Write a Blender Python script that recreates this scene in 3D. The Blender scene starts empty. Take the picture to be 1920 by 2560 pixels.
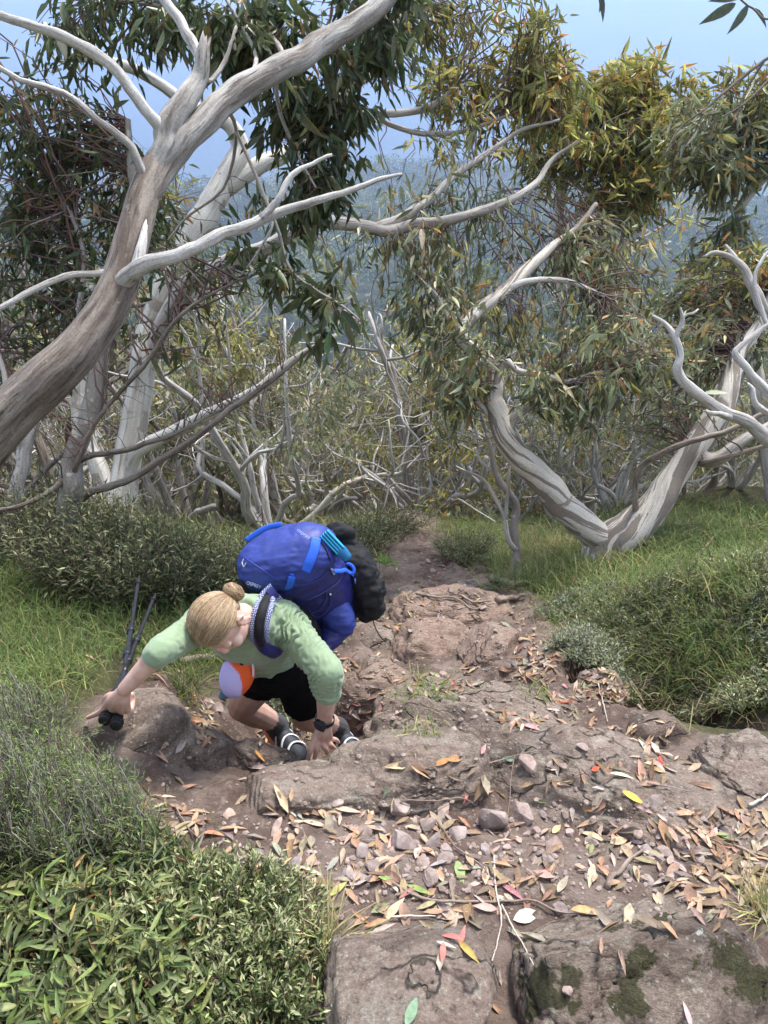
import bpy, math, random
import numpy as np
from mathutils import Vector, Matrix
from mathutils.bvhtree import BVHTree

random.seed(11)
rng = np.random.default_rng(11)
C = bpy.context.scene.collection
scene = bpy.context.scene
PI = math.pi

# ------------------------------------------------------------------ camera
PITCH = math.radians(30)
FPX = 1849.0                                   # focal length in pixels of a 1920 x 2560 frame
cam_d = bpy.data.cameras.new('camera')
cam = bpy.data.objects.new('camera', cam_d)
C.objects.link(cam)
cam_d.sensor_fit = 'VERTICAL'
cam_d.angle = 2 * math.atan(1280 / FPX)
cam.rotation_euler = (PI / 2 - PITCH, 0, 0)
cam_d.clip_start = 0.05
cam_d.clip_end = 20000
scene.camera = cam

# ------------------------------------------------------------------ light
SUN_EL, SUN_AZ = math.radians(62), math.radians(35)      # azimuth from +Y (downhill) towards +X
world = bpy.data.worlds.new('World')
scene.world = world
world.use_nodes = True
wn = world.node_tree
wn.nodes.clear()
sky = wn.nodes.new('ShaderNodeTexSky')
sky.sky_type = 'NISHITA'
sky.sun_disc = False
sky.sun_elevation = SUN_EL
sky.sun_rotation = SUN_AZ
sky.altitude = 1500
sky.air_density = 1.0
sky.dust_density = 2.5
bg = wn.nodes.new('ShaderNodeBackground')
bg.inputs[1].default_value = 0.15
wo = wn.nodes.new('ShaderNodeOutputWorld')
hsv = wn.nodes.new('ShaderNodeHueSaturation')          # thin high cloud: a paler sky than clear blue
hsv.inputs['Saturation'].default_value = .30
wn.links.new(sky.outputs[0], hsv.inputs['Color'])
wn.links.new(hsv.outputs[0], bg.inputs[0])
wn.links.new(bg.outputs[0], wo.inputs[0])
sun_d = bpy.data.lights.new('sun', 'SUN')
sun_d.energy = 2.7
sun_d.angle = math.radians(14)
sun_d.color = (1.0, 0.93, 0.83)
sun = bpy.data.objects.new('sun', sun_d)
C.objects.link(sun)
sdir = Vector((math.sin(SUN_AZ) * math.cos(SUN_EL), math.cos(SUN_AZ) * math.cos(SUN_EL), math.sin(SUN_EL)))
sun.rotation_euler = sdir.to_track_quat('Z', 'Y').to_euler()
sun.location = (0, 0, 30)
vs = scene.view_settings
vs.view_transform = 'Standard'
vs.look = 'None'
vs.exposure = 1.86
vs.gamma = 1
vs.use_curve_mapping = False
scene.render.engine = 'CYCLES'
cy = scene.cycles
cy.use_denoising = True
cy.max_bounces = 5
cy.diffuse_bounces = 3
cy.glossy_bounces = 2
cy.transmission_bounces = 3
cy.volume_bounces = 1
cy.caustics_reflective = False
cy.caustics_refractive = False
cy.sample_clamp_indirect = 4
cy.use_adaptive_sampling = True
cy.adaptive_threshold = .015

# ------------------------------------------------------------------ helpers
SP, CP = math.sin(PITCH), math.cos(PITCH)


def P(u, v, D):
    """point seen at photograph pixel (u, v), D metres along the optical axis"""
    x = (u - 960) / FPX * D
    y = (1280 - v) / FPX * D
    return np.array((x, D * CP + y * SP, -D * SP + y * CP))


def ray(u, v):
    p = P(u, v, 1.0)
    return p / np.linalg.norm(p)


def uvd(p):
    """photograph pixel and depth of world points (n,3)"""
    p = np.atleast_2d(p)
    D = p[..., 1] * CP - p[..., 2] * SP
    y = p[..., 1] * SP + p[..., 2] * CP
    D = np.where(np.abs(D) < 1e-6, 1e-6, D)
    return p[..., 0] / D * FPX + 960, 1280 - y / D * FPX, D


def nrm(a):
    a = np.asarray(a, float)
    return a / np.maximum(np.linalg.norm(a, axis=-1, keepdims=True), 1e-9)


def tag(o, label=None, cat=None, group=None, kind=None):
    if label: o['label'] = label
    if cat: o['category'] = cat
    if group: o['group'] = group
    if kind: o['kind'] = kind
    return o


def empty(name, loc=(0, 0, 0), label=None, cat=None, group=None):
    o = bpy.data.objects.new(name, None)
    C.objects.link(o)
    o.location = loc
    o.empty_display_size = 0.1
    return tag(o, label, cat, group)


def set_parent(o, parent):
    """parts are modelled in world space; keep them there under a thing placed at its base"""
    if parent is not None:
        o.parent = parent
        m = Matrix.Translation(parent.location) if parent.parent is None else Matrix()
        o.matrix_parent_inverse = m.inverted()


def make_mesh(name, V, faces, mat=None, attrs=None, smooth=True):
    """faces: list of integer arrays, each (n, k)"""
    V = np.asarray(V, np.float32)
    me = bpy.data.meshes.new(name)
    faces = [np.asarray(f, np.int32) for f in faces if len(f)]
    tot = np.concatenate([np.full(len(f), f.shape[1], np.int32) for f in faces])
    idx = np.concatenate([f.ravel() for f in faces])
    start = np.concatenate([[0], np.cumsum(tot)[:-1]]).astype(np.int32)
    me.vertices.add(len(V))
    me.vertices.foreach_set('co', V.ravel())
    me.loops.add(len(idx))
    me.loops.foreach_set('vertex_index', idx)
    me.polygons.add(len(tot))
    me.polygons.foreach_set('loop_start', start)
    me.polygons.foreach_set('loop_total', tot)
    me.polygons.foreach_set('use_smooth', np.full(len(tot), smooth))
    for k, a in (attrs or {}).items():
        a = np.asarray(a, np.float32)
        if a.ndim == 2 and a.shape[1] == 3 and k == 'bark':
            at = me.attributes.new(k, 'FLOAT_VECTOR', 'POINT')
            at.data.foreach_set('vector', a.ravel())
        elif a.ndim == 2:
            if a.shape[1] == 3:
                a = np.concatenate([a, np.ones((len(a), 1), np.float32)], 1)
            at = me.attributes.new(k, 'FLOAT_COLOR', 'POINT')
            at.data.foreach_set('color', a.ravel())
        else:
            at = me.attributes.new(k, 'FLOAT', 'POINT')
            at.data.foreach_set('value', a)
    me.update(calc_edges=True)
    me.validate(clean_customdata=False)
    if mat: me.materials.append(mat)
    return me


def mesh_obj(name, me, parent=None, kind=None):
    o = bpy.data.objects.new(name, me)
    C.objects.link(o)
    set_parent(o, parent)
    if kind: o['kind'] = kind
    return o


class Geo:
    """collects pieces and joins them into one mesh"""
    def __init__(s):
        s.V, s.F, s.n, s.A = [], [], 0, {}

    def add(s, V, faces, **attrs):
        V = np.asarray(V, float)
        for f in faces:
            if len(f): s.F.append(np.asarray(f) + s.n)
        s.V.append(V)
        s.n += len(V)
        for k, a in attrs.items():
            s.A.setdefault(k, []).append(np.asarray(a))

    def mesh(s, name, mat, smooth=True):
        by = {}
        for f in s.F: by.setdefault(f.shape[1], []).append(f)
        return make_mesh(name, np.concatenate(s.V), [np.concatenate(x) for x in by.values()], mat,
                         {k: np.concatenate(a) for k, a in s.A.items()}, smooth)

    def obj(s, name, mat, parent=None, kind=None, smooth=True):
        return mesh_obj(name, s.mesh(name, mat, smooth), parent, kind)


# ---- noise (vectorised gradient noise)
_perm = np.random.default_rng(5).permutation(512).astype(np.int64)
_perm = np.concatenate([_perm, _perm, _perm])
_grad = nrm(np.random.default_rng(6).normal(size=(512, 3)))


def noise(p):
    p = np.asarray(p, float)
    i = np.floor(p).astype(np.int64)
    f = p - i
    w = f * f * f * (f * (f * 6 - 15) + 10)
    i = i % 512
    out = 0
    for dx in (0, 1):
        for dy in (0, 1):
            for dz in (0, 1):
                h = _perm[_perm[_perm[(i[..., 0] + dx) % 512] + (i[..., 1] + dy) % 512] % 512 + (i[..., 2] + dz) % 512] % 512
                g = _grad[h]
                d = f - np.array((dx, dy, dz))
                wt = (w[..., 0] if dx else 1 - w[..., 0]) * (w[..., 1] if dy else 1 - w[..., 1]) * (w[..., 2] if dz else 1 - w[..., 2])
                out = out + wt * (g * d).sum(-1)
    return out * 1.6


def fbm(p, oct=4, gain=.5, lac=2.03):
    p = np.asarray(p, float)
    s, a = 0, 1
    for k in range(oct):
        s = s + a * noise(p + k * 17.3)
        p = p * lac
        a *= gain
    return s


def ridged(p, oct=4):
    p = np.asarray(p, float)
    s, a = 0, 1
    for k in range(oct):
        s = s + a * (1 - 2 * np.abs(noise(p + k * 9.1)))
        p = p * 2.1
        a *= .5
    return s


def voro(p, jitter=.9):
    """distance to nearest and second nearest feature point, and a cell value"""
    p = np.asarray(p, float)
    i0 = np.floor(p).astype(np.int64)
    d1 = np.full(p.shape[:-1], 9.)
    d2 = np.full(p.shape[:-1], 9.)
    val = np.zeros(p.shape[:-1])
    for dx in (-1, 0, 1):
        for dy in (-1, 0, 1):
            for dz in (-1, 0, 1):
                c = i0 + np.array((dx, dy, dz))
                cm = c % 512
                h = _perm[_perm[_perm[cm[..., 0]] + cm[..., 1]] % 512 + cm[..., 2]] % 512
                q = c + .5 + _grad[h] * .5 * jitter
                d = np.linalg.norm(q - p, axis=-1)
                nearer = d < d1
                d2 = np.where(nearer, d1, np.minimum(d2, d))
                val = np.where(nearer, h / 512., val)
                d1 = np.where(nearer, d, d1)
    return d1, d2, val


def sstep(a, b, x):
    t = np.clip((np.asarray(x, float) - a) / (b - a), 0, 1)
    return t * t * (3 - 2 * t)


# ---- materials
def new_mat(name):
    m = bpy.data.materials.new(name)
    m.use_nodes = True
    nt = m.node_tree
    nt.nodes.clear()
    return m, nt


def N(nt, t, **kw):
    n = nt.nodes.new('ShaderNode' + t)
    for k, v in kw.items():
        if k[0] == 'i' and k[1:].isdigit():
            n.inputs[int(k[1:])].default_value = v
        elif k in n.inputs.keys():
            n.inputs[k].default_value = v
        else:
            setattr(n, k, v)
    return n


def L(nt, a, b):
    nt.links.new(a, b)


def ramp(nt, fac, stops, interp='LINEAR'):
    r = N(nt, 'ValToRGB')
    r.color_ramp.interpolation = interp
    e = r.color_ramp.elements
    while len(e) < len(stops): e.new(.5)
    for el, (p, c) in zip(e, stops):
        el.position = p
        el.color = (*c, 1) if len(c) == 3 else c
    L(nt, fac, r.inputs[0])
    return r.outputs[0]


def mixc(nt, fac, a, b, blend='MIX'):
    m = N(nt, 'Mix', data_type='RGBA', blend_type=blend)
    if isinstance(fac, (int, float)): m.inputs[0].default_value = fac
    else: L(nt, fac, m.inputs[0])
    for i, x in ((6, a), (7, b)):
        if isinstance(x, tuple): m.inputs[i].default_value = (*x, 1)
        else: L(nt, x, m.inputs[i])
    return m.outputs[2]


def math_(nt, op, a, b=0.0):
    m = N(nt, 'Math', operation=op)
    for i, x in enumerate((a, b)):
        if isinstance(x, (int, float)): m.inputs[i].default_value = x
        else: L(nt, x, m.inputs[i])
    return m.outputs[0]


def tex(nt, vec, scale, detail=4, rough=.55, kind='TexNoise', **kw):
    t = N(nt, kind)
    t.inputs['Scale'].default_value = scale
    if kind == 'TexNoise':
        t.inputs['Detail'].default_value = detail
        t.inputs['Roughness'].default_value = rough
    for k, v in kw.items(): setattr(t, k, v)
    if vec is not None: L(nt, vec, t.inputs['Vector'])
    return t


def finish(nt, col, rough=.8, bump=None, bstr=.3, bdist=.01, spec=.3, trans=None, sheen=0):
    b = N(nt, 'BsdfPrincipled')
    if isinstance(col, tuple): b.inputs['Base Color'].default_value = (*col, 1)
    else: L(nt, col, b.inputs['Base Color'])
    if isinstance(rough, (int, float)): b.inputs['Roughness'].default_value = rough
    else: L(nt, rough, b.inputs['Roughness'])
    b.inputs['Specular IOR Level'].default_value = spec
    if sheen: b.inputs['Sheen Weight'].default_value = sheen
    if bump is not None:
        bp = N(nt, 'Bump')
        bp.inputs['Strength'].default_value = bstr
        bp.inputs['Distance'].default_value = bdist
        L(nt, bump, bp.inputs['Height'])
        L(nt, bp.outputs[0], b.inputs['Normal'])
    o = N(nt, 'OutputMaterial')
    if trans:
        t = N(nt, 'BsdfTranslucent')
        if isinstance(col, tuple): t.inputs[0].default_value = (*col, 1)
        else: L(nt, col, t.inputs[0])
        mx = N(nt, 'MixShader')
        mx.inputs[0].default_value = trans
        L(nt, b.outputs[0], mx.inputs[1])
        L(nt, t.outputs[0], mx.inputs[2])
        L(nt, mx.outputs[0], o.inputs[0])
    else:
        L(nt, b.outputs[0], o.inputs[0])
    return b


def pos(nt):
    return N(nt, 'NewGeometry').outputs['Position']


def objco(nt):
    return N(nt, 'TexCoord').outputs['Object']


def mat_leaf(name, rough=.42, spec=.45, trans=.22, dry=False, gain=1.5):
    m, nt = new_mat(name)
    a = N(nt, 'Attribute', attribute_name='col').outputs['Color']
    n = tex(nt, pos(nt), 90 if not dry else 60, 3)
    v = ramp(nt, n.outputs[0], [(.3, (.72, .72, .72)), (.7, (1.25, 1.25, 1.2))])
    c = mixc(nt, 1.0, a, v, 'MULTIPLY')
    if not dry: c = mixc(nt, 1.0, c, (gain, gain * .96, gain * .84), 'MULTIPLY')
    if dry:
        sp = tex(nt, pos(nt), 260, 2)
        c = mixc(nt, ramp(nt, sp.outputs[0], [(.62, (0, 0, 0)), (.72, (.6, .6, .6))]), c, (.1, .06, .04))
    finish(nt, c, rough, spec=spec, trans=trans)
    return m


def mat_plain(name, col, rough=.6, spec=.3, noise_amt=.25, scale=30, bump=0, sheen=0, metal=0):
    m, nt = new_mat(name)
    n = tex(nt, objco(nt), scale, 4)
    lo = tuple(c * (1 - noise_amt) for c in col)
    hi = tuple(min(1, c * (1 + noise_amt)) for c in col)
    c = ramp(nt, n.outputs[0], [(.3, lo), (.7, hi)])
    b = finish(nt, c, rough, n.outputs[0] if bump else None, bump, .01, spec, sheen=sheen)
    b.inputs['Metallic'].default_value = metal
    return m


def mat_attr(name, rough=.6, spec=.3, bump=0, scale=200, sheen=0, trans=None, amt=.12, bdist=.004):
    m, nt = new_mat(name)
    a = N(nt, 'Attribute', attribute_name='col').outputs['Color']
    n = tex(nt, objco(nt), scale, 4)
    v = ramp(nt, n.outputs[0], [(.3, (1 - amt,) * 3), (.7, (1 + amt,) * 3)])
    c = mixc(nt, 1.0, a, v, 'MULTIPLY')
    finish(nt, c, rough, n.outputs[0] if bump else None, bump, bdist, spec, trans, sheen)
    return m


def mat_bark(name, base, pale, dark, streak=.1, scale=14, lo=.42, hi=.6, dark_amt=.6, blotch=None, rough=.75, bstr=.5, lichen=0, fine=1.0):
    m, nt = new_mat(name)
    at = N(nt, 'Attribute', attribute_name='bark').outputs['Vector']
    mp = N(nt, 'Mapping')
    mp.inputs['Scale'].default_value = (1, 1, streak)
    L(nt, at, mp.inputs['Vector'])
    n1 = tex(nt, mp.outputs[0], scale, 5, .6)
    c = ramp(nt, n1.outputs[0], [(lo, base), (hi, pale)])
    n2 = tex(nt, mp.outputs[0], scale * 2.6, 4, .6)
    d = ramp(nt, n2.outputs[0], [(.30, (dark_amt,) * 3), (.46, (0, 0, 0))])
    c = mixc(nt, d, c, dark)
    if blotch:
        bl = tex(nt, at, blotch[1], 2, .45)
        bl.inputs['Distortion'].default_value = .4
        c = mixc(nt, ramp(nt, bl.outputs[0], [(blotch[2], (0, 0, 0)), (blotch[2] + .025, (1, 1, 1))]), c, blotch[0])
    if lichen:
        ln = tex(nt, at, 30, 6, .7)
        c = mixc(nt, ramp(nt, ln.outputs[0], [(.60, (0, 0, 0)), (.68, (lichen,) * 3)]), c, (.36, .37, .27))
    g = tex(nt, at, 120, 3)
    c = mixc(nt, 1.0, c, ramp(nt, g.outputs[0], [(.3, (.8, .8, .8)), (.7, (1.15, 1.15, 1.15))]), 'MULTIPLY')
    n3 = tex(nt, mp.outputs[0], scale * 5 * fine, 5, .65)
    h = math_(nt, 'ADD', n1.outputs[0], math_(nt, 'MULTIPLY', n3.outputs[0], .7))
    finish(nt, c, rough, h, bstr, .012, .25)
    return m


def mat_rock(name, tint=(1, 1, 1), moss=0, lichen=.5, strata=None):
    T = lambda c: tuple(a * b for a, b in zip(c, tint))
    m, nt = new_mat(name)
    p = pos(nt)
    mp = N(nt, 'Mapping')                       # beds dip to one side: stretch the pattern along them
    mp.inputs['Rotation'].default_value = (.5, .35, .4)
    mp.inputs['Scale'].default_value = (.55, 1.0, 2.6)
    L(nt, p, mp.inputs['Vector'])
    q = mp.outputs[0]
    n1 = tex(nt, q, 3.6, 9, .68)
    n1.inputs['Distortion'].default_value = .6
    c = ramp(nt, n1.outputs[0], [(.34, T((.105, .084, .072))), (.44, T((.205, .165, .140))), (.51, T((.30, .255, .215))), (.58, T((.225, .172, .145))), (.68, T((.37, .325, .275)))])
    n2 = tex(nt, p, 18, 9, .75)
    c = mixc(nt, ramp(nt, n2.outputs[0], [(.33, (.9,) * 3), (.43, (0,) * 3)]), c, T((.062, .048, .041)))
    n3 = tex(nt, p, 26, 8, .78)
    c = mixc(nt, ramp(nt, n3.outputs[0], [(.56, (0,) * 3), (.62, (lichen,) * 3)]), c, (.42, .39, .31))
    n4 = tex(nt, p, 6, 8, .75)
    c = mixc(nt, ramp(nt, n4.outputs[0], [(.56, (0,) * 3), (.63, (lichen * .9,) * 3)]), c, (.34, .32, .27))
    vo = tex(nt, p, 46, kind='TexVoronoi')
    c = mixc(nt, ramp(nt, vo.outputs['Distance'], [(.12, (.5,) * 3), (.19, (0,) * 3)]), c, (.46, .44, .385))
    n7 = tex(nt, p, 150, 5, .75)
    c = mixc(nt, 1.0, c, ramp(nt, n7.outputs[0], [(.30, (.62,) * 3), (.70, (1.38,) * 3)]), 'MULTIPLY')
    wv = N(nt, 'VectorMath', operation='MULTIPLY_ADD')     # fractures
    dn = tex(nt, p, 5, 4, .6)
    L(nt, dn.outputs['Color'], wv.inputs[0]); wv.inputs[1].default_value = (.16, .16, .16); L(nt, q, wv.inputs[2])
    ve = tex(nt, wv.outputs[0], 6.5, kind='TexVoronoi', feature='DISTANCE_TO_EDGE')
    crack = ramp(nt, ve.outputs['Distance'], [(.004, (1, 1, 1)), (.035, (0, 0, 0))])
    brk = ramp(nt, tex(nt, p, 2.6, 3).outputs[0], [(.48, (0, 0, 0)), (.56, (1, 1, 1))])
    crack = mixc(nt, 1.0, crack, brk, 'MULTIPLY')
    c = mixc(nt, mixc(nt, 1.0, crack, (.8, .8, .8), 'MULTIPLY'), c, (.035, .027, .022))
    if moss:
        n5 = tex(nt, p, 9, 4, .6)
        c = mixc(nt, ramp(nt, n5.outputs[0], [(.56, (0,) * 3), (.585, (moss,) * 3)]), c, ramp(nt, n7.outputs[0], [(.35, (.022, .024, .010)), (.65, (.070, .068, .022))]))
        n6 = tex(nt, p, 11, 6, .72)
        c = mixc(nt, ramp(nt, n6.outputs[0], [(.63, (0,) * 3), (.66, (.85,) * 3)]), c, (.5, .52, .46))
    f = tex(nt, q, 60, 7, .75)
    h = math_(nt, 'ADD', math_(nt, 'MULTIPLY', n2.outputs[0], 1.4), math_(nt, 'MULTIPLY', f.outputs[0], .9))
    h = math_(nt, 'ADD', h, math_(nt, 'MULTIPLY', n1.outputs[0], 1.2))
    h = math_(nt, 'SUBTRACT', h, math_(nt, 'MULTIPLY', crack, .9))
    finish(nt, c, .8, h, 1.0, .016, .25)
    return m


# ---- curves and tubes
def spline(pts, n):
    """Catmull-Rom through pts (k, m) resampled to n rows"""
    p = np.asarray(pts, float)
    if len(p) == 2:
        t = np.linspace(0, 1, n)[:, None]
        return p[0] * (1 - t) + p[1] * t
    d = np.linalg.norm(np.diff(p[:, :3], axis=0), axis=1)
    s = np.concatenate([[0], np.cumsum(np.sqrt(np.maximum(d, 1e-6)))])
    e = np.vstack([2 * p[0] - p[1], p, 2 * p[-1] - p[-2]])
    t = np.linspace(0, s[-1], n)
    k = np.clip(np.searchsorted(s, t, side='right') - 1, 0, len(p) - 2)
    f = ((t - s[k]) / (s[k + 1] - s[k]))[:, None]
    a, b, c, d_ = e[k], e[k + 1], e[k + 2], e[k + 3]
    return .5 * ((2 * b) + (-a + c) * f + (2 * a - 5 * b + 4 * c - d_) * f ** 2 + (-a + 3 * b - 3 * c + d_) * f ** 3)


def frames(path):
    t = nrm(np.gradient(path, axis=0))
    up = np.array((0.31, 0.2, 0.93))
    a = np.zeros_like(path)
    v = np.cross(t[0], up)
    if np.linalg.norm(v) < .1: v = np.cross(t[0], (1, 0, 0))
    v = v / np.linalg.norm(v)
    for i in range(len(path)):
        v = v - t[i] * v.dot(t[i])
        v = v / max(np.linalg.norm(v), 1e-9)
        a[i] = v
    return t, a, np.cross(t, a)


def tube(geo, pts, radii=None, sides=12, step=None, lump=0.0, twist=0.0, cap=True, flat=1.0, seed=0, jag=0):
    """tapered tube through pts (k,3); radii (k,)"""
    pts = np.asarray(pts, float)
    q = np.column_stack([pts, radii])
    ln = np.linalg.norm(np.diff(pts, axis=0), axis=1).sum()
    n = max(4, int(ln / step)) if step else max(4, len(pts) * 3)
    q = spline(q, n)
    path, r = q[:, :3], np.maximum(q[:, 3], 1e-4)
    if lump:                                   # crooked growth: small kinks along the limb
        s0 = np.linspace(0, ln, n)[:, None] / max(r.mean() * 5.5, .02)
        kink = np.concatenate([noise(np.column_stack([s0, 0 * s0 + seed * 2.3 + 7 * c_, 0 * s0 + .5]))[:, None] for c_ in range(3)], 1)
        kink += .5 * np.concatenate([noise(np.column_stack([s0 * 2.7, 0 * s0 + seed * 1.7 + 5 * c_, 0 * s0 + .5]))[:, None] for c_ in range(3)], 1)
        path = path + kink * (r * min(.65, lump * 3.2))[:, None] * np.minimum(1, np.linspace(0, 8, n))[:, None]
        r = r * (1 + lump * .9 * noise(np.column_stack([s0 * 1.3, 0 * s0 + seed, 0 * s0 + 4])))
    t, a, b = frames(path)
    s = np.concatenate([[0], np.cumsum(np.linalg.norm(np.diff(path, axis=0), axis=1))])
    ang = np.linspace(0, 2 * PI, sides, endpoint=False)
    ca, sa = np.cos(ang), np.sin(ang)
    rr = np.repeat(r[:, None], sides, 1)
    A = ang[None] + twist * s[:, None]
    bark = np.stack([np.cos(A) * r[:, None] , np.sin(A) * r[:, None], np.repeat(s[:, None], sides, 1)], -1) + seed
    if lump:
        q3 = np.stack([np.cos(A) * 1.1, np.sin(A) * 1.1, s[:, None] / (r.mean() * 3.0) + 0 * A], -1) + seed * 3.7
        rr = rr * (1 + lump * noise(q3) + lump * .5 * noise(q3 * np.array((2.6, 2.6, 1.5))))
    V = path[:, None] + rr[..., None] * (a[:, None] * ca[None, :, None] + flat * b[:, None] * sa[None, :, None])
    if jag:
        V[-1] += t[-1] * (jag * rng.uniform(-1, 1, (sides, 1)))
    V = V.reshape(-1, 3)
    i, j = np.meshgrid(np.arange(n - 1), np.arange(sides), indexing='ij')
    j2 = (j + 1) % sides
    F = np.stack([i * sides + j, i * sides + j2, (i + 1) * sides + j2, (i + 1) * sides + j], -1).reshape(-1, 4)
    bk = bark.reshape(-1, 3)
    if cap:
        V = np.vstack([V, path[0], path[-1] + t[-1] * r[-1] * .3])
        bk = np.vstack([bk, bk[0], bk[-1]])
        c0, c1 = n * sides, n * sides + 1
        jj = np.arange(sides)
        T = np.concatenate([np.stack([np.full(sides, c0), (jj + 1) % sides, jj], 1),
                            np.stack([np.full(sides, c1), (n - 1) * sides + jj, (n - 1) * sides + (jj + 1) % sides], 1)])
        geo.add(V, [F, T], bark=bk)
    else:
        geo.add(V, [F], bark=bk)
    return path, r


def twig_mesh(geo, paths, r0, r1, sides=3, col=None):
    """many thin tubes at once: paths (n, k, 3)"""
    paths = np.asarray(paths, float)
    n, k, _ = paths.shape
    if n == 0: return
    t = nrm(np.gradient(paths, axis=1))
    up = nrm(rng.normal(size=(n, 1, 3)))
    a = nrm(np.cross(t, up))
    b = np.cross(t, a)
    r = (np.asarray(r0).reshape(-1, 1) * (1 - np.linspace(0, 1, k)) + np.asarray(r1).reshape(-1, 1) * np.linspace(0, 1, k))
    ang = np.linspace(0, 2 * PI, sides, endpoint=False)
    V = paths[:, :, None] + r[:, :, None, None] * (a[:, :, None] * np.cos(ang)[:, None] + b[:, :, None] * np.sin(ang)[:, None])
    V = V.reshape(-1, 3)
    q, i, j = np.meshgrid(np.arange(n), np.arange(k - 1), np.arange(sides), indexing='ij')
    j2 = (j + 1) % sides
    base = q * k * sides
    F = np.stack([base + i * sides + j, base + i * sides + j2, base + (i + 1) * sides + j2, base + (i + 1) * sides + j], -1).reshape(-1, 4)
    if col is None: geo.add(V, [F])
    else: geo.add(V, [F], col=np.repeat(np.asarray(col), k * sides, axis=0))


# ---- leaves
_L8 = np.array([(0, 0, 0), (.3, -.5, .05), (.3, 0, -.05), (.3, .5, .05), (.66, -.34, 0), (.66, 0, -.1), (.66, .34, 0), (1, 0, -.12)])
_L8T = np.array([(0, 2, 1), (0, 3, 2), (4, 5, 7), (5, 6, 7)])
_L8Q = np.array([(1, 2, 5, 4), (2, 3, 6, 5)])
_L4 = np.array([(0, 0, 0), (.42, -.5, .03), (1, 0, -.1), (.42, .5, .03)])
_L4T = np.array([(0, 2, 1), (0, 3, 2)])


def leaf_add(geo, p, d, n_, ln, wd, col, full=True, curl=1.0):
    """add leaves: positions, directions, normals (m,3), lengths, widths (m,), colours (m,3)"""
    m = len(p)
    if m == 0: return
    d = nrm(d)
    side = nrm(np.cross(d, n_))
    n_ = np.cross(side, d)
    T = _L8 if full else _L4
    V = (p[:, None] + d[:, None] * (T[None, :, 0, None] * np.reshape(ln, (-1, 1, 1)))
         + side[:, None] * (T[None, :, 1, None] * np.reshape(wd, (-1, 1, 1)))
         + n_[:, None] * (T[None, :, 2, None] * np.reshape(ln, (-1, 1, 1)) * curl))
    k = len(T)
    off = (np.arange(m) * k)[:, None, None]
    fs = [(_L8T[None] + off).reshape(-1, 3), (_L8Q[None] + off).reshape(-1, 4)] if full else [(_L4T[None] + off).reshape(-1, 3)]
    geo.add(V.reshape(-1, 3), fs, col=np.repeat(col, k, axis=0))


def pick(pal, n, jit=.22):
    """colours from a palette [(weight, rgb), ...] with brightness jitter"""
    w = np.array([x[0] for x in pal], float)
    c = np.array([x[1] for x in pal])
    k = rng.choice(len(pal), n, p=w / w.sum())
    return c[k] * np.exp(rng.normal(0, jit, (n, 1))) * (1 + rng.normal(0, .05, (n, 3)))


_st = [(.10, .26), (.28, .47), (.48, .50), (.68, .37), (.86, .17)]
_LF = np.array([(0, 0, 0)] + [(t, s_ * w, .10 * w * abs(s_) - .11 * t ** 1.6) for t, w in _st for s_ in (-1, 0, 1)] + [(1, 0, -.12)])
_LFT = np.array([(0, 2, 1), (0, 3, 2), (13, 14, 16), (14, 15, 16)])
_LFQ = np.array([(1 + 3 * i + j, 2 + 3 * i + j, 5 + 3 * i + j, 4 + 3 * i + j) for i in range(4) for j in (0, 1)])
LEAF_MESHES = {}


def leaf_object(name, p, d, n_, ln, wd, col, mat, parent=None):
    """one leaf as an object of its own; meshes are shared between leaves of like colour and slenderness"""
    q = tuple(np.clip(np.round(np.log2(np.maximum(np.asarray(col), .004)) * 5), -40, 0).astype(int))
    sl = round(float(np.clip(wd / ln, .1, .5)) * 12) / 12
    cu = int(rng.integers(3))
    key = (name, q, sl, cu, mat.name)
    me = LEAF_MESHES.get(key)
    if me is None:
        V = _LF.copy()
        V[:, 1] *= sl
        V[:, 2] *= (.5, 1.1, 1.9)[cu]
        V[:, 1] += (.0, .25, -.2)[cu] * V[:, 0] ** 2 * sl
        me = make_mesh(name, V, [_LFT, _LFQ], mat, {'col': np.tile(2 ** (np.array(q) / 5), (17, 1))})
        LEAF_MESHES[key] = me
    d = nrm(d); side = nrm(np.cross(d, n_)); n2 = np.cross(side, d)
    o = bpy.data.objects.new(name, me)
    C.objects.link(o)
    M = Matrix(((d[0] * ln, side[0] * ln, n2[0] * ln, p[0]), (d[1] * ln, side[1] * ln, n2[1] * ln, p[1]), (d[2] * ln, side[2] * ln, n2[2] * ln, p[2]), (0, 0, 0, 1)))
    if parent is not None:
        o.parent = parent
        o.matrix_parent_inverse = Matrix.Translation(parent.location).inverted()
    o.matrix_basis = M
    return o

# ------------------------------------------------------------------ terrain
BASE = np.array([(-60, 22), (-10, 3.2), (-2, -.85), (0, -1.5), (.7, -1.62), (1.1, -1.72), (1.6, -1.98), (2.4, -2.5), (4.3, -3.15), (6, -3.85),
                 (8, -4.8), (12, -7.2), (20, -12.3), (60, -37), (150, -84), (300, -141), (600, -205), (7000, -270)], float)


def base_z(y):
    return np.interp(y, BASE[:, 0], BASE[:, 1])


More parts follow.
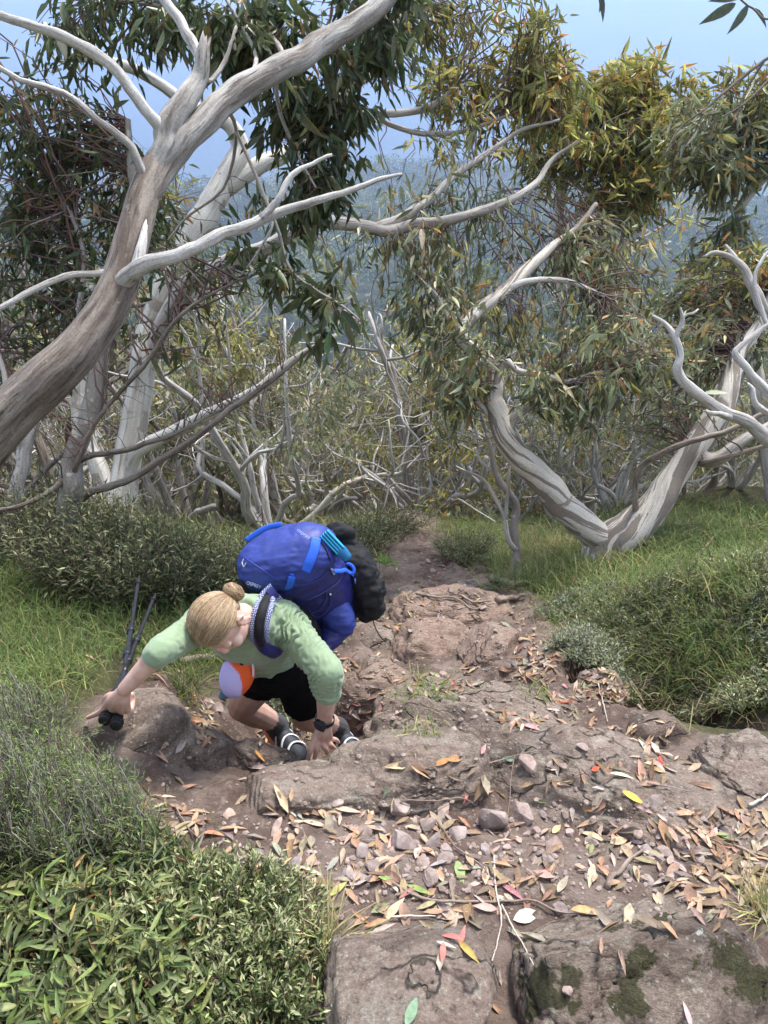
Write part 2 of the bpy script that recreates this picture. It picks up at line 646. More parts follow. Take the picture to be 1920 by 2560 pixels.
GP = [(960, 2560, 1.47), (300, 2560, 1.42), (1700, 2560, 1.45), (0, 2560, 1.36), (1900, 2560, 1.42),
      (960, 2300, 1.68), (1500, 2300, 1.70), (500, 2300, 1.65), (100, 2300, 1.6), (1850, 2300, 1.66),
      (1000, 2150, 1.88), (1500, 2150, 1.90), (600, 2150, 1.85), (150, 2150, 1.78), (1850, 2150, 1.9),
      (1000, 2020, 2.13), (1500, 2000, 2.22), (500, 2020, 2.08), (1850, 2020, 2.15), (200, 2000, 1.95), (0, 2000, 1.85),
      (900, 1935, 2.38), (620, 1950, 2.32), (1300, 1880, 2.65), (1600, 1950, 2.45), (0, 1750, 2.3),
      (880, 1850, 3.62), (740, 1850, 3.58), (600, 1830, 3.35), (330, 1800, 2.38), (150, 1850, 2.24), (300, 1950, 2.15), (480, 1900, 2.5),
      (450, 1720, 3.0), (300, 1650, 3.0), (100, 1650, 2.8), (100, 1480, 3.7), (300, 1500, 3.9), (500, 1600, 3.6), (650, 1720, 3.5),
      (400, 1380, 4.9), (0, 1380, 4.2), (600, 1420, 4.9), (200, 1290, 5.4), (-300, 1400, 3.6), (-300, 1700, 2.3),
      (1000, 1750, 3.5), (1150, 1700, 3.5), (1000, 1650, 4.0), (1100, 1560, 4.6), (1300, 1600, 4.1), (1000, 1500, 5.3), (1100, 1440, 5.9),
      (950, 1400, 6.3), (1000, 1330, 7.2), (1000, 1290, 8.3), (1200, 1850, 2.8), (1350, 1750, 3.15), (1250, 1700, 3.45),
      (1560, 1800, 3.55), (1700, 1880, 3.2), (1650, 1800, 3.5), (1500, 1660, 3.35), (1750, 1740, 2.95), (1900, 1810, 2.6),
      (1850, 1600, 3.2), (1600, 1550, 3.8), (1400, 1500, 4.6), (1350, 1430, 5.2), (1490, 1400, 5.2), (1700, 1400, 4.8), (1880, 1310, 5.3),
      (2200, 1500, 3.6), (2200, 1800, 2.6), (1290, 1445, 5.5), (1300, 1330, 7.0), (1150, 1300, 8.0), (1600, 1290, 7.3), (1850, 1210, 8.0)]
GPW = np.array([P(*g) for g in GP])
_R = 2.6


def _phi(r):
    q = np.clip(r / _R, 0, 1)
    return (1 - q) ** 4 * (4 * q + 1)


_K = _phi(np.linalg.norm(GPW[:, None, :2] - GPW[None, :, :2], axis=-1)) + np.eye(len(GP)) * .006
_W = np.linalg.solve(_K, GPW[:, 2] - base_z(GPW[:, 1]))


def ground_smooth(x, y):
    x, y = np.broadcast_arrays(np.asarray(x, float), np.asarray(y, float))
    sh = x.shape
    x, y = x.ravel(), y.ravel()
    z = base_z(y)
    near = (y > -3) & (y < 11) & (np.abs(x) < 8)
    if near.any():
        q = np.stack([x[near], y[near]], -1)
        z[near] += sum(w * _phi(np.hypot(q[:, 0] - g[0], q[:, 1] - g[1])) for w, g in zip(_W, GPW))
    return z.reshape(sh)


EDGE_L = np.array([(2700, 850), (2560, 800), (2330, 680), (2180, 520), (2050, 350), (1950, 240), (1850, 180), (1760, 200), (1700, 420), (1640, 800),
                   (1500, 900), (1400, 935), (1330, 950), (1270, 960)][::-1], float)
EDGE_R = np.array([(2700, 2300), (2300, 2300), (2100, 2300), (1990, 2050), (1900, 1830), (1750, 1560), (1650, 1470), (1560, 1385), (1480, 1330), (1400, 1180),
                   (1330, 1090), (1270, 1050)][::-1], float)


def path_mask(x, y, z):
    u, v, D = uvd(np.stack([x, y, z], -1))
    wob = 45 * noise(np.stack([x * 3.1, y * 3.1, 0 * x], -1)) + 25 * noise(np.stack([x * 9, y * 9, 0 * x + 4], -1))
    l = np.interp(v, EDGE_L[:, 0], EDGE_L[:, 1])
    r = np.interp(v, EDGE_R[:, 0], EDGE_R[:, 1])
    m = sstep(-35, 35, u - l + wob) * sstep(-35, 35, r - u + wob)
    return m * sstep(1255, 1290, v) * (D > .3) * (y > -.3)


def grow(a, step, end, k):
    out = [a]
    while abs(out[-1]) < abs(end):
        step *= k
        out.append(out[-1] + step * (1 if end > a else -1))
    return np.array(out[1:])


gx = np.concatenate([grow(-2.6, .024, -5200, 1.115)[::-1], np.arange(-2.6, 2.9, .024), grow(2.876, .024, 5200, 1.115)])
gy = np.concatenate([grow(-.3, .022, -50, 1.2)[::-1], np.arange(-.3, 5.6, .022), grow(5.58, .022, 7000, 1.07)])
X, Y = np.meshgrid(gx, gy)
Z0 = ground_smooth(X, Y)
PM = path_mask(X, Y, Z0)
q = np.stack([X, Y, 0 * X], -1)
far = np.clip(Y / 8, 1, 400)
dz = .03 * fbm(q * .9, 3) * np.where(Y < 9, 1, 0)
nearm = (Y < 9) & (np.abs(X) < 6)
rough = np.zeros_like(X)
qq = q[nearm] * np.array((1, 1, 1)) + np.stack([0 * X[nearm], 0 * X[nearm], Z0[nearm]], -1) * .9
d1, d2, cv = voro(qq * 5.5 + .35 * fbm(qq * 4, 2)[:, None])
d1b, d2b, cvb = voro(qq * 17)
tlx = nrm(np.array((.5, -.3, 1)))
hq = (qq @ tlx) * 11 + 1.1 * fbm(qq * 2.2, 3)
rk = .020 * (np.abs((hq % 1) - .5) * 2) ** .5 + .058 * (cv - .4) * sstep(0, .16, d2 - d1) + .014 * sstep(0, .3, d2b - d1b) * (cvb - .3) + .022 * ridged(qq * 2.6, 4) + .007 * fbm(qq * 22, 3)
gr = .02 * fbm(qq * 5, 4)
rough[nearm] = rk * PM[nearm] + gr * (1 - PM[nearm])
# washed out gully under the right bank
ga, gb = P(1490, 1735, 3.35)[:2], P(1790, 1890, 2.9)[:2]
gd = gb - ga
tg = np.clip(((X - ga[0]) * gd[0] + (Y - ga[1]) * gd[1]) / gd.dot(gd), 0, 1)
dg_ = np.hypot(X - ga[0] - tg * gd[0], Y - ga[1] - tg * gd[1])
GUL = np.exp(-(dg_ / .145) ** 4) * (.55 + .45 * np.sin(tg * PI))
Z0 = Z0 - .36 * GUL
# the litter shelf in front of the camera is loose and fairly smooth
shelf = sstep(.78, .95, Y) * (1 - sstep(1.28, 1.5, Y)) * PM
Z = Z0 + dz + rough * (1 - .55 * shelf)
midn = (Y >= 9) & (Y < 400)
Z[midn] += (np.clip(Y[midn] - 9, 0, 60) * .02) * fbm(q[midn] * .06, 3)
V = np.stack([X, Y, Z], -1).reshape(-1, 3)
ny, nx = X.shape
i, j = np.meshgrid(np.arange(ny - 1), np.arange(nx - 1), indexing='ij')
F = np.stack([i * nx + j, i * nx + j + 1, (i + 1) * nx + j + 1, (i + 1) * nx + j], -1).reshape(-1, 4)

gm, nt = new_mat('ground')
zone = N(nt, 'Attribute', attribute_name='zone')
sep = N(nt, 'SeparateColor')
L(nt, zone.outputs['Color'], sep.inputs[0])
p_ = pos(nt)
n1 = tex(nt, p_, 4, 8, .62)
dirt = ramp(nt, n1.outputs[0], [(.3, (.080, .054, .043)), (.46, (.14, .098, .080)), (.58, (.215, .165, .136)), (.72, (.155, .107, .088))])
n2 = tex(nt, p_, 30, 7, .7)
dirt = mixc(nt, ramp(nt, n2.outputs[0], [(.33, (.75,) * 3), (.45, (0,) * 3)]), dirt, (.07, .049, .04))
dirt = mixc(nt, ramp(nt, n2.outputs[0], [(.55, (0,) * 3), (.64, (.6,) * 3)]), dirt, (.31, .265, .225))
n3 = tex(nt, p_, 1.6, 5, .6)
soil = ramp(nt, n3.outputs[0], [(.35, (.045, .042, .022)), (.55, (.085, .085, .036)), (.7, (.13, .115, .06))])
n4 = tex(nt, p_, 45, 6, .7)
soil = mixc(nt, ramp(nt, n4.outputs[0], [(.5, (0,) * 3), (.62, (.6,) * 3)]), soil, (.16, .13, .08))
forest = tex(nt, p_, .05, 8, .75)
fc = ramp(nt, forest.outputs[0], [(.35, (.03, .045, .02)), (.6, (.07, .085, .04))])
cc = mixc(nt, sep.outputs[0], soil, dirt)
cc = mixc(nt, sep.outputs[1], cc, fc)
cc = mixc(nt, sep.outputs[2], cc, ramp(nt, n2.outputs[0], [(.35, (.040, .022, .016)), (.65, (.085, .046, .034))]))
fine = tex(nt, p_, 110, 6, .7)
hh = math_(nt, 'ADD', math_(nt, 'MULTIPLY', n2.outputs[0], 1.2), math_(nt, 'MULTIPLY', fine.outputs[0], .6))
finish(nt, cc, .9, hh, 1.0, .016, .2)
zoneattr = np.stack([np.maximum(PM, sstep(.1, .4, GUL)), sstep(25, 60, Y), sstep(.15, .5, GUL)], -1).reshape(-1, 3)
GROUND_V, GROUND_F = V, F
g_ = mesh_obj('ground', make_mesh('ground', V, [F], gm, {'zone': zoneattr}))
g_['kind'] = 'structure'
g_['label'] = 'steep rocky dirt track between grassy banks'

BV, BF, bn = [], [], 0


def bvh_add(V, F):
    global bn
    BV.append(np.asarray(V)); BF.extend((np.asarray(F) + bn).tolist()); bn += len(V)


keep = (np.abs(V[F].mean(1)[:, 0]) < 12) & (V[F].mean(1)[:, 1] < 40) & (V[F].mean(1)[:, 1] > -2)
bvh_add(V, F[keep])

# ------------------------------------------------------------------ rocks
GBVH = BVHTree.FromPolygons(BV[0].tolist(), BF)
import bmesh
_ico = {}


def ico(sub):
    if sub not in _ico:
        bm = bmesh.new()
        bmesh.ops.create_icosphere(bm, subdivisions=sub, radius=1)
        _ico[sub] = (np.array([v.co[:] for v in bm.verts]), np.array([[v.index for v in f.verts] for f in bm.faces]))
        bm.free()
    return _ico[sub]


def rot_z(a):
    return np.array(((math.cos(a), -math.sin(a), 0), (math.sin(a), math.cos(a), 0), (0, 0, 1)))


def rot_x(a):
    return np.array(((1, 0, 0), (0, math.cos(a), -math.sin(a)), (0, math.sin(a), math.cos(a))))


def rot_y(a):
    return np.array(((math.cos(a), 0, math.sin(a)), (0, 1, 0), (-math.sin(a), 0, math.cos(a))))


def rock_shape(size, seed, sub=5, cuts=7, box=.35, rough=.06, strata=0, cutlo=.62, cuthi=.95, cracks=0):
    V, F = ico(sub)
    r = np.random.default_rng(seed)
    V = V.copy()
    k = np.abs(V).max(1, keepdims=True)
    V = V * (1 - box) + V / k * box * .82
    for _ in range(cuts):
        n = nrm(r.normal(size=3)); o = r.uniform(cutlo, cuthi)
        V = V - np.maximum(0, V @ n - o)[:, None] * n * .93
    s = np.array(size)
    W = V * s
    m = s.mean()
    o = r.uniform(-50, 50, 3)
    nd = nrm(V / s)
    tl = nrm(np.array((.35, -.35, 1)) + r.normal(size=3) * .2)
    Wf = W / m + (W / m @ tl)[:, None] * tl * 1.6          # foliation: relief is finer across the beds than along them
    disp = rough * m * 1.1 * fbm(Wf * .9 + o, 5, .5)
    disp += rough * m * .30 * ridged(Wf * 1.7 + o, 5)
    if strata:
        tilt = nrm(r.normal(size=3) * .35 + np.array((.15, -.25, 1)))
        h = (W @ tilt) / (m * .13) + 1.2 * fbm(W / m * 1.1 + o, 3)
        disp += strata * 1.25 * m * (np.abs((h % 1) - .5) * 2) ** .45
    if cracks:
        a, b, c = voro(W / m * 1.5 + o + .25 * fbm(W / m * 2 + o, 3)[:, None])
        disp += cracks * m * 1.3 * (sstep(0, .05, b - a) - 1 + (c - .5) * .8)
    if sub >= 5:
        disp += rough * m * .10 * fbm(Wf * 9 + o, 4)
    return W + nd * disp[:, None], F


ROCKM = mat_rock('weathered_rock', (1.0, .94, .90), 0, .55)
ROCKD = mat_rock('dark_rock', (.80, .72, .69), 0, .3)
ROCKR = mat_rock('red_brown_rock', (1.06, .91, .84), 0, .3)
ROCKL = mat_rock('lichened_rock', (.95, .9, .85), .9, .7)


def boulder(label, u, v, D, size, rz=0, rx=-.5, ry=0, seed=1, mat=None, sink=.62, name='boulder', cat='boulder', **kw):
    """a big rock whose top face shows at pixel (u, v)"""
    W, F = rock_shape(size, seed, **kw)
    R = rot_x(rx) @ rot_y(ry) @ rot_z(rz)
    W = W @ R.T
    d = ray(u, v)
    g = np.array(GBVH.ray_cast(Vector((0, 0, 0)), Vector(d))[0])
    loc = g + d * (size[2] * sink)
    W = W + loc
    me = make_mesh(name, W - loc, [F], mat or ROCKM)
    o = bpy.data.objects.new(name, me)
    C.objects.link(o)
    o.location = loc
    tag(o, label, cat)
    bvh_add(W, F)
    return o


big = dict(sub=6)
boulder('broad rounded rock ledge under the left hand of the climbing woman', 1025, 1975, 2.46, (.275, .16, .17), .16, -.45, .0, 21, sink=.35, strata=.035, cracks=.03, cuts=4, box=.2, **big)
boulder('low pale rock apron in front of the climbing woman joining the ledge', 800, 2010, 2.3, (.29, .13, .11), .25, -.45, .0, 27, sink=.45, strata=.04, cracks=.03, cuts=4, box=.2, **big)
boulder('smooth grey brown boulder under the hand holding the trekking poles', 335, 1860, 2.55, (.19, .185, .17), .5, -.35, .0, 4, ROCKM, sink=.80, cuts=5, cracks=.035, **big)
boulder('dark lumpy rock between the two hands of the climbing woman', 640, 1945, 2.66, (.17, .10, .13), .2, -.5, 0, 15, ROCKD, sink=.95, cracks=.06, cuts=5, **big)
boulder('dark fluted rock beside the smooth boulder with the poles', 490, 1920, 2.52, (.12, .12, .13), .9, -.5, .1, 16, ROCKD, sink=.65, cracks=.07, cuts=5, sub=5)
boulder('long sloping bedrock slab running down to the right of the ledge', 1440, 2005, 2.62, (.76, .23, .19), -.50, -.40, .12, 18, sink=.30, strata=.05, cracks=.03, cuts=4, box=.3, **big)
boulder('upper hump of grey bedrock above the dirt hollow', 1200, 1840, 3.02, (.44, .25, .18), -.45, -.45, .05, 24, sink=.38, strata=.05, cracks=.05, cuts=5, **big)
boulder('smooth brown boulder at the end of the dark hollow', 1850, 1955, 2.42, (.18, .16, .15), .5, -.35, 0, 9, ROCKM, sink=.35, cuts=11, cutlo=.45, cuthi=.8, box=.4, cracks=.04, strata=.03, sub=6)
boulder('mossy lichened boulder in the bottom corner', 1600, 2490, 1.70, (.27, .23, .19), .35, -.15, .0, 11, ROCKL, sink=-.05, cuts=6, cracks=.05, rough=.075, **big)
boulder('flat brown bedrock slab at the bottom of the picture beside the lichened boulder', 1030, 2490, 1.70, (.19, .20, .12), .1, -.22, -.05, 12, ROCKM, sink=.12, cuts=5, cracks=.03, **big)
boulder('squat red brown rock step behind the feet of the woman', 960, 1745, 3.72, (.26, .26, .2), .2, -.4, 0, 31, ROCKR, cuts=6, cracks=.06, sub=5)
boulder('rounded reddish boulder in the middle of the track', 1225, 1640, 4.25, (.17, .24, .16), -.3, -.4, 0, 32, ROCKR, cuts=7, sub=5)
boulder('low reddish slab left of the rounded boulder on the track', 1080, 1625, 4.4, (.26, .3, .16), .2, -.4, 0, 33, ROCKR, cuts=6, strata=.04, cracks=.05, sub=5)
boulder('flat reddish slab farther up the track behind the rucksack', 1130, 1545, 4.95, (.42, .3, .17), .1, -.4, 0, 34, ROCKR, cuts=6, strata=.04, cracks=.05, sub=5)
boulder('small angular rock at the track edge below the rucksack', 935, 1625, 3.95, (.13, .13, .14), .4, -.2, 0, 35, ROCKM, cuts=9, sub=4)
boulder('pointed rock at the track edge behind the black bag', 925, 1700, 3.75, (.10, .11, .15), .4, -.2, 0, 135, ROCKM, cuts=9, sub=4)
boulder('blocky rock at the left of the far step in the track', 1018, 1502, 5.45, (.13, .12, .11), .4, -.3, 0, 36, ROCKM, cuts=9, sub=4)
boulder('rock beside the blocky one on the far step', 1052, 1508, 5.4, (.09, .09, .09), .8, -.3, 0, 37, ROCKM, cuts=9, sub=4)
boulder('pale flat rock at the right of the far step in the track', 1165, 1482, 5.6, (.15, .13, .09), .2, -.3, 0, 38, ROCKM, cuts=8, sub=4)
boulder('small half hidden rock among the left bushes', 100, 1905, 2.25, (.13, .12, .09), .3, -.3, 0, 39, ROCKR, cuts=6, sub=4)
boulder('brown rock lying in the shade of the dark hollow', 1660, 1850, 3.1, (.16, .12, .10), .6, -.4, 0, 40, ROCKD, cuts=8, sub=4)
boulder('sharp grey rock behind the ankle of the woman', 1000, 1790, 3.4, (.14, .12, .12), .1, -.4, 0, 41, ROCKM, cuts=8, sub=4)
boulder('grey stone on the bank above the dark hollow', 1500, 1730, 3.5, (.10, .10, .10), .1, -.4, 0, 42, ROCKD, cuts=8, sub=4)

BVH = BVHTree.FromPolygons(np.concatenate(BV).tolist(), BF)


def hit(u, v):
    d = ray(u, v)
    loc, n, idx, dist = BVH.ray_cast(Vector((0, 0, 0)), Vector(d))
    if loc is None: return None, None
    n = np.array(n)
    if n[2] < 0: n = -n
    return np.array(loc), n


def gz(x, y):
    """height of the ground or rock at (x, y)"""
    loc, n, idx, dist = BVH.ray_cast(Vector((x, y, 30)), Vector((0, 0, -1)))
    return loc[2] if loc is not None else float(ground_smooth(np.array([x]), np.array([y]))[0])


# ------------------------------------------------------------------ far hills and air
def hill_sheet(name, xs, ys, fz, mat, label):
    X, Y = np.meshgrid(xs, ys)
    Zh = fz(X, Y)
    V = np.stack([X, Y, Zh], -1).reshape(-1, 3)
    ny, nx = X.shape
    i, j = np.meshgrid(np.arange(ny - 1), np.arange(nx - 1), indexing='ij')
    F = np.stack([i * nx + j, i * nx + j + 1, (i + 1) * nx + j + 1, (i + 1) * nx + j], -1).reshape(-1, 4)
    o = mesh_obj(name, make_mesh(name, V, [F], mat))
    tag(o, label, kind='structure')
    return V


hm, nt = new_mat('forested_hill')
p_ = pos(nt)
a1 = tex(nt, p_, .09, 8, .78)
a2 = tex(nt, p_, .012, 6, .6)
c = ramp(nt, a1.outputs[0], [(.36, (.012, .018, .010)), (.52, (.05, .062, .028)), (.68, (.11, .12, .06))])
c = mixc(nt, ramp(nt, a2.outputs[0], [(.4, (0,) * 3), (.62, (.5,) * 3)]), c, (.075, .075, .05))
finish(nt, c, .95, a1.outputs[0], .9, 6, .1)


def mid_z(x, y):
    q = np.stack([x, y, 0 * x], -1)
    z = np.interp(y, [140, 190, 260, 420, 620, 800, 1050], [-104, -86, -76, -70, -62, -76, -190])
    z = z + 20 * fbm(q / 210, 4) * np.interp(y, [140, 300], [.15, 1]) - .07 * np.abs(x - 40) * np.interp(y, [200, 600], [0, 1])
    return z + 2.5 * fbm(q / 26 + 3, 3)


def far_z(x, y):
    q = np.stack([x, y, 0 * x], -1)
    z = np.interp(y, [1300, 1800, 2600, 3600, 4600], [-330, -170, 130, 540, 480])
    return z + np.interp(y, [1300, 2000], [20, 1]) * 0 + 60 * ridged(q / 1300 + 7, 4) * np.interp(y, [1300, 2600], [.5, 1]) - 30


mid_V = hill_sheet('wooded_hillside', np.linspace(-620, 680, 170), np.linspace(140, 1050, 150), mid_z, hm, 'nearer wooded hillside across the valley')
hill_sheet('far_mountain', np.linspace(-4200, 4200, 180), np.linspace(1300, 4600, 130), far_z, hm, 'hazy blue mountain beyond the valley')

hz, nt = new_mat('haze')
vol = N(nt, 'VolumePrincipled')
vol.inputs['Color'].default_value = (.48, .655, 1.0, 1)
vol.inputs['Density'].default_value = .00056
vol.inputs['Anisotropy'].default_value = 0.35
o_ = N(nt, 'OutputMaterial')
L(nt, vol.outputs[0], o_.inputs['Volume'])
z0, z1, hx = -480.0, 690.0, 5800.0
hv = np.array([(x, y, z) for x in (-hx, hx) for y in (-150, 7900) for z in (z0, z1)])
hf = np.array([(0, 1, 3, 2), (4, 6, 7, 5), (0, 4, 5, 1), (2, 3, 7, 6), (0, 2, 6, 4), (1, 5, 7, 3)])
ho = mesh_obj('haze', make_mesh('haze', hv, [hf], hz, smooth=False))
tag(ho, 'blue haze in the valley air', kind='stuff')

# ------------------------------------------------------------------ trees
B_GREY = mat_bark('grey_weathered_bark', (.20, .172, .150), (.42, .40, .37), (.060, .048, .040), .12, 22, .40, .60, .95, lichen=.6, bstr=.9)
B_BROWN = mat_bark('brown_weathered_bark', (.125, .095, .076), (.30, .255, .215), (.04, .03, .024), .12, 24, .40, .62, .95, lichen=.45, bstr=1.0)
B_SMOOTH = mat_bark('smooth_white_bark', (.36, .335, .295), (.54, .52, .47), (.15, .12, .10), .07, 14, .36, .56, .8, blotch=((.30, .265, .225), 7, .60), bstr=.2)
B_MOTTLE = mat_bark('mottled_grey_bark', (.20, .178, .155), (.29, .265, .235), (.13, .11, .095), .35, 10, .4, .6, .4, blotch=((.46, .43, .36), 11, .63), bstr=.2)
B_STRIPE = mat_bark('striped_snow_gum_bark', (.21, .178, .15), (.56, .52, .455), (.15, .12, .098), .045, 17, .485, .505, .55, blotch=((.24, .2, .165), 6, .64), bstr=.15)
B_DEAD = mat_bark('bleached_dead_wood', (.33, .31, .285), (.56, .545, .52), (.12, .10, .088), .06, 34, .36, .56, .95, bstr=.8)
B_LIMB = mat_bark('pale_grey_limb_bark', (.24, .215, .19), (.45, .42, .385), (.11, .09, .078), .10, 20, .38, .58, .8, bstr=.6)
B_TWIG = mat_attr('twig_bark', .7, .2, amt=.2, scale=40)
LEAF = mat_leaf('gum_leaf', .38, .5, .40)
LEAFFAR = mat_leaf('distant_leaf', .95, .05, .3)
LEAFM = mat_leaf('shrub_leaf', .5, .35, .25)

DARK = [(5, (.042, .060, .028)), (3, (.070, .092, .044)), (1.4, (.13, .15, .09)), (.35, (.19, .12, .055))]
GREYG = [(5, (.118, .142, .092)), (3, (.175, .198, .138)), (1.6, (.07, .09, .054)), (1.6, (.28, .29, .21)), (1.0, (.25, .165, .075)), (1.2, (.22, .21, .08))]
OLIVE = [(4, (.135, .148, .052)), (3, (.22, .22, .066)), (2, (.08, .098, .040)), (1.5, (.30, .275, .095)), (.9, (.28, .15, .06))]
YELL = [(4, (.27, .27, .080)), (2, (.36, .33, .12)), (2, (.155, .17, .06)), (1.0, (.32, .18, .065))]
PALE = [(4, (.19, .21, .135)), (3, (.27, .28, .195)), (2, (.12, .14, .085)), (1, (.34, .31, .20))]
TWIGC = [(3, (.13, .085, .07)), (2, (.09, .065, .055)), (1, (.20, .16, .14)), (1.2, (.17, .085, .07))]
TWIGP = [(3, (.34, .31, .28)), (2, (.22, .19, .165)), (1, (.14, .10, .085))]
DOWN = np.array((0, 0, -1.))


RSC = 1.0                                       # thickness factor of the tree being built


def PX(path):
    """[(u, v, D, radius_px)] -> points and radii in metres"""
    a = np.array(path, float)
    a[:, 3] *= RSC
    return np.array([P(*r[:3]) for r in a]), a[:, 3] / FPX * a[:, 2]


def dpath(pts, D0, D1):
    """[(u, v, r_px)] with depth running from D0 to D1"""
    n = len(pts)
    return [(u, v, D0 + (D1 - D0) * k / (n - 1), r) for k, (u, v, r) in enumerate(pts)]


GROWN = {}


def limb(parent, path, mat, name='limb', sides=12, step=.035, lump=.10, twist=0., seed=0, jag=0, kids=0, kidlen=.35, kidcol=TWIGC, twigs=None):
    """one limb; its foot is grown into the nearest limb of the same tree"""
    g = Geo()
    p, r = PX(path)
    old = GROWN.setdefault(parent.name, [])
    if old and len(p) > 2:
        allp = np.concatenate(old)
        d = np.linalg.norm(allp - p[0], axis=1)
        k = int(d.argmin())
        if d[k] < .45:
            f = allp[k]
            if d[k] > r[0] * .8:
                p = np.vstack([f, p[0] * .6 + f * .4, p[1:]]) if d[k] < .12 else np.vstack([f, p])
                r = np.concatenate([[r[0] * .9], r])
    pa, rr = tube(g, p, r, sides, step, lump, twist, True, 1, seed, jag)
    old.append(pa)
    g.obj(name, mat, parent)
    return pa


class Crown:
    """twigs and leaves of one tree"""
    def __init__(s, tree, nleaf=0):
        s.tree, s.tw, s.lf, s.big, s.nleaf = tree, Geo(), Geo(), [], nleaf

    def spray(s, anchors, centre, rad, n, per, pal, ln=.085, slender=.24, droop=.8, tw=TWIGC, twr=.0035, full=True, tips=.5, up=0.0, thin=True):
        """n twigs from points of anchors (m,3) to points in an ellipsoid, each with per leaves along its outer part"""
        anchors = np.atleast_2d(anchors)
        centre = np.asarray(centre, float)
        if thin:
            n, per = int(n * 1.25), max(1, int(round(per * .85))) if per else 0
        q = nrm(rng.normal(size=(n, 3))) * rng.uniform(0, 1.18, (n, 1)) ** .5
        # twig ends gather in a handful of uneven tufts, not in a ball
        nt_ = max(3, n // 9)
        tc = nrm(rng.normal(size=(nt_, 3))) * rng.uniform(.25, 1.1, (nt_, 1)) ** .7
        own = rng.integers(nt_, size=n)
        q = np.where(rng.uniform(0, 1, (n, 1)) < .72, tc[own] + rng.normal(0, .20, (n, 3)), q)
        end = centre + q * rad
        # start at an anchor fairly near the end
        dist = np.linalg.norm(end[:, None] - anchors[None], axis=-1) * rng.uniform(.6, 1.5, (n, len(anchors)))
        a = anchors[dist.argmin(1)]
        k = 7
        t = np.linspace(0, 1, k)[None, :, None]
        ln_ = np.linalg.norm(end - a, axis=1)[:, None, None]
        bow = nrm(rng.normal(size=(n, 3)) + np.array((0, 0, .8)))[:, None] * ln_ * .16
        wob = rng.normal(0, .022, (n, k, 3)) * ln_ * (t > 0)
        path = a[:, None] * (1 - t) + end[:, None] * t + bow * np.sin(t * PI) + wob
        path[:, :, 2] -= (t[:, :, 0] ** 3) * .12 * ln_[:, :, 0]
        rr = np.clip(ln_[:, 0, 0] * .009, twr * .6, twr * 2.2)
        twig_mesh(s.tw, path, rr, rr * .35, 3, pick(tw, n, .15))
        if per <= 0: return
        # side twiglets near the outer half, each carrying some of the leaves
        m = n * per
        who = np.repeat(np.arange(n), per)
        f = 1 - rng.uniform(0, 1, m) ** 1.1 * tips
        x = f * (k - 1)
        i0 = np.clip(x.astype(int), 0, k - 2)
        w = (x - i0)[:, None]
        base = path[who, i0] * (1 - w) + path[who, i0 + 1] * w
        tdir = nrm(path[who, i0 + 1] - path[who, i0])
        off = nrm(rng.normal(size=(m, 3)) + tdir * .6) * rng.uniform(.1, 1, (m, 1)) * ln * .9
        base = base + off
        d = nrm(tdir * .35 + DOWN * droop + rng.normal(0, .55, (m, 3)) + np.array((0, 0, up)))
        nn = nrm(rng.normal(size=(m, 3)) + np.array((0, -.5, .5)))
        l = ln * .95 * np.clip(np.exp(rng.normal(0, .30, m)), .45, 1.6)
        wd = l * slender * .92 * rng.uniform(.75, 1.3, m)
        col = pick(pal, m)
        if s.nleaf and full:
            s.big.append((base, d, nn, l, wd, col))
        else:
            leaf_add(s.lf, base, d, nn, l, wd, col, full)

    def build(s, leafmat=None, twigname='twigs'):
        leafmat = leafmat or LEAF
        if s.tw.n:
            s.tw.obj(twigname, B_TWIG, s.tree, 'stuff')
        if s.big:
            b = [np.concatenate(x) for x in zip(*s.big)]
            u, v, D = uvd(b[0])
            vis = (u > -20) & (u < 1940) & (v > -20) & (v < 2580) & (D > .2)
            score = np.where(vis, b[3] / D, 0)
            o = np.argsort(-score)
            sel, rest = o[:s.nleaf], o[s.nleaf:]
            for k in sel:
                leaf_object('leaf', b[0][k], b[1][k], b[2][k], b[3][k], b[4][k], b[5][k], leafmat, s.tree)
            leaf_add(s.lf, *[x[rest] for x in b], True)
        if s.lf.n:
            s.lf.obj('foliage', leafmat, s.tree, 'stuff')


def tree(name, base, label, cat='tree', group=None):
    b = np.asarray(base, float)
    return empty(name, Vector(b), label, cat, group)


def region(cr, u, v, D, ru, rv, rd, anchors, n, per, pal, **kw):
    """spray filling an ellipse of the picture (px) at depth D, rd metres deep"""
    c = P(u, v, D)
    s_ = D / FPX
    rad = np.array((ru * s_, max(rd, .2), rv * s_))
    cr.spray(anchors, c, rad, n, per, pal, **kw)


# --- 1: big grey leaning tree in front, rooted outside the frame
RSC = 0.71
t1 = tree('leaning_gum_tree', P(-330, 1500, 2.75), 'big grey weathered gum tree leaning across the upper part from the edge')
tr = [(-330, 1520, 2.75, 125), (-190, 1300, 2.68, 108), (-80, 1150, 2.62, 98), (60, 1000, 2.6, 86), (190, 868, 2.62, 76), (285, 730, 2.66, 66), (335, 590, 2.72, 58),
      (372, 470, 2.78, 54), (402, 400, 2.82, 46), (420, 350, 2.85, 30)]
a_tr = limb(t1, tr, B_BROWN, 'trunk', 22, .03, .10, .4, 1)
up_ = [(345, 560, 2.72, 30), (385, 460, 2.78, 42), (440, 380, 2.83, 47), (520, 295, 2.9, 47), (620, 212, 3.0, 45), (720, 155, 3.08, 42), (830, 92, 3.2, 39), (940, 15, 3.3, 36), (1020, -60, 3.4, 33)]
a_up = limb(t1, up_, B_GREY, 'limb', 20, .03, .10, .5, 2)
a_stub = limb(t1, [(372, 470, 2.77, 30), (402, 390, 2.80, 42), (440, 305, 2.82, 42), (476, 228, 2.84, 36), (498, 168, 2.85, 28), (514, 105, 2.86, 17)], B_GREY, 'broken_limb', 16, .02, .16, .3, 3, jag=.05)
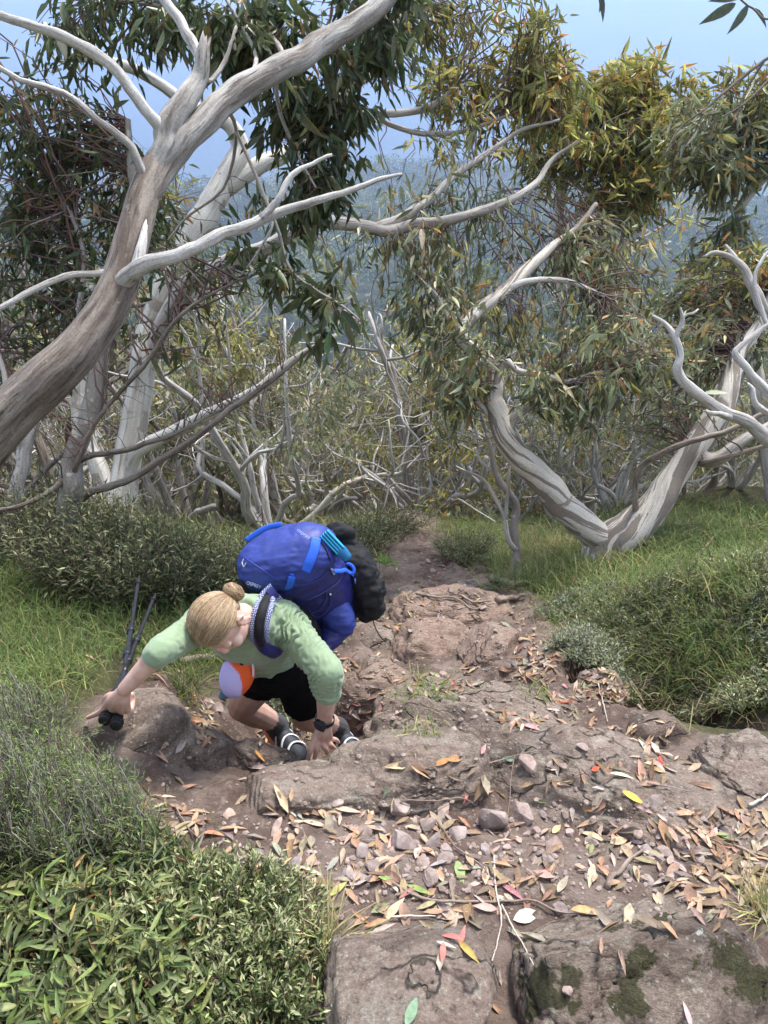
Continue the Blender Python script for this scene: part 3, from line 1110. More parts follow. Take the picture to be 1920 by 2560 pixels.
limb(t1, [(508, 185, 2.87, 20), (492, 130, 2.93, 19), (458, 65, 3.0, 18), (415, 5, 3.05, 17), (385, -40, 3.1, 16)], B_DEAD, 'dead_limb', 12, .025, .10, 0, 4)
l1 = limb(t1, [(398, 318, 2.78, 24), (374, 290, 2.76, 21), (330, 225, 2.74, 20), (262, 152, 2.7, 20), (178, 104, 2.66, 19), (90, 66, 2.62, 17), (0, 38, 2.6, 14), (-60, 22, 2.6, 11)], B_DEAD, 'dead_limb', 12, .025, .10, 0, 5)
l2 = limb(t1, [(362, 440, 2.74, 19), (346, 408, 2.72, 16), (322, 360, 2.7, 14), (280, 325, 2.68, 13), (236, 296, 2.66, 13), (182, 246, 2.64, 13), (120, 222, 2.6, 12), (62, 205, 2.58, 10), (0, 168, 2.55, 9), (-50, 130, 2.5, 8)], B_DEAD, 'dead_limb', 12, .025, .12, 0, 6)
l3 = limb(t1, [(250, 800, 2.72, 30), (276, 752, 2.70, 34), (308, 708, 2.65, 33), (350, 670, 2.60, 29), (434, 640, 2.58, 24), (520, 602, 2.6, 21), (590, 570, 2.64, 20), (660, 545, 2.68, 18), (752, 512, 2.74, 15), (860, 480, 2.82, 11), (940, 450, 2.9, 9), (1004, 436, 2.96, 5)], B_DEAD, 'dead_limb', 14, .025, .12, .3, 7)
limb(t1, [(650, 549, 2.67, 15), (690, 508, 2.66, 12), (712, 462, 2.66, 11), (742, 428, 2.67, 9), (790, 405, 2.7, 7), (828, 386, 2.72, 5)], B_DEAD, 'dead_limb', 10, .02, .16, 0, 8, jag=.01)
limb(t1, [(330, 690, 2.60, 26), (344, 655, 2.63, 22), (352, 612, 2.65, 17), (364, 560, 2.68, 9)], B_DEAD, 'dead_limb', 12, .02, .12, 0, 9, jag=.02)
limb(t1, [(262, 672, 2.66, 14), (222, 684, 2.64, 11), (150, 694, 2.6, 11), (80, 726, 2.56, 11), (0, 770, 2.52, 10), (-50, 800, 2.5, 9)], B_DEAD, 'dead_limb', 10, .025, .1, 0, 10)
limb(t1, [(536, 215, 2.92, 9), (558, 160, 2.95, 8), (578, 110, 2.97, 6), (590, 66, 3.0, 4)], B_GREY, 'dead_limb', 8, .02, .1, 0, 11)
c1 = Crown(t1, 300)
# hanging branches of dark leaves above and behind the trunk
hang = []
for k, path in enumerate([[(720, 155, 3.1, 12), (690, 190, 3.3, 9), (700, 280, 3.4, 7), (740, 380, 3.5, 5), (790, 470, 3.5, 3)],
                          [(830, 92, 3.22, 12), (850, 140, 3.4, 9), (830, 230, 3.5, 6), (850, 330, 3.55, 4)],
                          [(620, 212, 3.0, 10), (640, 140, 3.3, 8), (600, 60, 3.4, 6), (560, -10, 3.4, 5)],
                          [(940, 15, 3.3, 12), (900, 60, 3.45, 8), (980, 120, 3.5, 5)],
                          [(560, 262, 2.96, 9), (590, 330, 3.2, 7), (560, 470, 3.4, 5), (470, 540, 3.5, 4), (420, 600, 3.5, 3)],
                          [(720, 155, 3.1, 10), (640, 60, 3.5, 8), (420, 20, 3.7, 6), (250, -10, 3.8, 5)],
                          [(590, 330, 3.2, 6), (690, 560, 3.3, 6), (730, 680, 3.3, 5), (850, 760, 3.3, 4), (900, 800, 3.3, 2.5)],
                          [(690, 560, 3.3, 5), (640, 640, 3.3, 4), (600, 690, 3.3, 3)]]):
    hang.append(limb(t1, path, B_LIMB, 'branch', 6, .06, .1, 0, 20 + k))
H = np.concatenate(hang)
LK = dict(ln=.094, slender=.25, droop=.85)
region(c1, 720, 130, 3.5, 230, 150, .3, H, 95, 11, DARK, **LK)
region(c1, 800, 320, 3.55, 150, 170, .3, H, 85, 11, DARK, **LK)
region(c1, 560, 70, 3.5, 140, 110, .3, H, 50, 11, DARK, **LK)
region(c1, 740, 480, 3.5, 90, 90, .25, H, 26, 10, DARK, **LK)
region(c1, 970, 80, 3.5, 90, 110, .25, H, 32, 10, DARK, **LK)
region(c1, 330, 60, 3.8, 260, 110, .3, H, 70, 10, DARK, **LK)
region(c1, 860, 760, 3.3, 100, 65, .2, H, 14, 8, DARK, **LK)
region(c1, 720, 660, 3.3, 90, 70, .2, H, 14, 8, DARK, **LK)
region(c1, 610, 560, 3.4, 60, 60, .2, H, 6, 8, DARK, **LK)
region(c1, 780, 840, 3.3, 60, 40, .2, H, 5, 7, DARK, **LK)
c1.build()

# --- 2: smooth white gum behind it
RSC = 0.82
t2 = tree('white_gum_tree', P(300, 1262, 5.6), 'tall smooth white gum tree standing just behind the big leaning trunk')
a2 = limb(t2, [(298, 1275, 5.6, 52), (312, 1200, 5.6, 42), (328, 1100, 5.6, 40), (345, 1000, 5.6, 40), (368, 880, 5.6, 38), (388, 790, 5.6, 36), (425, 690, 5.6, 38), (478, 592, 5.6, 42),
               (535, 500, 5.6, 40), (580, 425, 5.6, 34), (600, 370, 5.6, 28), (578, 318, 5.55, 23), (535, 292, 5.5, 20), (470, 262, 5.4, 18), (400, 212, 5.3, 17), (330, 172, 5.2, 16), (240, 150, 5.2, 14), (160, 130, 5.2, 11), (110, 60, 5.2, 8)],
          B_SMOOTH, 'trunk', 18, .05, .08, .2, 31)
a2b = limb(t2, [(560, 470, 5.6, 30), (608, 440, 5.65, 27), (660, 408, 5.7, 25), (720, 380, 5.8, 23), (770, 310, 5.85, 23), (820, 260, 5.9, 22), (880, 215, 5.95, 20), (925, 165, 6, 18), (950, 110, 6, 15), (1010, 40, 6, 12), (1060, -30, 6, 10)], B_SMOOTH, 'limb', 14, .05, .08, .2, 32)
limb(t2, [(905, 200, 5.95, 14), (960, 170, 6, 12), (1000, 120, 6.05, 10), (1090, 50, 6.1, 7), (1180, -10, 6.1, 5)], B_LIMB, 'limb', 8, .06, .1, 0, 33)
a2c = limb(t2, [(372, 900, 5.6, 28), (412, 800, 5.5, 28), (465, 720, 5.4, 27), (555, 662, 5.3, 26), (665, 622, 5.25, 24), (740, 578, 5.2, 22), (800, 555, 5.2, 21), (868, 560, 5.2, 20), (960, 574, 5.2, 19), (1040, 562, 5.2, 17), (1134, 547, 5.2, 15), (1249, 510, 5.3, 12), (1336, 463, 5.4, 10), (1380, 400, 5.5, 7), (1450, 350, 5.5, 5)], B_LIMB, 'limb', 14, .05, .08, .2, 34)
a2d = limb(t2, [(950, 566, 5.2, 17), (1018, 538, 5.25, 15), (1081, 492, 5.3, 12), (1151, 428, 5.4, 10), (1238, 370, 5.5, 8), (1307, 324, 5.6, 6), (1400, 300, 5.6, 4)], B_LIMB, 'limb', 8, .06, .08, 0, 35)
a2e = limb(t2, [(760, 300, 5.9, 16), (830, 290, 5.8, 14), (960, 285, 5.7, 12), (1050, 275, 5.7, 11), (1100, 250, 5.7, 9), (1140, 215, 5.7, 6)], B_LIMB, 'limb', 8, .06, .08, 0, 36)
a2f = limb(t2, [(960, 320, 5.8, 8), (1060, 335, 5.8, 8), (1150, 330, 5.8, 7), (1240, 300, 5.8, 6), (1330, 260, 5.8, 4)], B_LIMB, 'limb', 6, .08, .08, 0, 37)
limb(t2, [(318, 1190, 5.6, 24), (347, 1125, 5.5, 22), (463, 1067, 5.4, 20), (544, 1026, 5.3, 19), (636, 980, 5.2, 17), (729, 905, 5.15, 13), (840, 838, 5.1, 8)], B_SMOOTH, 'limb', 12, .05, .08, 0, 38)
c2 = Crown(t2, 60)
A2 = np.concatenate([a2b, a2c, a2d, a2e, a2f])
LK2 = dict(ln=.11, slender=.22, droop=.7)
region(c2, 1150, 130, 6.0, 130, 150, .5, A2, 70, 7, OLIVE, **LK2)
region(c2, 1330, 110, 5.9, 90, 150, .5, A2, 90, 12, OLIVE, **LK2)
region(c2, 1380, 240, 5.8, 90, 120, .5, A2, 70, 12, OLIVE, **LK2)
region(c2, 1180, 300, 5.9, 160, 110, .5, A2, 70, 7, OLIVE, **LK2)
region(c2, 1100, 80, 6.1, 150, 100, .5, A2, 60, 4, OLIVE, **LK2)
region(c2, 1150, 520, 5.5, 260, 190, .6, A2, 120, 5, GREYG, **LK2)
region(c2, 980, 640, 5.4, 200, 120, .5, A2, 60, 5, GREYG, **LK2)
region(c2, 900, 30, 6.2, 160, 60, .5, A2, 40, 5, GREYG, **LK2)
c2.build()

# --- 3: slender mottled trunk
RSC = 0.78
t3 = tree('mottled_gum_tree', P(112, 1552, 3.9), 'slender grey gum trunk with pale blotches rising from the grass beside the dense dark bush')
a3 = limb(t3, [(98, 1575, 3.9, 52), (118, 1530, 3.9, 40), (142, 1440, 3.9, 36), (155, 1370, 3.9, 32), (163, 1290, 3.9, 35), (178, 1200, 3.9, 34), (195, 1120, 3.9, 32), (222, 1040, 3.9, 31), (240, 940, 3.9, 30), (250, 850, 3.9, 30), (285, 760, 3.9, 26), (335, 660, 3.9, 22), (350, 560, 3.9, 18), (330, 430, 3.9, 13), (320, 300, 3.9, 9)], B_MOTTLE, 'trunk', 16, .03, .09, .2, 41)
a3b = limb(t3, [(185, 1262, 3.9, 20), (215, 1234, 3.85, 14), (270, 1215, 3.8, 13), (324, 1198, 3.75, 12), (400, 1150, 3.7, 11), (480, 1100, 3.65, 11), (579, 1021, 3.6, 10), (660, 965, 3.6, 8), (752, 893, 3.55, 5), (830, 830, 3.5, 3)], B_BROWN, 'limb', 10, .04, .1, 0, 42)
a3c = limb(t3, [(190, 1150, 3.9, 16), (230, 1138, 3.85, 10), (300, 1128, 3.8, 9), (380, 1104, 3.75, 8), (440, 1085, 3.7, 7), (520, 1040, 3.7, 5), (640, 990, 3.6, 3)], B_BROWN, 'limb', 8, .05, .1, 0, 43)
a3d = limb(t3, [(172, 1180, 3.9, 14), (130, 1225, 3.8, 9), (60, 1262, 3.7, 8), (0, 1275, 3.6, 7), (-60, 1290, 3.5, 6)], B_BROWN, 'limb', 8, .05, .1, 0, 44)
a3e = limb(t3, [(178, 1200, 3.9, 12), (205, 1130, 3.8, 8), (250, 1040, 3.7, 7), (370, 900, 3.6, 8), (440, 800, 3.5, 7), (520, 740, 3.5, 5), (620, 690, 3.5, 3)], B_BROWN, 'limb', 8, .05, .1, 0, 45)
c3 = Crown(t3)
A3 = np.concatenate([a3b, a3c, a3d, a3e])
region(c3, 500, 1000, 3.7, 240, 130, .3, A3, 60, 0, DARK, twr=.004)
region(c3, 620, 900, 3.7, 220, 120, .3, A3, 50, 0, DARK, twr=.003)
region(c3, 150, 1050, 3.7, 200, 200, .3, A3, 40, 0, DARK, twr=.003)
region(c3, 380, 700, 3.9, 220, 160, .3, A3, 45, 4, DARK, ln=.09, slender=.25)
region(c3, 250, 560, 4.1, 260, 200, .4, a3[-40:], 90, 7, DARK, ln=.09, slender=.25)
region(c3, 120, 330, 4.1, 200, 200, .4, a3[-30:], 50, 12, DARK, ln=.09, slender=.25)
c3.build()

# --- 4: pale forked trunk at the very edge
RSC = 0.78
t4 = tree('forked_gum_tree', P(0, 1525, 4.0), 'pale forked gum trunk cut by the left edge, beside the slender blotched trunk')
a4 = limb(t4, [(-6, 1545, 4.0, 38), (10, 1490, 4, 28), (5, 1400, 4, 26), (25, 1290, 4, 24), (48, 1190, 4, 22), (62, 1120, 4, 22), (85, 1050, 4, 18), (95, 1000, 4, 16), (125, 955, 4, 14), (150, 900, 4, 12), (190, 800, 4, 10), (210, 650, 4, 8), (160, 480, 4, 6)], B_LIMB, 'trunk', 14, .035, .1, .2, 51)
a4b = limb(t4, [(58, 1130, 4, 14), (40, 1090, 3.95, 11), (25, 1020, 3.9, 10), (10, 930, 3.9, 9), (-20, 850, 3.9, 7)], B_LIMB, 'limb', 10, .04, .1, 0, 52)
a4c = limb(t4, [(20, 1310, 4, 14), (50, 1260, 4.1, 11), (90, 1200, 4.2, 10), (160, 1130, 4.3, 8), (230, 1050, 4.4, 6)], B_BROWN, 'limb', 8, .05, .1, 0, 53)
c4 = Crown(t4)
A4 = np.concatenate([a4[-50:], a4b])
region(c4, 70, 620, 4.3, 170, 260, .5, A4, 110, 7, DARK, ln=.09, slender=.25)
region(c4, 60, 850, 4.3, 150, 160, .5, A4, 50, 3, DARK, ln=.08)
region(c4, 40, 250, 4.2, 120, 260, .4, A4, 40, 11, DARK, ln=.10, slender=.25)
c4.build()

# --- 5: second white trunk between them
RSC = 0.85
t5 = tree('pale_gum_tree', P(278, 1262, 6.6), 'narrow chalk white gum trunk half hidden behind the blotched trunk')
limb(t5, [(285, 1270, 6.6, 30), (262, 1190, 6.6, 28), (228, 1120, 6.6, 25), (200, 1040, 6.6, 24), (194, 960, 6.6, 24), (212, 880, 6.6, 24), (240, 800, 6.6, 20), (300, 700, 6.6, 17), (340, 560, 6.6, 14)], B_SMOOTH, 'trunk', 14, .05, .12, .2, 61)
c5 = Crown(t5)
A5 = np.array([P(300, 700, 6.6), P(340, 560, 6.6), P(320, 640, 6.6)])
region(c5, 330, 480, 6.5, 200, 170, .6, A5, 70, 6, OLIVE, ln=.10)
c5.build()

# --- 6: V shaped snow gum on the right
RSC = 0.88
t6 = tree('forked_snow_gum', P(1492, 1400, 5.2), 'V shaped snow gum with twisting grey and cream striped bark beside the track')
a6r = limb(t6, [(1478, 1420, 5.2, 40), (1500, 1385, 5.2, 55), (1535, 1350, 5.2, 58), (1590, 1320, 5.2, 52), (1640, 1260, 5.2, 44), (1692, 1190, 5.2, 38), (1735, 1125, 5.2, 36), (1778, 1068, 5.2, 38), (1805, 1010, 5.2, 34), (1828, 950, 5.25, 28), (1850, 880, 5.3, 22), (1900, 800, 5.4, 17), (1940, 700, 5.5, 12)], B_STRIPE, 'trunk', 22, .03, .10, 2.2, 71)
a6l = limb(t6, [(1540, 1370, 5.2, 36), (1492, 1338, 5.18, 42), (1430, 1292, 5.15, 42), (1366, 1215, 5.1, 40), (1306, 1140, 5.05, 37), (1262, 1075, 5.0, 33), (1238, 1010, 5.0, 29), (1236, 955, 5.0, 26), (1212, 905, 5.0, 24), (1172, 868, 5.05, 22), (1150, 830, 5.1, 21), (1190, 782, 5.2, 20), (1262, 730, 5.3, 19), (1325, 668, 5.4, 17), (1380, 618, 5.5, 14), (1440, 572, 5.6, 10), (1490, 510, 5.7, 6)], B_STRIPE, 'limb', 20, .03, .10, 2.6, 72)
a6b = limb(t6, [(1222, 990, 5, 14), (1242, 950, 4.95, 12), (1262, 905, 4.9, 10), (1300, 928, 4.85, 9), (1350, 938, 4.8, 9), (1420, 955, 4.8, 8), (1480, 935, 4.8, 7), (1540, 925, 4.8, 5)], B_LIMB, 'limb', 10, .04, .1, 0, 73)
a6c = limb(t6, [(1262, 1085, 5.0, 20), (1285, 1045, 4.95, 14), (1330, 1008, 4.9, 11), (1365, 980, 4.9, 9), (1430, 940, 4.9, 5)], B_LIMB, 'limb', 10, .04, .1, 0, 74)
a6d = limb(t6, [(1272, 725, 5.3, 12), (1310, 705, 5.3, 10), (1360, 700, 5.3, 9), (1420, 705, 5.3, 8), (1465, 720, 5.3, 7), (1512, 742, 5.3, 5)], B_DEAD, 'limb', 8, .05, .1, 0, 75)
a6e = limb(t6, [(1165, 840, 5.1, 14), (1120, 800, 5.1, 10), (1090, 740, 5.1, 7), (1050, 700, 5.1, 5)], B_LIMB, 'limb', 8, .05, .1, 0, 76)
a6f = limb(t6, [(1738, 1130, 5.2, 30), (1790, 1150, 5.15, 22), (1850, 1105, 5.1, 16), (1930, 1060, 5.1, 12), (1990, 1000, 5, 9)], B_LIMB, 'limb', 12, .04, .1, 1, 77)
a6g = limb(t6, [(1590, 1310, 5.2, 10), (1590, 1200, 5.0, 8), (1625, 1150, 4.9, 9), (1720, 1105, 4.8, 9), (1810, 1080, 4.75, 8), (1920, 1030, 4.7, 7), (1990, 1010, 4.7, 6)], B_BROWN, 'limb', 10, .04, .1, 0, 78)
a6h = limb(t6, [(1745, 1165, 5.15, 9), (1790, 1150, 5.0, 8), (1860, 1130, 4.9, 7), (1960, 1100, 4.9, 6)], B_BROWN, 'limb', 8, .05, .1, 0, 79)
limb(t6, [(1180, 980, 5.0, 12), (1208, 1020, 5, 10), (1228, 1040, 5, 8)], B_DEAD, 'limb', 8, .04, .1, 0, 80)
c6 = Crown(t6, 260)
A6 = np.concatenate([a6b, a6c, a6d, a6e, a6l[-40:]])
AR = np.concatenate([a6r[-22:], a6f, a6h, a6l[-22:]])
LK6 = dict(ln=.094, slender=.25, droop=.85)
region(c6, 1130, 920, 4.9, 110, 130, .4, A6, 75, 8, GREYG, **LK6)
region(c6, 1100, 760, 5.2, 140, 130, .4, A6, 75, 7, GREYG, **LK6)
region(c6, 1420, 1000, 4.8, 130, 110, .35, A6, 62, 9, GREYG, **LK6)
region(c6, 1330, 840, 5.2, 160, 110, .4, A6, 62, 6, GREYG, **LK6)
region(c6, 1560, 880, 5.1, 170, 150, .5, np.vstack([A6, AR]), 120, 8, GREYG, **LK6)
region(c6, 1540, 690, 5.6, 180, 130, .5, np.vstack([A6, AR]), 110, 8, GREYG, **LK6)
region(c6, 1730, 820, 5.65, 170, 150, .5, AR, 120, 8, GREYG, **LK6)
region(c6, 1870, 700, 5.4, 130, 120, .5, AR, 70, 7, OLIVE, **LK6)
region(c6, 1450, 640, 5.7, 160, 90, .5, A6, 60, 7, GREYG, **LK6)
region(c6, 1650, 1000, 5.6, 150, 80, .4, AR, 45, 5, GREYG, **LK6)
region(c6, 1300, 560, 5.6, 120, 130, .5, A6, 40, 0, GREYG, **LK6)
c6.build()

# --- 7: bright crown in the upper right, rooted down the slope
RSC = 0.9
t7 = tree('sunlit_gum_tree', (2.2, 9.2, -5.6), 'gum tree with the bright yellow green crown against the blue mountain')
limb(t7, [(1475, 1300, 9.2, 18), (1470, 1100, 9.0, 17), (1420, 900, 8.8, 16), (1410, 760, 8.6, 15), (1395, 640, 8.4, 14), (1400, 520, 8.2, 13), (1420, 420, 8.0, 11), (1480, 320, 7.8, 9), (1540, 220, 7.7, 6), (1560, 150, 7.7, 4)], B_SMOOTH, 'trunk', 12, .08, .08, .2, 81)
b7 = [limb(t7, q_, B_LIMB, 'limb', 8, .1, .1, 0, 82 + k) for k, q_ in enumerate([
    [(1410, 480, 8.1, 9), (1360, 400, 8.0, 7), (1300, 330, 8, 5), (1250, 280, 8, 3)],
    [(1440, 380, 7.9, 9), (1530, 350, 7.8, 7), (1600, 300, 7.7, 5), (1640, 250, 7.7, 3)],
    [(1405, 560, 8.2, 9), (1480, 520, 8, 7), (1560, 460, 7.9, 5), (1600, 420, 7.9, 3)],
    [(1420, 440, 8.0, 9), (1450, 470, 7.8, 6), (1500, 520, 7.6, 4)],
    [(1500, 300, 7.8, 7), (1600, 330, 7.7, 6), (1700, 330, 7.6, 5), (1760, 310, 7.6, 3)]])]
A7 = np.concatenate(b7)
c7 = Crown(t7)
LK7 = dict(ln=.13, slender=.2, droop=.55, tips=.4)
region(c7, 1580, 190, 7.7, 95, 80, .5, A7, 85, 12, YELL, up=.5, **LK7)
region(c7, 1500, 300, 7.8, 130, 110, .6, A7, 110, 12, OLIVE, **LK7)
region(c7, 1560, 420, 7.8, 110, 120, .6, A7, 130, 13, OLIVE, **LK7)
region(c7, 1600, 300, 7.7, 90, 110, .6, A7, 100, 12, YELL, **LK7)
region(c7, 1420, 230, 7.9, 90, 80, .5, A7, 60, 11, YELL, **LK7)
region(c7, 1450, 400, 7.7, 120, 90, .5, A7, 75, 10, OLIVE, **LK7)
region(c7, 1600, 480, 7.7, 70, 80, .5, A7, 75, 13, OLIVE, **LK7)
region(c7, 1400, 330, 8.0, 130, 90, .5, A7, 60, 8, OLIVE, **LK7)
region(c7, 1720, 260, 7.6, 80, 90, .5, A7, 65, 11, YELL, **LK7)
c7.build()

# --- 8: crown at the right edge
RSC = 0.85
t8 = tree('edge_gum_tree', P(1960, 1330, 7.0), 'gum tree at the right edge with drooping grey green crown below the blue mountain')
b8 = [limb(t8, q_, B_LIMB, 'trunk' if k == 0 else 'limb', 8, .08, .1, 0, 91 + k) for k, q_ in enumerate([
    [(1960, 1330, 7, 30), (1900, 1000, 7, 26), (1850, 720, 7, 20), (1822, 590, 6.9, 15), (1840, 540, 6.8, 13), (1880, 480, 6.8, 11), (1960, 400, 6.7, 8)],
    [(1838, 590, 6.9, 11), (1850, 520, 6.8, 9), (1872, 460, 6.7, 7), (1880, 380, 6.6, 5), (1850, 320, 6.6, 3)],
    [(1900, 470, 6.7, 8), (1840, 420, 6.6, 6), (1780, 400, 6.6, 4), (1720, 380, 6.5, 3)],
    [(1960, 420, 6.7, 7), (1900, 410, 6.5, 6), (1800, 430, 6.5, 5), (1700, 440, 6.4, 3), (1640, 470, 6.4, 2)]])]
A8 = np.concatenate(b8[1:])
c8 = Crown(t8)
region(c8, 1760, 340, 6.5, 110, 100, .5, A8, 90, 11, GREYG, **LK7)
region(c8, 1880, 260, 6.6, 110, 110, .5, A8, 80, 11, OLIVE, **LK7)
region(c8, 1800, 430, 6.4, 110, 60, .4, A8, 50, 10, GREYG, **LK7)
region(c8, 1900, 380, 6.5, 80, 80, .4, A8, 45, 10, GREYG, **LK7)
region(c8, 1700, 420, 6.5, 80, 60, .4, A8, 36, 6, OLIVE, **LK7)
region(c8, 1780, 600, 6.8, 120, 60, .4, b8[0][-30:], 45, 9, GREYG, **LK7)
c8.build()

# --- dead limbs reaching in from the right
RSC = 0.72
t9 = tree('dead_gum_tree', P(2080, 1250, 3.9), 'bleached dead gum whose bare crooked limbs reach in from the right edge')
limb(t9, [(2080, 1250, 3.9, 40), (2010, 1160, 3.85, 30), (1925, 1102, 3.8, 25), (1862, 1052, 3.75, 22), (1793, 1017, 3.7, 20), (1743, 986, 3.65, 19), (1706, 955, 3.62, 18), (1694, 920, 3.6, 15), (1702, 886, 3.6, 13), (1687, 843, 3.6, 12), (1668, 812, 3.6, 8), (1631, 789, 3.6, 5)], B_DEAD, 'trunk', 14, .025, .12, .3, 101)
limb(t9, [(1686, 845, 3.6, 10), (1700, 818, 3.58, 8), (1708, 800, 3.57, 8), (1704, 785, 3.56, 6), (1701, 768, 3.55, 3)], B_DEAD, 'limb', 8, .015, .12, 0, 102)
limb(t9, [(1704, 798, 3.57, 6), (1716, 787, 3.56, 4), (1735, 783, 3.55, 4), (1746, 772, 3.55, 2.5)], B_DEAD, 'limb', 8, .015, .12, 0, 103)
limb(t9, [(1830, 1042, 3.72, 13), (1805, 1036, 3.68, 10), (1780, 1034, 3.65, 8), (1762, 1027, 3.63, 5)], B_DEAD, 'limb', 8, .015, .12, 0, 104, jag=.01)
limb(t9, [(2080, 1230, 3.9, 24), (2000, 1080, 3.9, 20), (1925, 990, 3.9, 17), (1897, 958, 3.9, 15), (1862, 915, 3.9, 13), (1838, 882, 3.9, 12), (1858, 858, 3.9, 10), (1893, 830, 3.9, 9), (1930, 808, 3.9, 8)], B_DEAD, 'limb', 10, .025, .12, 0, 105)
limb(t9, [(2060, 1000, 4.2, 26), (1990, 860, 4.2, 23), (1920, 788, 4.2, 20), (1882, 720, 4.2, 18), (1860, 676, 4.2, 15), (1828, 643, 4.2, 11), (1785, 632, 4.2, 8), (1760, 642, 4.2, 5)], B_LIMB, 'limb', 12, .025, .1, .3, 106)
limb(t9, [(1842, 655, 4.2, 10), (1826, 630, 4.2, 8), (1816, 612, 4.2, 3)], B_DEAD, 'limb', 8, .02, .12, 0, 107, jag=.01)
limb(t9, [(1990, 900, 4.0, 10), (1930, 830, 4, 9), (1905, 780, 4, 8), (1888, 700, 4, 7), (1905, 650, 4, 6), (1940, 610, 4, 5)], B_DEAD, 'limb', 8, .03, .12, 0, 108)
limb(t9, [(2000, 1100, 4.0, 14), (1930, 1040, 4, 12), (1890, 1010, 4, 11), (1880, 975, 4, 9), (1868, 958, 4, 4)], B_DEAD, 'limb', 8, .03, .12, 0, 109)

# --- thin dead sapling
RSC = 0.85
t10 = tree('dead_sapling', P(1293, 1446, 5.5), 'thin bare grey sapling with twisted stems standing left of the V shaped snow gum')
limb(t10, [(1292, 1452, 5.5, 22), (1292, 1420, 5.5, 15), (1290, 1374, 5.5, 13), (1285, 1310, 5.5, 12), (1293, 1262, 5.5, 12), (1268, 1226, 5.5, 11), (1240, 1183, 5.5, 9), (1227, 1125, 5.5, 7), (1215, 1080, 5.5, 5), (1200, 1030, 5.5, 4)], B_MOTTLE, 'trunk', 12, .03, .12, .5, 111)
limb(t10, [(1284, 1372, 5.48, 9), (1268, 1345, 5.45, 8), (1261, 1293, 5.45, 7), (1238, 1246, 5.45, 6), (1209, 1200, 5.45, 5), (1162, 1177, 5.45, 3)], B_LIMB, 'limb', 8, .04, .1, 0, 112)
limb(t10, [(1266, 1300, 5.45, 6), (1272, 1200, 5.4, 6), (1276, 1165, 5.4, 4), (1300, 1120, 5.4, 3)], B_LIMB, 'limb', 8, .04, .1, 0, 113)
limb(t10, [(1240, 1183, 5.5, 5), (1200, 1150, 5.5, 4), (1190, 1120, 5.5, 3)], B_DEAD, 'limb', 6, .04, .1, 0, 114)

# --- leafy twig overhead at the top right
RSC = 1
t11 = tree('overhanging_branch', P(2150, -60, 2.6), 'thin dark twigs hanging into the top right corner with a few long leaves', 'branch')
b11 = [limb(t11, q_, B_BROWN, 'twig', 6, .03, .1, 0, 121 + k) for k, q_ in enumerate([
    [(2150, -60, 2.6, 7), (1990, 110, 2.5, 5), (1920, 145, 2.5, 4), (1860, 190, 2.5, 4), (1800, 240, 2.5, 3.5), (1760, 275, 2.5, 3), (1700, 320, 2.5, 2), (1660, 390, 2.5, 1.5)],
    [(1915, 148, 2.5, 3), (1880, 200, 2.5, 2.5), (1850, 260, 2.5, 2), (1840, 330, 2.5, 1.5)],
    [(2150, -60, 2.6, 6), (1950, 45, 2.4, 3), (1880, 20, 2.4, 2.5), (1830, -20, 2.4, 2)],
    [(1990, 110, 2.5, 3), (1930, 190, 2.5, 3), (1860, 260, 2.5, 2), (1790, 300, 2.5, 1.5)]])]
for (u, v, du, dv, l) in [(1840, 8, -70, 45, .13), (1870, 12, -40, 70, .11), (1850, -5, -50, 5, .10), (1495, -20, 12, 45, .09), (1510, -22, -6, 30, .07), (1880, 20, 30, 30, .08)]:
    D = 2.4
    d = P(u + du, v + dv, D) - P(u, v, D)
    leaf_object('leaf', P(u, v, D), d, np.array((.3, -.8, .4)), l, l * .22, (.05, .06, .04), LEAF, t11)

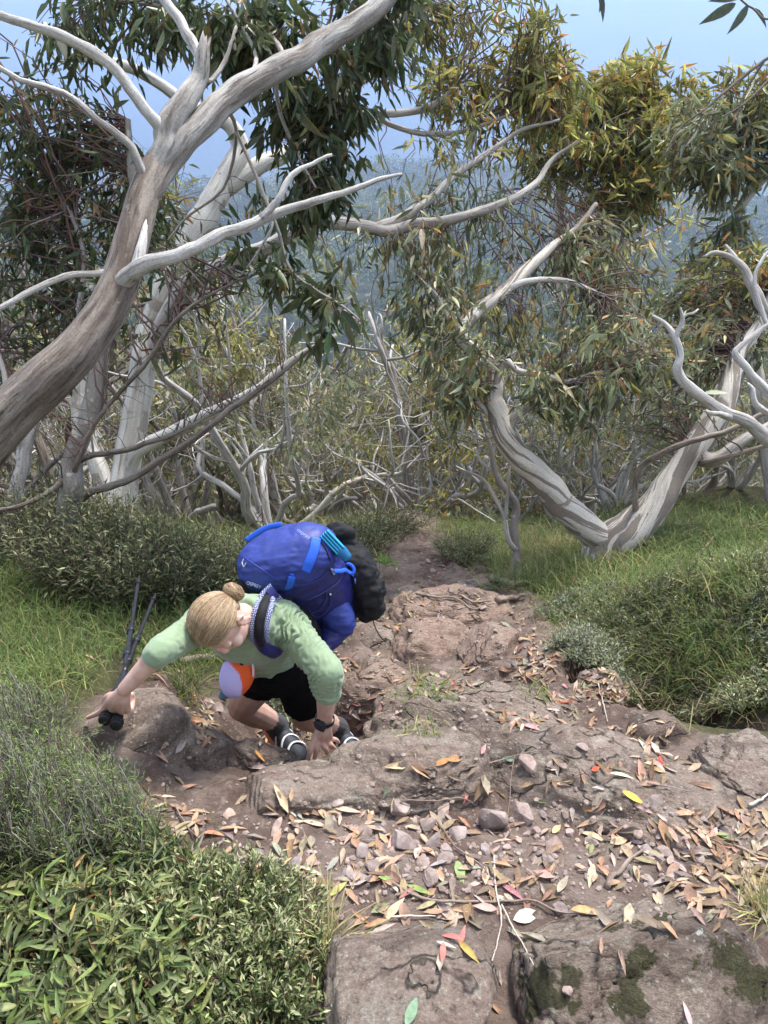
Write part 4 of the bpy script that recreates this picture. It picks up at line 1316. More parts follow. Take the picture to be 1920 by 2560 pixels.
# ------------------------------------------------------------------ thicket down the slope
def thicket_template(seed, height, lean, pal, barkm, leafy=1.0, stems=4, full=False):
    global rng
    keep_, rng = rng, np.random.default_rng(seed)
    r = rng
    gt, gw, gl = Geo(), Geo(), Geo()
    fake = Crown(None)
    fake.tw, fake.lf = gw, gl
    anchors = []
    for s in range(stems):
        az = 2 * PI * s / stems + r.uniform(-.5, .5)
        out = np.array((math.cos(az), math.sin(az), 0)) * r.uniform(.15, .55) + np.array(lean)
        h = height * r.uniform(.65, 1.0)
        n = 7
        p = np.zeros((n, 3))
        d = out * 1.2 + np.array((0, 0, .8))
        for k in range(1, n):
            d = nrm(d * .75 + r.normal(0, .30, 3) + np.array((0, 0, .28)))
            p[k] = p[k - 1] + d * h / (n - 1)
        r0 = height * r.uniform(.012, .022)
        pa, _ = tube(gt, p - np.array((0, 0, .15)) * (np.arange(n)[:, None] == 0), np.linspace(r0, r0 * .3, n), 7, .12, .12, .5, True, 1, seed * 7 + s)
        for b in range(5):
            i = int(len(pa) * r.uniform(.3, .95))
            i = min(i, len(pa) - 2)
            bd = nrm(r.normal(0, .7, 3) + out + np.array((0, 0, .55)))
            m = 5
            q = np.zeros((m, 3)); q[0] = pa[i]
            for k in range(1, m):
                bd = nrm(bd + r.normal(0, .35, 3) + np.array((0, 0, .12)))
                q[k] = q[k - 1] + bd * h * .11
            rb = r0 * (.5 - .3 * i / len(pa))
            pb, _ = tube(gt, q, np.linspace(rb, rb * .3, m), 5, .1, .12, .5, True, 1, seed * 7 + s)
            anchors.append(pb[2:])
    A = np.concatenate(anchors)
    tips = A[r.choice(len(A), 16)]
    for c in tips:
        c = c + r.normal(0, .12, 3) * height * .3
        fake.spray(A, c, np.array((.5, .5, .38)) * height * .24, int(14), int(round(10 * leafy)), pal, thin=False, ln=.10, slender=.24, droop=.6, tw=TWIGC, full=full, tips=.5)
    # bare grey twigs low down
    fake.spray(A, np.array((0, 0, height * .38)), np.array((.5, .5, .32)) * height * .75, 80, 0, pal, thin=False, tw=TWIGP, twr=.005)
    ms = [gt.mesh('trunk', barkm), gw.mesh('twigs', B_TWIG), gl.mesh('foliage', LEAF) if gl.n else None]
    rng = keep_
    return ms


TEMPL = [
    (thicket_template(201, 3.9, (.1, 0, 0), GREYG, B_LIMB, 1.0, 4), 'pale twisted gum with grey green crown in the thicket beyond the track'),
    (thicket_template(202, 3.5, (-.2, 0, 0), OLIVE, B_SMOOTH, 1.0, 3), 'small white stemmed gum with olive crown in the thicket beyond the track'),
    (thicket_template(203, 3.0, (.25, 0, 0), PALE, B_DEAD, .8, 5), 'half bare bleached gum with sparse leaves in the thicket beyond the track'),
    (thicket_template(204, 4.3, (0, 0, 0), YELL, B_LIMB, .8, 4), 'gum with yellow tipped crown in the thicket beyond the track'),
    (thicket_template(205, 2.6, (.1, .1, 0), OLIVE, B_DEAD, .35, 6), 'low bare tangle of grey gum stems in the thicket beyond the track'),
    (thicket_template(206, 4.6, (-.1, 0, 0), DARK, B_BROWN, 1.1, 4), 'dark leaved gum in the thicket on the left below the track'),
]


def put_tree(k, x, y, s, rz, group='gums in the thicket below the track', z=None):
    ms, label = TEMPL[k]
    z = float(ground_smooth(np.array([x]), np.array([y]))[0]) if z is None else z
    u, v, D = uvd(np.array((x, y, z + 1.5)))
    where = ('behind the white gum trunks', 'behind the dark bush', 'behind the rucksack', 'beyond the end of the track', 'behind the V shaped gum', 'at the right past the V shaped gum')[int(np.searchsorted([330, 560, 880, 1180, 1560], float(u[0])))]
    dist = 'near' if D[0] < 10.5 else ('farther' if D[0] < 15 else 'distant')
    label = label.replace(' in the thicket beyond the track', '').replace(' in the thicket on the left below the track', '')
    label = dist + ' ' + label + ' ' + where
    t = empty('thicket_gum', (x, y, z), label, 'tree', group)
    t.rotation_euler = (0, 0, rz)
    t.scale = (s, s, s)
    for nm, me in zip(('trunk', 'twigs', 'foliage'), ms):
        if me is None: continue
        o = bpy.data.objects.new(nm, me)
        C.objects.link(o)
        o.parent = t
        if nm != 'trunk': o['kind'] = 'stuff'


R4 = np.random.default_rng(77)
spots = []


def free(x, y, d):
    return all((x - a) ** 2 + (y - b) ** 2 > d * d for a, b in spots)


n4 = 0
for ty, count, x0, x1, y0, y1, kinds, s0, s1, dmin in [
        ('centre', 15, -1.8, 4.2, 8.6, 13.0, [2, 1, 0, 2, 4, 3], .9, 1.2, .8),
        ('left', 15, -7.5, -1.2, 6.6, 13.0, [5, 0, 5, 1, 3, 2, 4], .85, 1.15, .9),
        ('right', 15, 3.0, 9.5, 7.2, 14.0, [0, 1, 4, 3, 0, 2, 4], .8, 1.1, .9),
        ('back', 62, -11, 13, 12.0, 26.0, [1, 3, 0, 2, 0, 3], 1.15, 1.75, 1.2),
        ('tangle', 12, .4, 6.5, 6.6, 9.6, [4, 4, 2], .55, .85, .5)]:
    c_ = 0
    for _ in range(4000):
        if c_ >= count: break
        x, y = R4.uniform(x0, x1), R4.uniform(y0, y1)
        if not free(x, y, dmin): continue
        z_ = float(ground_smooth(np.array([x]), np.array([y]))[0])
        u, v, D = uvd(np.array((x, y, z_)))
        if u < -250 or u > 2170: continue
        if 900 < u < 1110 and y < 7.6: continue
        spots.append((x, y))
        s = R4.uniform(s0, s1)
        put_tree(kinds[c_ % len(kinds)], x, y, s, R4.uniform(0, 6.28))
        c_ += 1

# ------------------------------------------------------------------ forest across the valley
def far_forest(name, V, n, size, pal, seed, clump=9, keep=None, dead=0):
    r = np.random.default_rng(seed)
    P0 = V[r.choice(len(V), n)]
    P0 = P0 + np.column_stack([r.normal(0, 5, n), r.normal(0, 5, n), np.zeros(n)])
    P0[:, 2] = mid_z(P0[:, 0], P0[:, 1])
    g = Geo()
    h = size * np.exp(r.normal(0, .25, n))
    ctr = np.repeat(P0, clump, 0) + np.column_stack([r.normal(0, 1, (n * clump, 2)) * np.repeat(h, clump)[:, None] * .26, np.repeat(h, clump) * r.uniform(.35, 1.05, n * clump)])
    m = n * clump
    d = nrm(r.normal(size=(m, 3)))
    nn = nrm(r.normal(size=(m, 3)))
    l = np.repeat(h, clump) * r.uniform(.10, .24, m)
    w = np.array([x[0] for x in pal], float); c = np.array([x[1] for x in pal])
    k = r.choice(len(pal), n, p=w / w.sum())
    col = np.repeat(c[k] * np.exp(r.normal(0, .25, (n, 1))), clump, 0)
    leaf_add(g, ctr - d * l[:, None] * .5, d, nn, l, l * .8, col, False)
    o = g.obj(name, LEAFFAR, None, 'stuff')
    return o


vis = mid_V
u, v, D = uvd(vis)
vis = vis[(u > -200) & (u < 2120) & (v > 300) & (v < 1250)]
FOREST = [(3, (.10, .118, .06)), (2, (.14, .155, .085)), (1, (.17, .165, .10)), (1, (.06, .07, .035))]
o = far_forest('forest', vis, 7000, 7.0, FOREST, 5, 34)
o['label'] = 'distant gum forest on the hillside across the valley'
g = Geo()
n = 900
q = vis[rng.choice(len(vis), n)] + np.column_stack([rng.normal(0, 5, (n, 2)), np.zeros(n)])
q[:, 2] = mid_z(q[:, 0], q[:, 1])
hh_ = rng.uniform(6, 13, n)
t_ = np.linspace(0, 1, 3)[None, :, None]
lean = rng.normal(0, .06, (n, 1, 3)) * np.array((1, 1, 0))
paths = q[:, None] + (np.array((0, 0, 1.)) + lean) * t_ * hh_[:, None, None]
twig_mesh(g, paths, np.full(n, .13), np.full(n, .05), 3, pick([(1, (.5, .48, .45))], n, .15))
o = g.obj('dead_trunks', B_TWIG, None, 'stuff')
o['label'] = 'bleached dead trunks standing in the distant forest'
# woods on the slope between the thicket and the valley
g = Geo()
n = 2600
x = rng.uniform(-90, 100, n) ; y = rng.uniform(26, 170, n)
z = ground_smooth(x, y)
h = rng.uniform(4, 7.5, n) * np.interp(y, [26, 120], [.75, 1.2])
cl = 26
ctr = np.repeat(np.stack([x, y, z], 1), cl, 0) + np.column_stack([rng.normal(0, 1, (n * cl, 2)) * np.repeat(h, cl)[:, None] * .22, np.repeat(h, cl) * rng.uniform(.3, 1.0, n * cl)])
d = nrm(rng.normal(size=(n * cl, 3)))
l = np.repeat(h, cl) * rng.uniform(.12, .26, n * cl)
leaf_add(g, ctr - d * l[:, None] * .5, d, nrm(rng.normal(size=(n * cl, 3))), l, l * .7, np.repeat(pick([(2, (.09, .11, .055)), (2, (.14, .155, .08)), (1, (.2, .19, .10))], n), cl, 0), False)
o = g.obj('slope_woods', LEAFFAR, None, 'stuff')
o['label'] = 'gum woods falling away down the slope'

# ------------------------------------------------------------------ shrubs, grass
def shrub(label, u, v, rx, ry, h, stems, per, ln, slender, pal, tipcol=None, spread=.8, erect=.6, name='shrub', mat=None, big=0, full=True, woody=TWIGC,
          lift=0, bare=.3, cat='shrub', group=None, tipf=.8, stemr=.0022, world=None, k=6, flat=.0):
    """rx, ry: half widths on the ground in metres; stems fan out from the base and carry leaves"""
    base = np.array(world) if world is not None else hit(u, v)[0]
    t = empty(name, Vector(base), label, cat, group)
    n = stems
    a = rng.uniform(0, 2 * PI, n)
    rr = np.sqrt(rng.uniform(0, 1, n))
    ends = np.stack([np.cos(a) * rx * rr, np.sin(a) * ry * rr, 0 * a], 1)
    root = ends * rng.uniform(.15, .55, (n, 1)) * (1 - spread * .3)
    gx_, gy_ = base[0] + root[:, 0], base[1] + root[:, 1]
    gz0 = ground_smooth(gx_, gy_)
    gz0 = gz0 - float(ground_smooth(base[:1], base[1:2])[0])
    root[:, 2] = gz0 - .02
    ez = ground_smooth(base[0] + ends[:, 0], base[1] + ends[:, 1]) - float(ground_smooth(base[:1], base[1:2])[0])
    hh = h * (1 - (.55 - flat) * rr ** 2) * rng.uniform(.6, 1.08, n)
    ends[:, 2] = ez + hh
    ends += rng.normal(0, .05, (n, 3)) * h
    tt = np.linspace(0, 1, k)[None, :, None]
    path = root[:, None] * (1 - tt) + ends[:, None] * tt
    out = np.stack([np.cos(a), np.sin(a), 0 * a], 1)[:, None]
    path += out * (np.sin(tt * PI) * h * .10) + rng.normal(0, .018, (n, k, 3)) * h * (tt > 0)
    path += base
    gt, gl = Geo(), Geo()
    twig_mesh(gt, path, np.full(n, stemr), np.full(n, stemr * .4), 3, pick(woody, n, .15))
    m = n * per
    who = np.repeat(np.arange(n), per)
    f = bare + (1 - bare) * (np.tile(np.arange(per), n) + rng.uniform(0, 1, m)) / per
    x = np.clip(f * (k - 1), 0, k - 1.001)
    i0 = x.astype(int)
    w = (x - i0)[:, None]
    b = path[who, i0] * (1 - w) + path[who, i0 + 1] * w
    td = nrm(path[who, i0 + 1] - path[who, i0])
    side = nrm(np.cross(td, rng.normal(size=(m, 3))))
    d = nrm(td * erect + side * (1 - .5 * erect) + rng.normal(0, .15, (m, 3)))
    # twiglets carry the leaves a little off the stem
    b = b + side * (rng.uniform(0, 1, (m, 1)) ** 2) * h * .09
    nn = nrm(td + rng.normal(0, .35, (m, 3)) + np.array((0, 0, .4)))
    l = ln * np.clip(np.exp(rng.normal(0, .22, m)), .5, 1.45) * (1.1 - .35 * f)
    wd = l * slender * rng.uniform(.8, 1.25, m)
    col = pick(pal, m, .2)
    if tipcol is not None:
        tf = sstep(tipf, 1, f)[:, None]
        col = col * (1 - tf) + pick(tipcol, m, .15) * tf
    mat = mat or LEAFM
    if big:
        uu, vv, D = uvd(b)
        s_ = np.where((uu > -10) & (uu < 1930) & (vv > 0) & (vv < 2570), l / D, 0) * (.6 + .4 * f)
        o = np.argsort(-s_)
        for q_ in o[:big]:
            leaf_object('leaf', b[q_], d[q_], nn[q_], l[q_], wd[q_], col[q_], mat, t)
        o = o[big:]
        b, d, nn, l, wd, col = b[o], d[o], nn[o], l[o], wd[o], col[o]
    leaf_add(gl, b, d, nn, l, wd, col, full)
    gt.obj('stems', B_TWIG, t, 'stuff')
    gl.obj('foliage', mat, t, 'stuff')
    return t


G_GLOSS = [(5, (.080, .104, .046)), (3, (.118, .142, .068)), (2.5, (.045, .062, .027)), (1.4, (.18, .205, .095)), (.5, (.25, .22, .08)), (.3, (.20, .12, .06))]
G_SMALL = [(5, (.070, .098, .042)), (3, (.105, .135, .062)), (2, (.04, .06, .026)), (.8, (.15, .13, .06))]
G_TIP = [(3, (.24, .27, .15)), (2, (.33, .34, .22)), (1, (.17, .215, .095))]
G_NEEDLE = [(4, (.085, .112, .062)), (3, (.125, .155, .092)), (2, (.19, .20, .14))]
G_NTIP = [(3, (.16, .24, .075)), (2, (.22, .30, .11))]
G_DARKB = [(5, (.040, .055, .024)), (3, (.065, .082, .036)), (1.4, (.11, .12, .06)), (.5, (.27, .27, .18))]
G_HEATH = [(4, (.105, .135, .066)), (3, (.15, .18, .10)), (1.5, (.06, .08, .04)), (1.2, (.22, .23, .16)), (.9, (.18, .145, .07))]
G_GREYH = [(4, (.15, .18, .13)), (3, (.22, .24, .185)), (2, (.09, .11, .07))]

# front left: glossy long leaved bush and its small leaved neighbour
shrub('glossy green bush with long narrow leaves in the bottom left corner', 120, 2560, .34, .30, .24, 230, 17, .050, .19, G_GLOSS, [(1, (.13, .17, .05)), (1, (.09, .13, .04))], .9, .35, big=170, bare=.25)
shrub('long leaved green bush just above the bottom left corner bush', 200, 2330, .34, .24, .20, 190, 16, .046, .19, G_GLOSS, None, .9, .4, big=80, bare=.3)
shrub('low bush of tiny pale tipped leaves at the bottom next to the brown slab', 640, 2520, .20, .24, .17, 330, 26, .020, .27, G_SMALL, G_TIP, .9, .75, bare=.3, full=False)
shrub('low bush of tiny pale tipped leaves bordering the loose stones', 560, 2290, .24, .14, .16, 300, 26, .020, .27, G_SMALL, G_TIP, .9, .75, bare=.3, full=False)
shrub('dull green low bush filling the gap beside the long leaved bush', 360, 2420, .22, .22, .17, 200, 22, .026, .26, G_SMALL, G_TIP, .9, .6, bare=.3, full=False)
# left: needle leaved bushes
shrub('upright feathery bush with needle leaves left of the rock ledge', 215, 2150, .18, .14, .38, 260, 38, .017, .13, G_NEEDLE, G_NTIP, .6, .8, bare=.35, woody=TWIGP, full=False, tipf=.78)
shrub('feathery grey green bush at the left edge below the hiking poles', 30, 2080, .20, .15, .40, 230, 36, .017, .13, G_NEEDLE, G_NTIP, .6, .8, bare=.35, woody=TWIGP, full=False, tipf=.8)
shrub('small bright tipped needle bush beside the boulder with the poles', 225, 2010, .14, .11, .24, 150, 34, .016, .14, G_NEEDLE, G_NTIP, .6, .8, bare=.3, woody=TWIGP, full=False, tipf=.7)
shrub('sprig of needle bush at the left edge above the boulder', 50, 1850, .22, .14, .26, 170, 32, .018, .13, G_NEEDLE, G_NTIP, .6, .8, bare=.3, woody=TWIGP, full=False, tipf=.8)
shrub('thin leafy sprigs growing at the lower edge of the needle bush', 330, 2180, .16, .10, .2, 60, 14, .04, .2, G_SMALL, None, .7, .5, bare=.3, full=True)
# dense dark bush behind
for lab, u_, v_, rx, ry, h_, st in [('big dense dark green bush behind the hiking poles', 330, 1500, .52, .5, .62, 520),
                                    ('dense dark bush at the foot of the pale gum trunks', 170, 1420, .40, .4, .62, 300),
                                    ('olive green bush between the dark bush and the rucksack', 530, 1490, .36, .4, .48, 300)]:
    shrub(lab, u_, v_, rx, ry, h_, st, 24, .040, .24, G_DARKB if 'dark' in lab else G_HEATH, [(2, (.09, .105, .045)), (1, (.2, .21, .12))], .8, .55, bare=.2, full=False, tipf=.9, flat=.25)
# right bank heath
for lab, u_, v_, rx, ry, h_, st, pal in [
        ('dark low heath bush on the lip of the dirt hollow', 1660, 1660, .32, .22, .15, 220, G_HEATH),
        ('heath bush overhanging the hollow at the right edge', 1870, 1745, .28, .20, .17, 220, G_HEATH),
        ('dense heath mound on the right bank in mid slope', 1760, 1610, .40, .34, .17, 300, G_HEATH),
        ('grey leaved low plant at the corner of the hollow', 1500, 1660, .22, .2, .16, 160, G_GREYH),
        ('heath mound on the right bank below the V shaped gum', 1570, 1560, .36, .32, .15, 220, G_HEATH),
        ('greyish heath mound at the far right of the bank', 1900, 1570, .36, .34, .17, 220, G_GREYH),
        ('pale grey low bush at the edge of the reddish track', 1440, 1520, .26, .2, .12, 180, G_GREYH),
        ('olive heath mound higher on the right bank', 1730, 1500, .46, .4, .16, 240, G_HEATH),
        ('silvery low plant at the bank edge beside the leaf covered track', 1440, 1640, .16, .16, .12, 110, G_GREYH),
        ('olive bush far up the right bank at the picture edge', 1880, 1450, .4, .4, .15, 160, G_HEATH)]:
    shrub(lab, u_, v_, rx, ry, h_, st, 22, .024, .25, pal, G_TIP if pal is G_HEATH else None, .9, .6, 'heath_shrub', bare=.2, full=False, flat=.35, tipf=.88)
for lab, u_, v_, rx, ry, h_, st, pal in [
        ('low olive bush behind the black bag beside the track', 880, 1370, .5, .5, .34, 260, G_HEATH),
        ('low dull bush left of the track where it goes out of sight', 960, 1330, .5, .5, .30, 200, G_DARKB),
        ('small grey bush at the track edge below the rucksack', 900, 1540, .16, .16, .14, 90, G_GREYH),
        ('grey green heath to the right of the far track', 1160, 1390, .3, .3, .24, 150, G_HEATH),
        ('dry brownish bush under the V shaped gum', 1560, 1290, .3, .3, .25, 90, G_HEATH),
        ('leafy plant growing between the legs of the woman', 700, 1760, .13, .14, .14, 90, G_GREYH)]:
    shrub(lab, u_, v_, rx, ry, h_, st, 20, .034, .24, pal, None, .9, .6, 'heath_shrub', bare=.2, full=False, flat=.2)


GRASS = mat_leaf('grass_blade', .6, .25, .25)
GR_G = [(5, (.085, .125, .040)), (3, (.12, .16, .055)), (2, (.055, .082, .028)), (.9, (.22, .19, .09))]
GR_S = [(3, (.27, .235, .14)), (2, (.20, .19, .09)), (3, (.11, .14, .05))]
GR_D = [(4, (.06, .085, .028)), (2, (.09, .11, .04)), (1, (.2, .16, .08))]


def blades(geo, root, d0, ln, wd, col, bend):
    """tapered bending blades: roots (m,3), directions"""
    m = len(root)
    k = 4
    t = np.linspace(0, 1, k)[None, :, None]
    hor = d0 * np.array((1, 1, 0)); hor = nrm(hor + 1e-6)
    path = root[:, None] + d0[:, None] * t * ln[:, None, None] + (hor[:, None] * .6 + DOWN * .75) * (t ** 2.2) * (ln * bend)[:, None, None]
    side = nrm(np.cross(d0, rng.normal(size=(m, 3)) * .5 + np.array((0, 0, .0)) + nrm(np.cross(hor, (0, 0, 1)))))
    side = nrm(np.cross(hor, np.array((0, 0, 1.))) + rng.normal(0, .3, (m, 3)))
    w = (wd[:, None] * np.array((.8, 1, .7, 0.08)))[..., None]
    V = np.stack([path - side[:, None] * w, path + side[:, None] * w], 2).reshape(-1, 3)
    base = (np.arange(m) * 2 * k)[:, None]
    F = np.concatenate([np.stack([base[:, 0] + 2 * i, base[:, 0] + 2 * i + 1, base[:, 0] + 2 * i + 3, base[:, 0] + 2 * i + 2], 1) for i in range(k - 1)])
    geo.add(V, [F], col=np.repeat(col, 2 * k, 0))


def tuft_at(geo, c, n, ln, pal, spread=.04, lean=.6, wd=.0016, bend=.6):
    d = nrm(np.column_stack([rng.normal(0, lean, n), rng.normal(0, lean, n), np.full(n, 1.)]))
    root = c + np.column_stack([rng.normal(0, spread, n), rng.normal(0, spread, n), np.full(n, -.01)])
    l = ln * np.exp(rng.normal(0, .3, n))
    blades(geo, root, d, l, np.full(n, wd) * rng.uniform(.7, 1.4, n), pick(pal, n, .2), rng.uniform(.2, 1.0, n) * bend)


def grass_field(label, regions, bare=()):
    g = Geo()
    for (u0, u1, v0, v1, n, per, ln, pal, wd) in regions:
        for _ in range(n):
            u, v = rng.uniform(u0, u1), rng.uniform(v0, v1)
            if any(((u - a) / c) ** 2 + ((v - b) / d) ** 2 < 1 for a, b, c, d in bare): continue
            p, nn = hit(u, v)
            if p is None or p[1] > 14: continue
            pm = path_mask(p[:1], p[1:2], p[2:3])[0]
            if pm > .35: continue
            tuft_at(g, p, per, ln, pal, .05 + .008 * p[1], .55, wd)
    o = g.obj('grass', GRASS, None, 'stuff')
    o['label'] = label


grass_field('green and straw coloured grass on the banks beside the track', [
    (-40, 900, 1480, 1700, 1150, 17, .075, GR_G, .0016), (-40, 950, 1280, 1500, 1200, 14, .10, GR_G, .0022), (-40, 300, 1680, 1760, 90, 14, .07, GR_G, .0014),
    (1040, 1940, 1260, 1480, 1500, 14, .10, GR_G, .0022), (1180, 1940, 1400, 1700, 1100, 14, .09, GR_G, .0016), (1440, 1940, 1600, 1740, 300, 13, .07, GR_D, .0014),
    (700, 1100, 1260, 1420, 350, 13, .12, GR_S, .0024), (60, 640, 1240, 1330, 240, 12, .18, GR_S, .003), (350, 700, 1580, 1720, 190, 14, .10, GR_D, .0015),
    (-40, 700, 1980, 2560, 260, 8, .06, GR_D, .0012), (1250, 1600, 1340, 1480, 160, 14, .11, GR_S, .002), (1640, 1930, 1720, 1790, 50, 13, .10, GR_S, .0012)], [(335, 1800, 185, 150)])


def tussock(label, u, v, n, ln, pal, spread=.03, lean=.55, wd=.0015, group=None, bend=.6):
    p, nn = hit(u, v)
    g = Geo()
    tuft_at(g, np.zeros(3), n, ln, pal, spread, lean, wd, bend)
    me = g.mesh('grass_tuft', GRASS)
    o = bpy.data.objects.new('grass_tuft', me)
    C.objects.link(o)
    o.location = p
    tag(o, label, 'grass tuft', group)


tussock('straw and green grass tuft growing beside the brown slab at the bottom', 800, 2375, 150, .12, [(2, (.36, .31, .20)), (2, (.13, .17, .055)), (1, (.26, .22, .12))], .022, .65)
tussock('dark drooping grass tuft behind the boulder with the poles', 455, 1730, 190, .19, GR_D, .05, .5, .0016, None, 1.0)
tussock('small green tuft of grass on the bedrock right of the feet', 1075, 1735, 130, .06, [(3, (.09, .13, .04)), (1, (.16, .17, .07))], .05, .8)
tussock('second little green tuft lower on the bedrock hump', 1055, 1840, 80, .055, [(3, (.09, .12, .04)), (2, (.25, .23, .13))], .035, .8)
tussock('dry grass tuft at the right edge near the bottom boulder', 1905, 2290, 90, .12, GR_S, .02, .6)
tussock('green grass tuft at the upper end of the dirt hollow', 1335, 1735, 70, .05, GR_G, .03, .8)
tussock('long grass tuft hanging over the dark hollow', 1700, 1760, 130, .16, GR_S, .03, .8, .0014, None, 1.1)
tussock('bright green broad leaved plant beside the track behind the black bag', 965, 1410, 40, .10, [(1, (.14, .24, .05))], .02, .9, .006)
tussock('bushy grass tuft at the foot of the dead sapling', 1255, 1465, 120, .18, GR_G, .06, .5, .002)
tussock('straw grass tuft beside the V shaped gum', 1400, 1380, 160, .18, GR_S, .07, .6, .002)

# ------------------------------------------------------------------ loose stones, fallen leaves, sticks
STONEM, nt = new_mat('loose_stone')
oi = N(nt, 'ObjectInfo')
p_ = pos(nt)
n1 = tex(nt, p_, 22, 7, .65)
c = ramp(nt, n1.outputs[0], [(.32, (.16, .128, .114)), (.5, (.28, .232, .205)), (.66, (.38, .33, .295))])
c = mixc(nt, 1.0, c, ramp(nt, oi.outputs['Random'], [(0, (.75, .72, .72)), (.35, (1.1, .98, .95)), (.7, (.85, .85, .9)), (1, (1.3, 1.12, 1.0))]), 'MULTIPLY')
n2 = tex(nt, p_, 140, 5, .7)
c = mixc(nt, ramp(nt, n2.outputs[0], [(.58, (0,) * 3), (.68, (.5,) * 3)]), c, (.36, .32, .28))
finish(nt, c, .8, math_(nt, 'ADD', n1.outputs[0], math_(nt, 'MULTIPLY', n2.outputs[0], .5)), .6, .006, .25)

STONE_MESH = []
for k in range(14):
    W, F = rock_shape((1, .82, .66), 500 + k, 3, 13, .35, .022, cutlo=.40, cuthi=.78)
    STONE_MESH.append(make_mesh('stone', W, [F], STONEM, smooth=False))


def stone(label, u, v, wpx, k=0, rz=None, squash=1., group=None, mat=None, asp=1.0, name='stone'):
    p, n_ = hit(u, v)
    D = float(uvd(p)[2][0])
    s = float(wpx * .5 / FPX * D)
    me = STONE_MESH[k % 14]
    o = bpy.data.objects.new(name, me)
    C.objects.link(o)
    o.location = p + np.array((0, 0, s * .28 * squash))
    o.rotation_euler = (rng.uniform(-.4, .4), rng.uniform(-.4, .4), rng.uniform(0, 6.28) if rz is None else rz)
    o.scale = (s * asp, s, s * squash)
    tag(o, label, 'stone', group)
    return o


sp = np.array
for k, (lab, u, v, w, sq, asp) in enumerate([
        ('large angular grey stone with a flat tilted top among the litter', 1225, 2065, 100, 1.25, 1.0),
        ('blunt grey stone left of the large angular stone', 1000, 2115, 88, 1.0, 1.0),
        ('reddish rounded stone left of the large angular stone', 1088, 2110, 66, 1.0, 1.0),
        ('long smooth pinkish stone leaning beside the large angular stone', 1310, 2040, 78, .9, 1.1),
        ('flat brown stone on the litter under the rock ledge', 1000, 2022, 62, .8, 1.1),
        ('small grey stone beside the reddish rounded stone', 1115, 2152, 48, 1.0, 1.0),
        ('yellowish pointed stone near the middle of the litter', 1078, 2195, 62, .9, 1.0),
        ('pale round pebble right of the yellowish stone', 1195, 2187, 30, 1.0, 1.0),
        ('brown stone just above the reddish rounded stone', 1142, 2090, 60, .8, 1.1),
        ('thin flat stone lying below the ledge beside dry leaves', 1105, 2028, 64, .55, 1.1),
        ('small stone stuck against the front of the large angular stone', 1213, 2130, 40, 1.0, 1.0),
        ('pale cream stone between the long stone and the slab', 1315, 2090, 30, 1.0, 1.0),
        ('buff stone with worn edges right of the cream stone', 1343, 2085, 38, .9, 1.0),
        ('long brown stone below the buff stone', 1380, 2120, 62, .7, 1.2),
        ('violet grey flat stone by itself on the slab edge', 1482, 2110, 50, .8, 1.0),
        ('grey block stone right of the long brown stone', 1365, 2155, 40, .9, 1.0),
        ('mauve stone left of the grey block stone', 1337, 2155, 34, .9, 1.0),
        ('smooth oval brown stone resting on the sloping slab', 1640, 2010, 50, .8, 1.15),
        ('reddish stone above the dead leaf bundle', 1615, 2130, 44, .9, 1.0),
        ('paired pink stone right of the reddish stone', 1660, 2135, 44, .9, 1.0),
        ('triangular violet stone under the dry leaves', 1620, 2200, 40, .8, 1.0),
        ('square reddish stone on the upper hump of bedrock', 1375, 1915, 36, .9, 1.0),
        ('grey square stone next to the square reddish stone', 1407, 1917, 28, 1.0, 1.0),
        ('broad flat reddish stone left of the square ones on the hump', 1325, 1912, 62, .6, 1.1),
        ('small brown stone at the head of the yellow leaf', 1455, 1870, 34, .8, 1.0),
        ('rough stone in the litter at the left below the ledge', 740, 2165, 56, .8, 1.0),
        ('dark stone under leaves left of the blunt grey stone', 905, 2130, 58, .8, 1.0),
        ('low stone below the dark stone', 870, 2190, 56, .7, 1.0),
        ('brown stone beside the tan leaves under the ledge', 935, 2165, 52, .8, 1.0),
        ('upright thin slab of stone above the dark stone', 908, 2080, 60, .9, 1.1),
        ('dusky stone between two dry leaves at the left of the litter', 640, 2150, 42, .7, 1.0),
        ('slate coloured stone by the lowest leaves', 550, 2145, 36, .7, 1.0),
        ('mauve stone half under the leaf cluster', 1060, 2160, 46, .8, 1.0),
        ('small flat stone under the pale gum leaf', 1400, 2275, 44, .7, 1.0),
        ('round stone wedged in the crack by the lichened boulder', 1420, 2480, 40, 1.0, 1.0),
        ('reddish stone among the leaves behind the right foot', 700, 1795, 34, .8, 1.0),
        ('grey stone among leaves left of the right shin', 545, 1775, 46, .7, 1.0),
        ('brown stone wedged beside the left foot', 905, 1815, 40, .8, 1.0),
        ('small stone on the track just above the red brown rock step', 1110, 1690, 30, .8, 1.0),
        ('small stone on the sloping slab at the far right', 1760, 2050, 30, .7, 1.0)]):
    stone(lab, u, v, w, k, None, sq, None, None, asp)
n_ = 0
while n_ < 230:
    u, v = rng.normal(1080, 330), rng.uniform(1995, 2300)
    if not (480 < u < 1900): continue
    if rng.uniform() > math.exp(-((v - 2130) / 90) ** 2): continue
    stone('small brown stone lying loose in the leaf litter below the rock ledge', u, v, float(np.exp(rng.normal(2.85, .4))), int(rng.integers(14)), None, rng.uniform(.6, 1), 'small stones in the leaf litter')
    n_ += 1
n_ = 0
while n_ < 70:
    u, v = rng.uniform(840, 1500), rng.uniform(1330, 1800)
    p, nn = hit(u, v)
    if path_mask(p[:1], p[1:2], p[2:3])[0] < .7: continue
    stone('small reddish stone lying on the track beyond the woman', u, v, float(np.exp(rng.normal(2.6, .4))), int(rng.integers(14)), None, rng.uniform(.6, 1), 'small stones on the far track')
    n_ += 1
g = Geo()
iV, iF = ico(1)
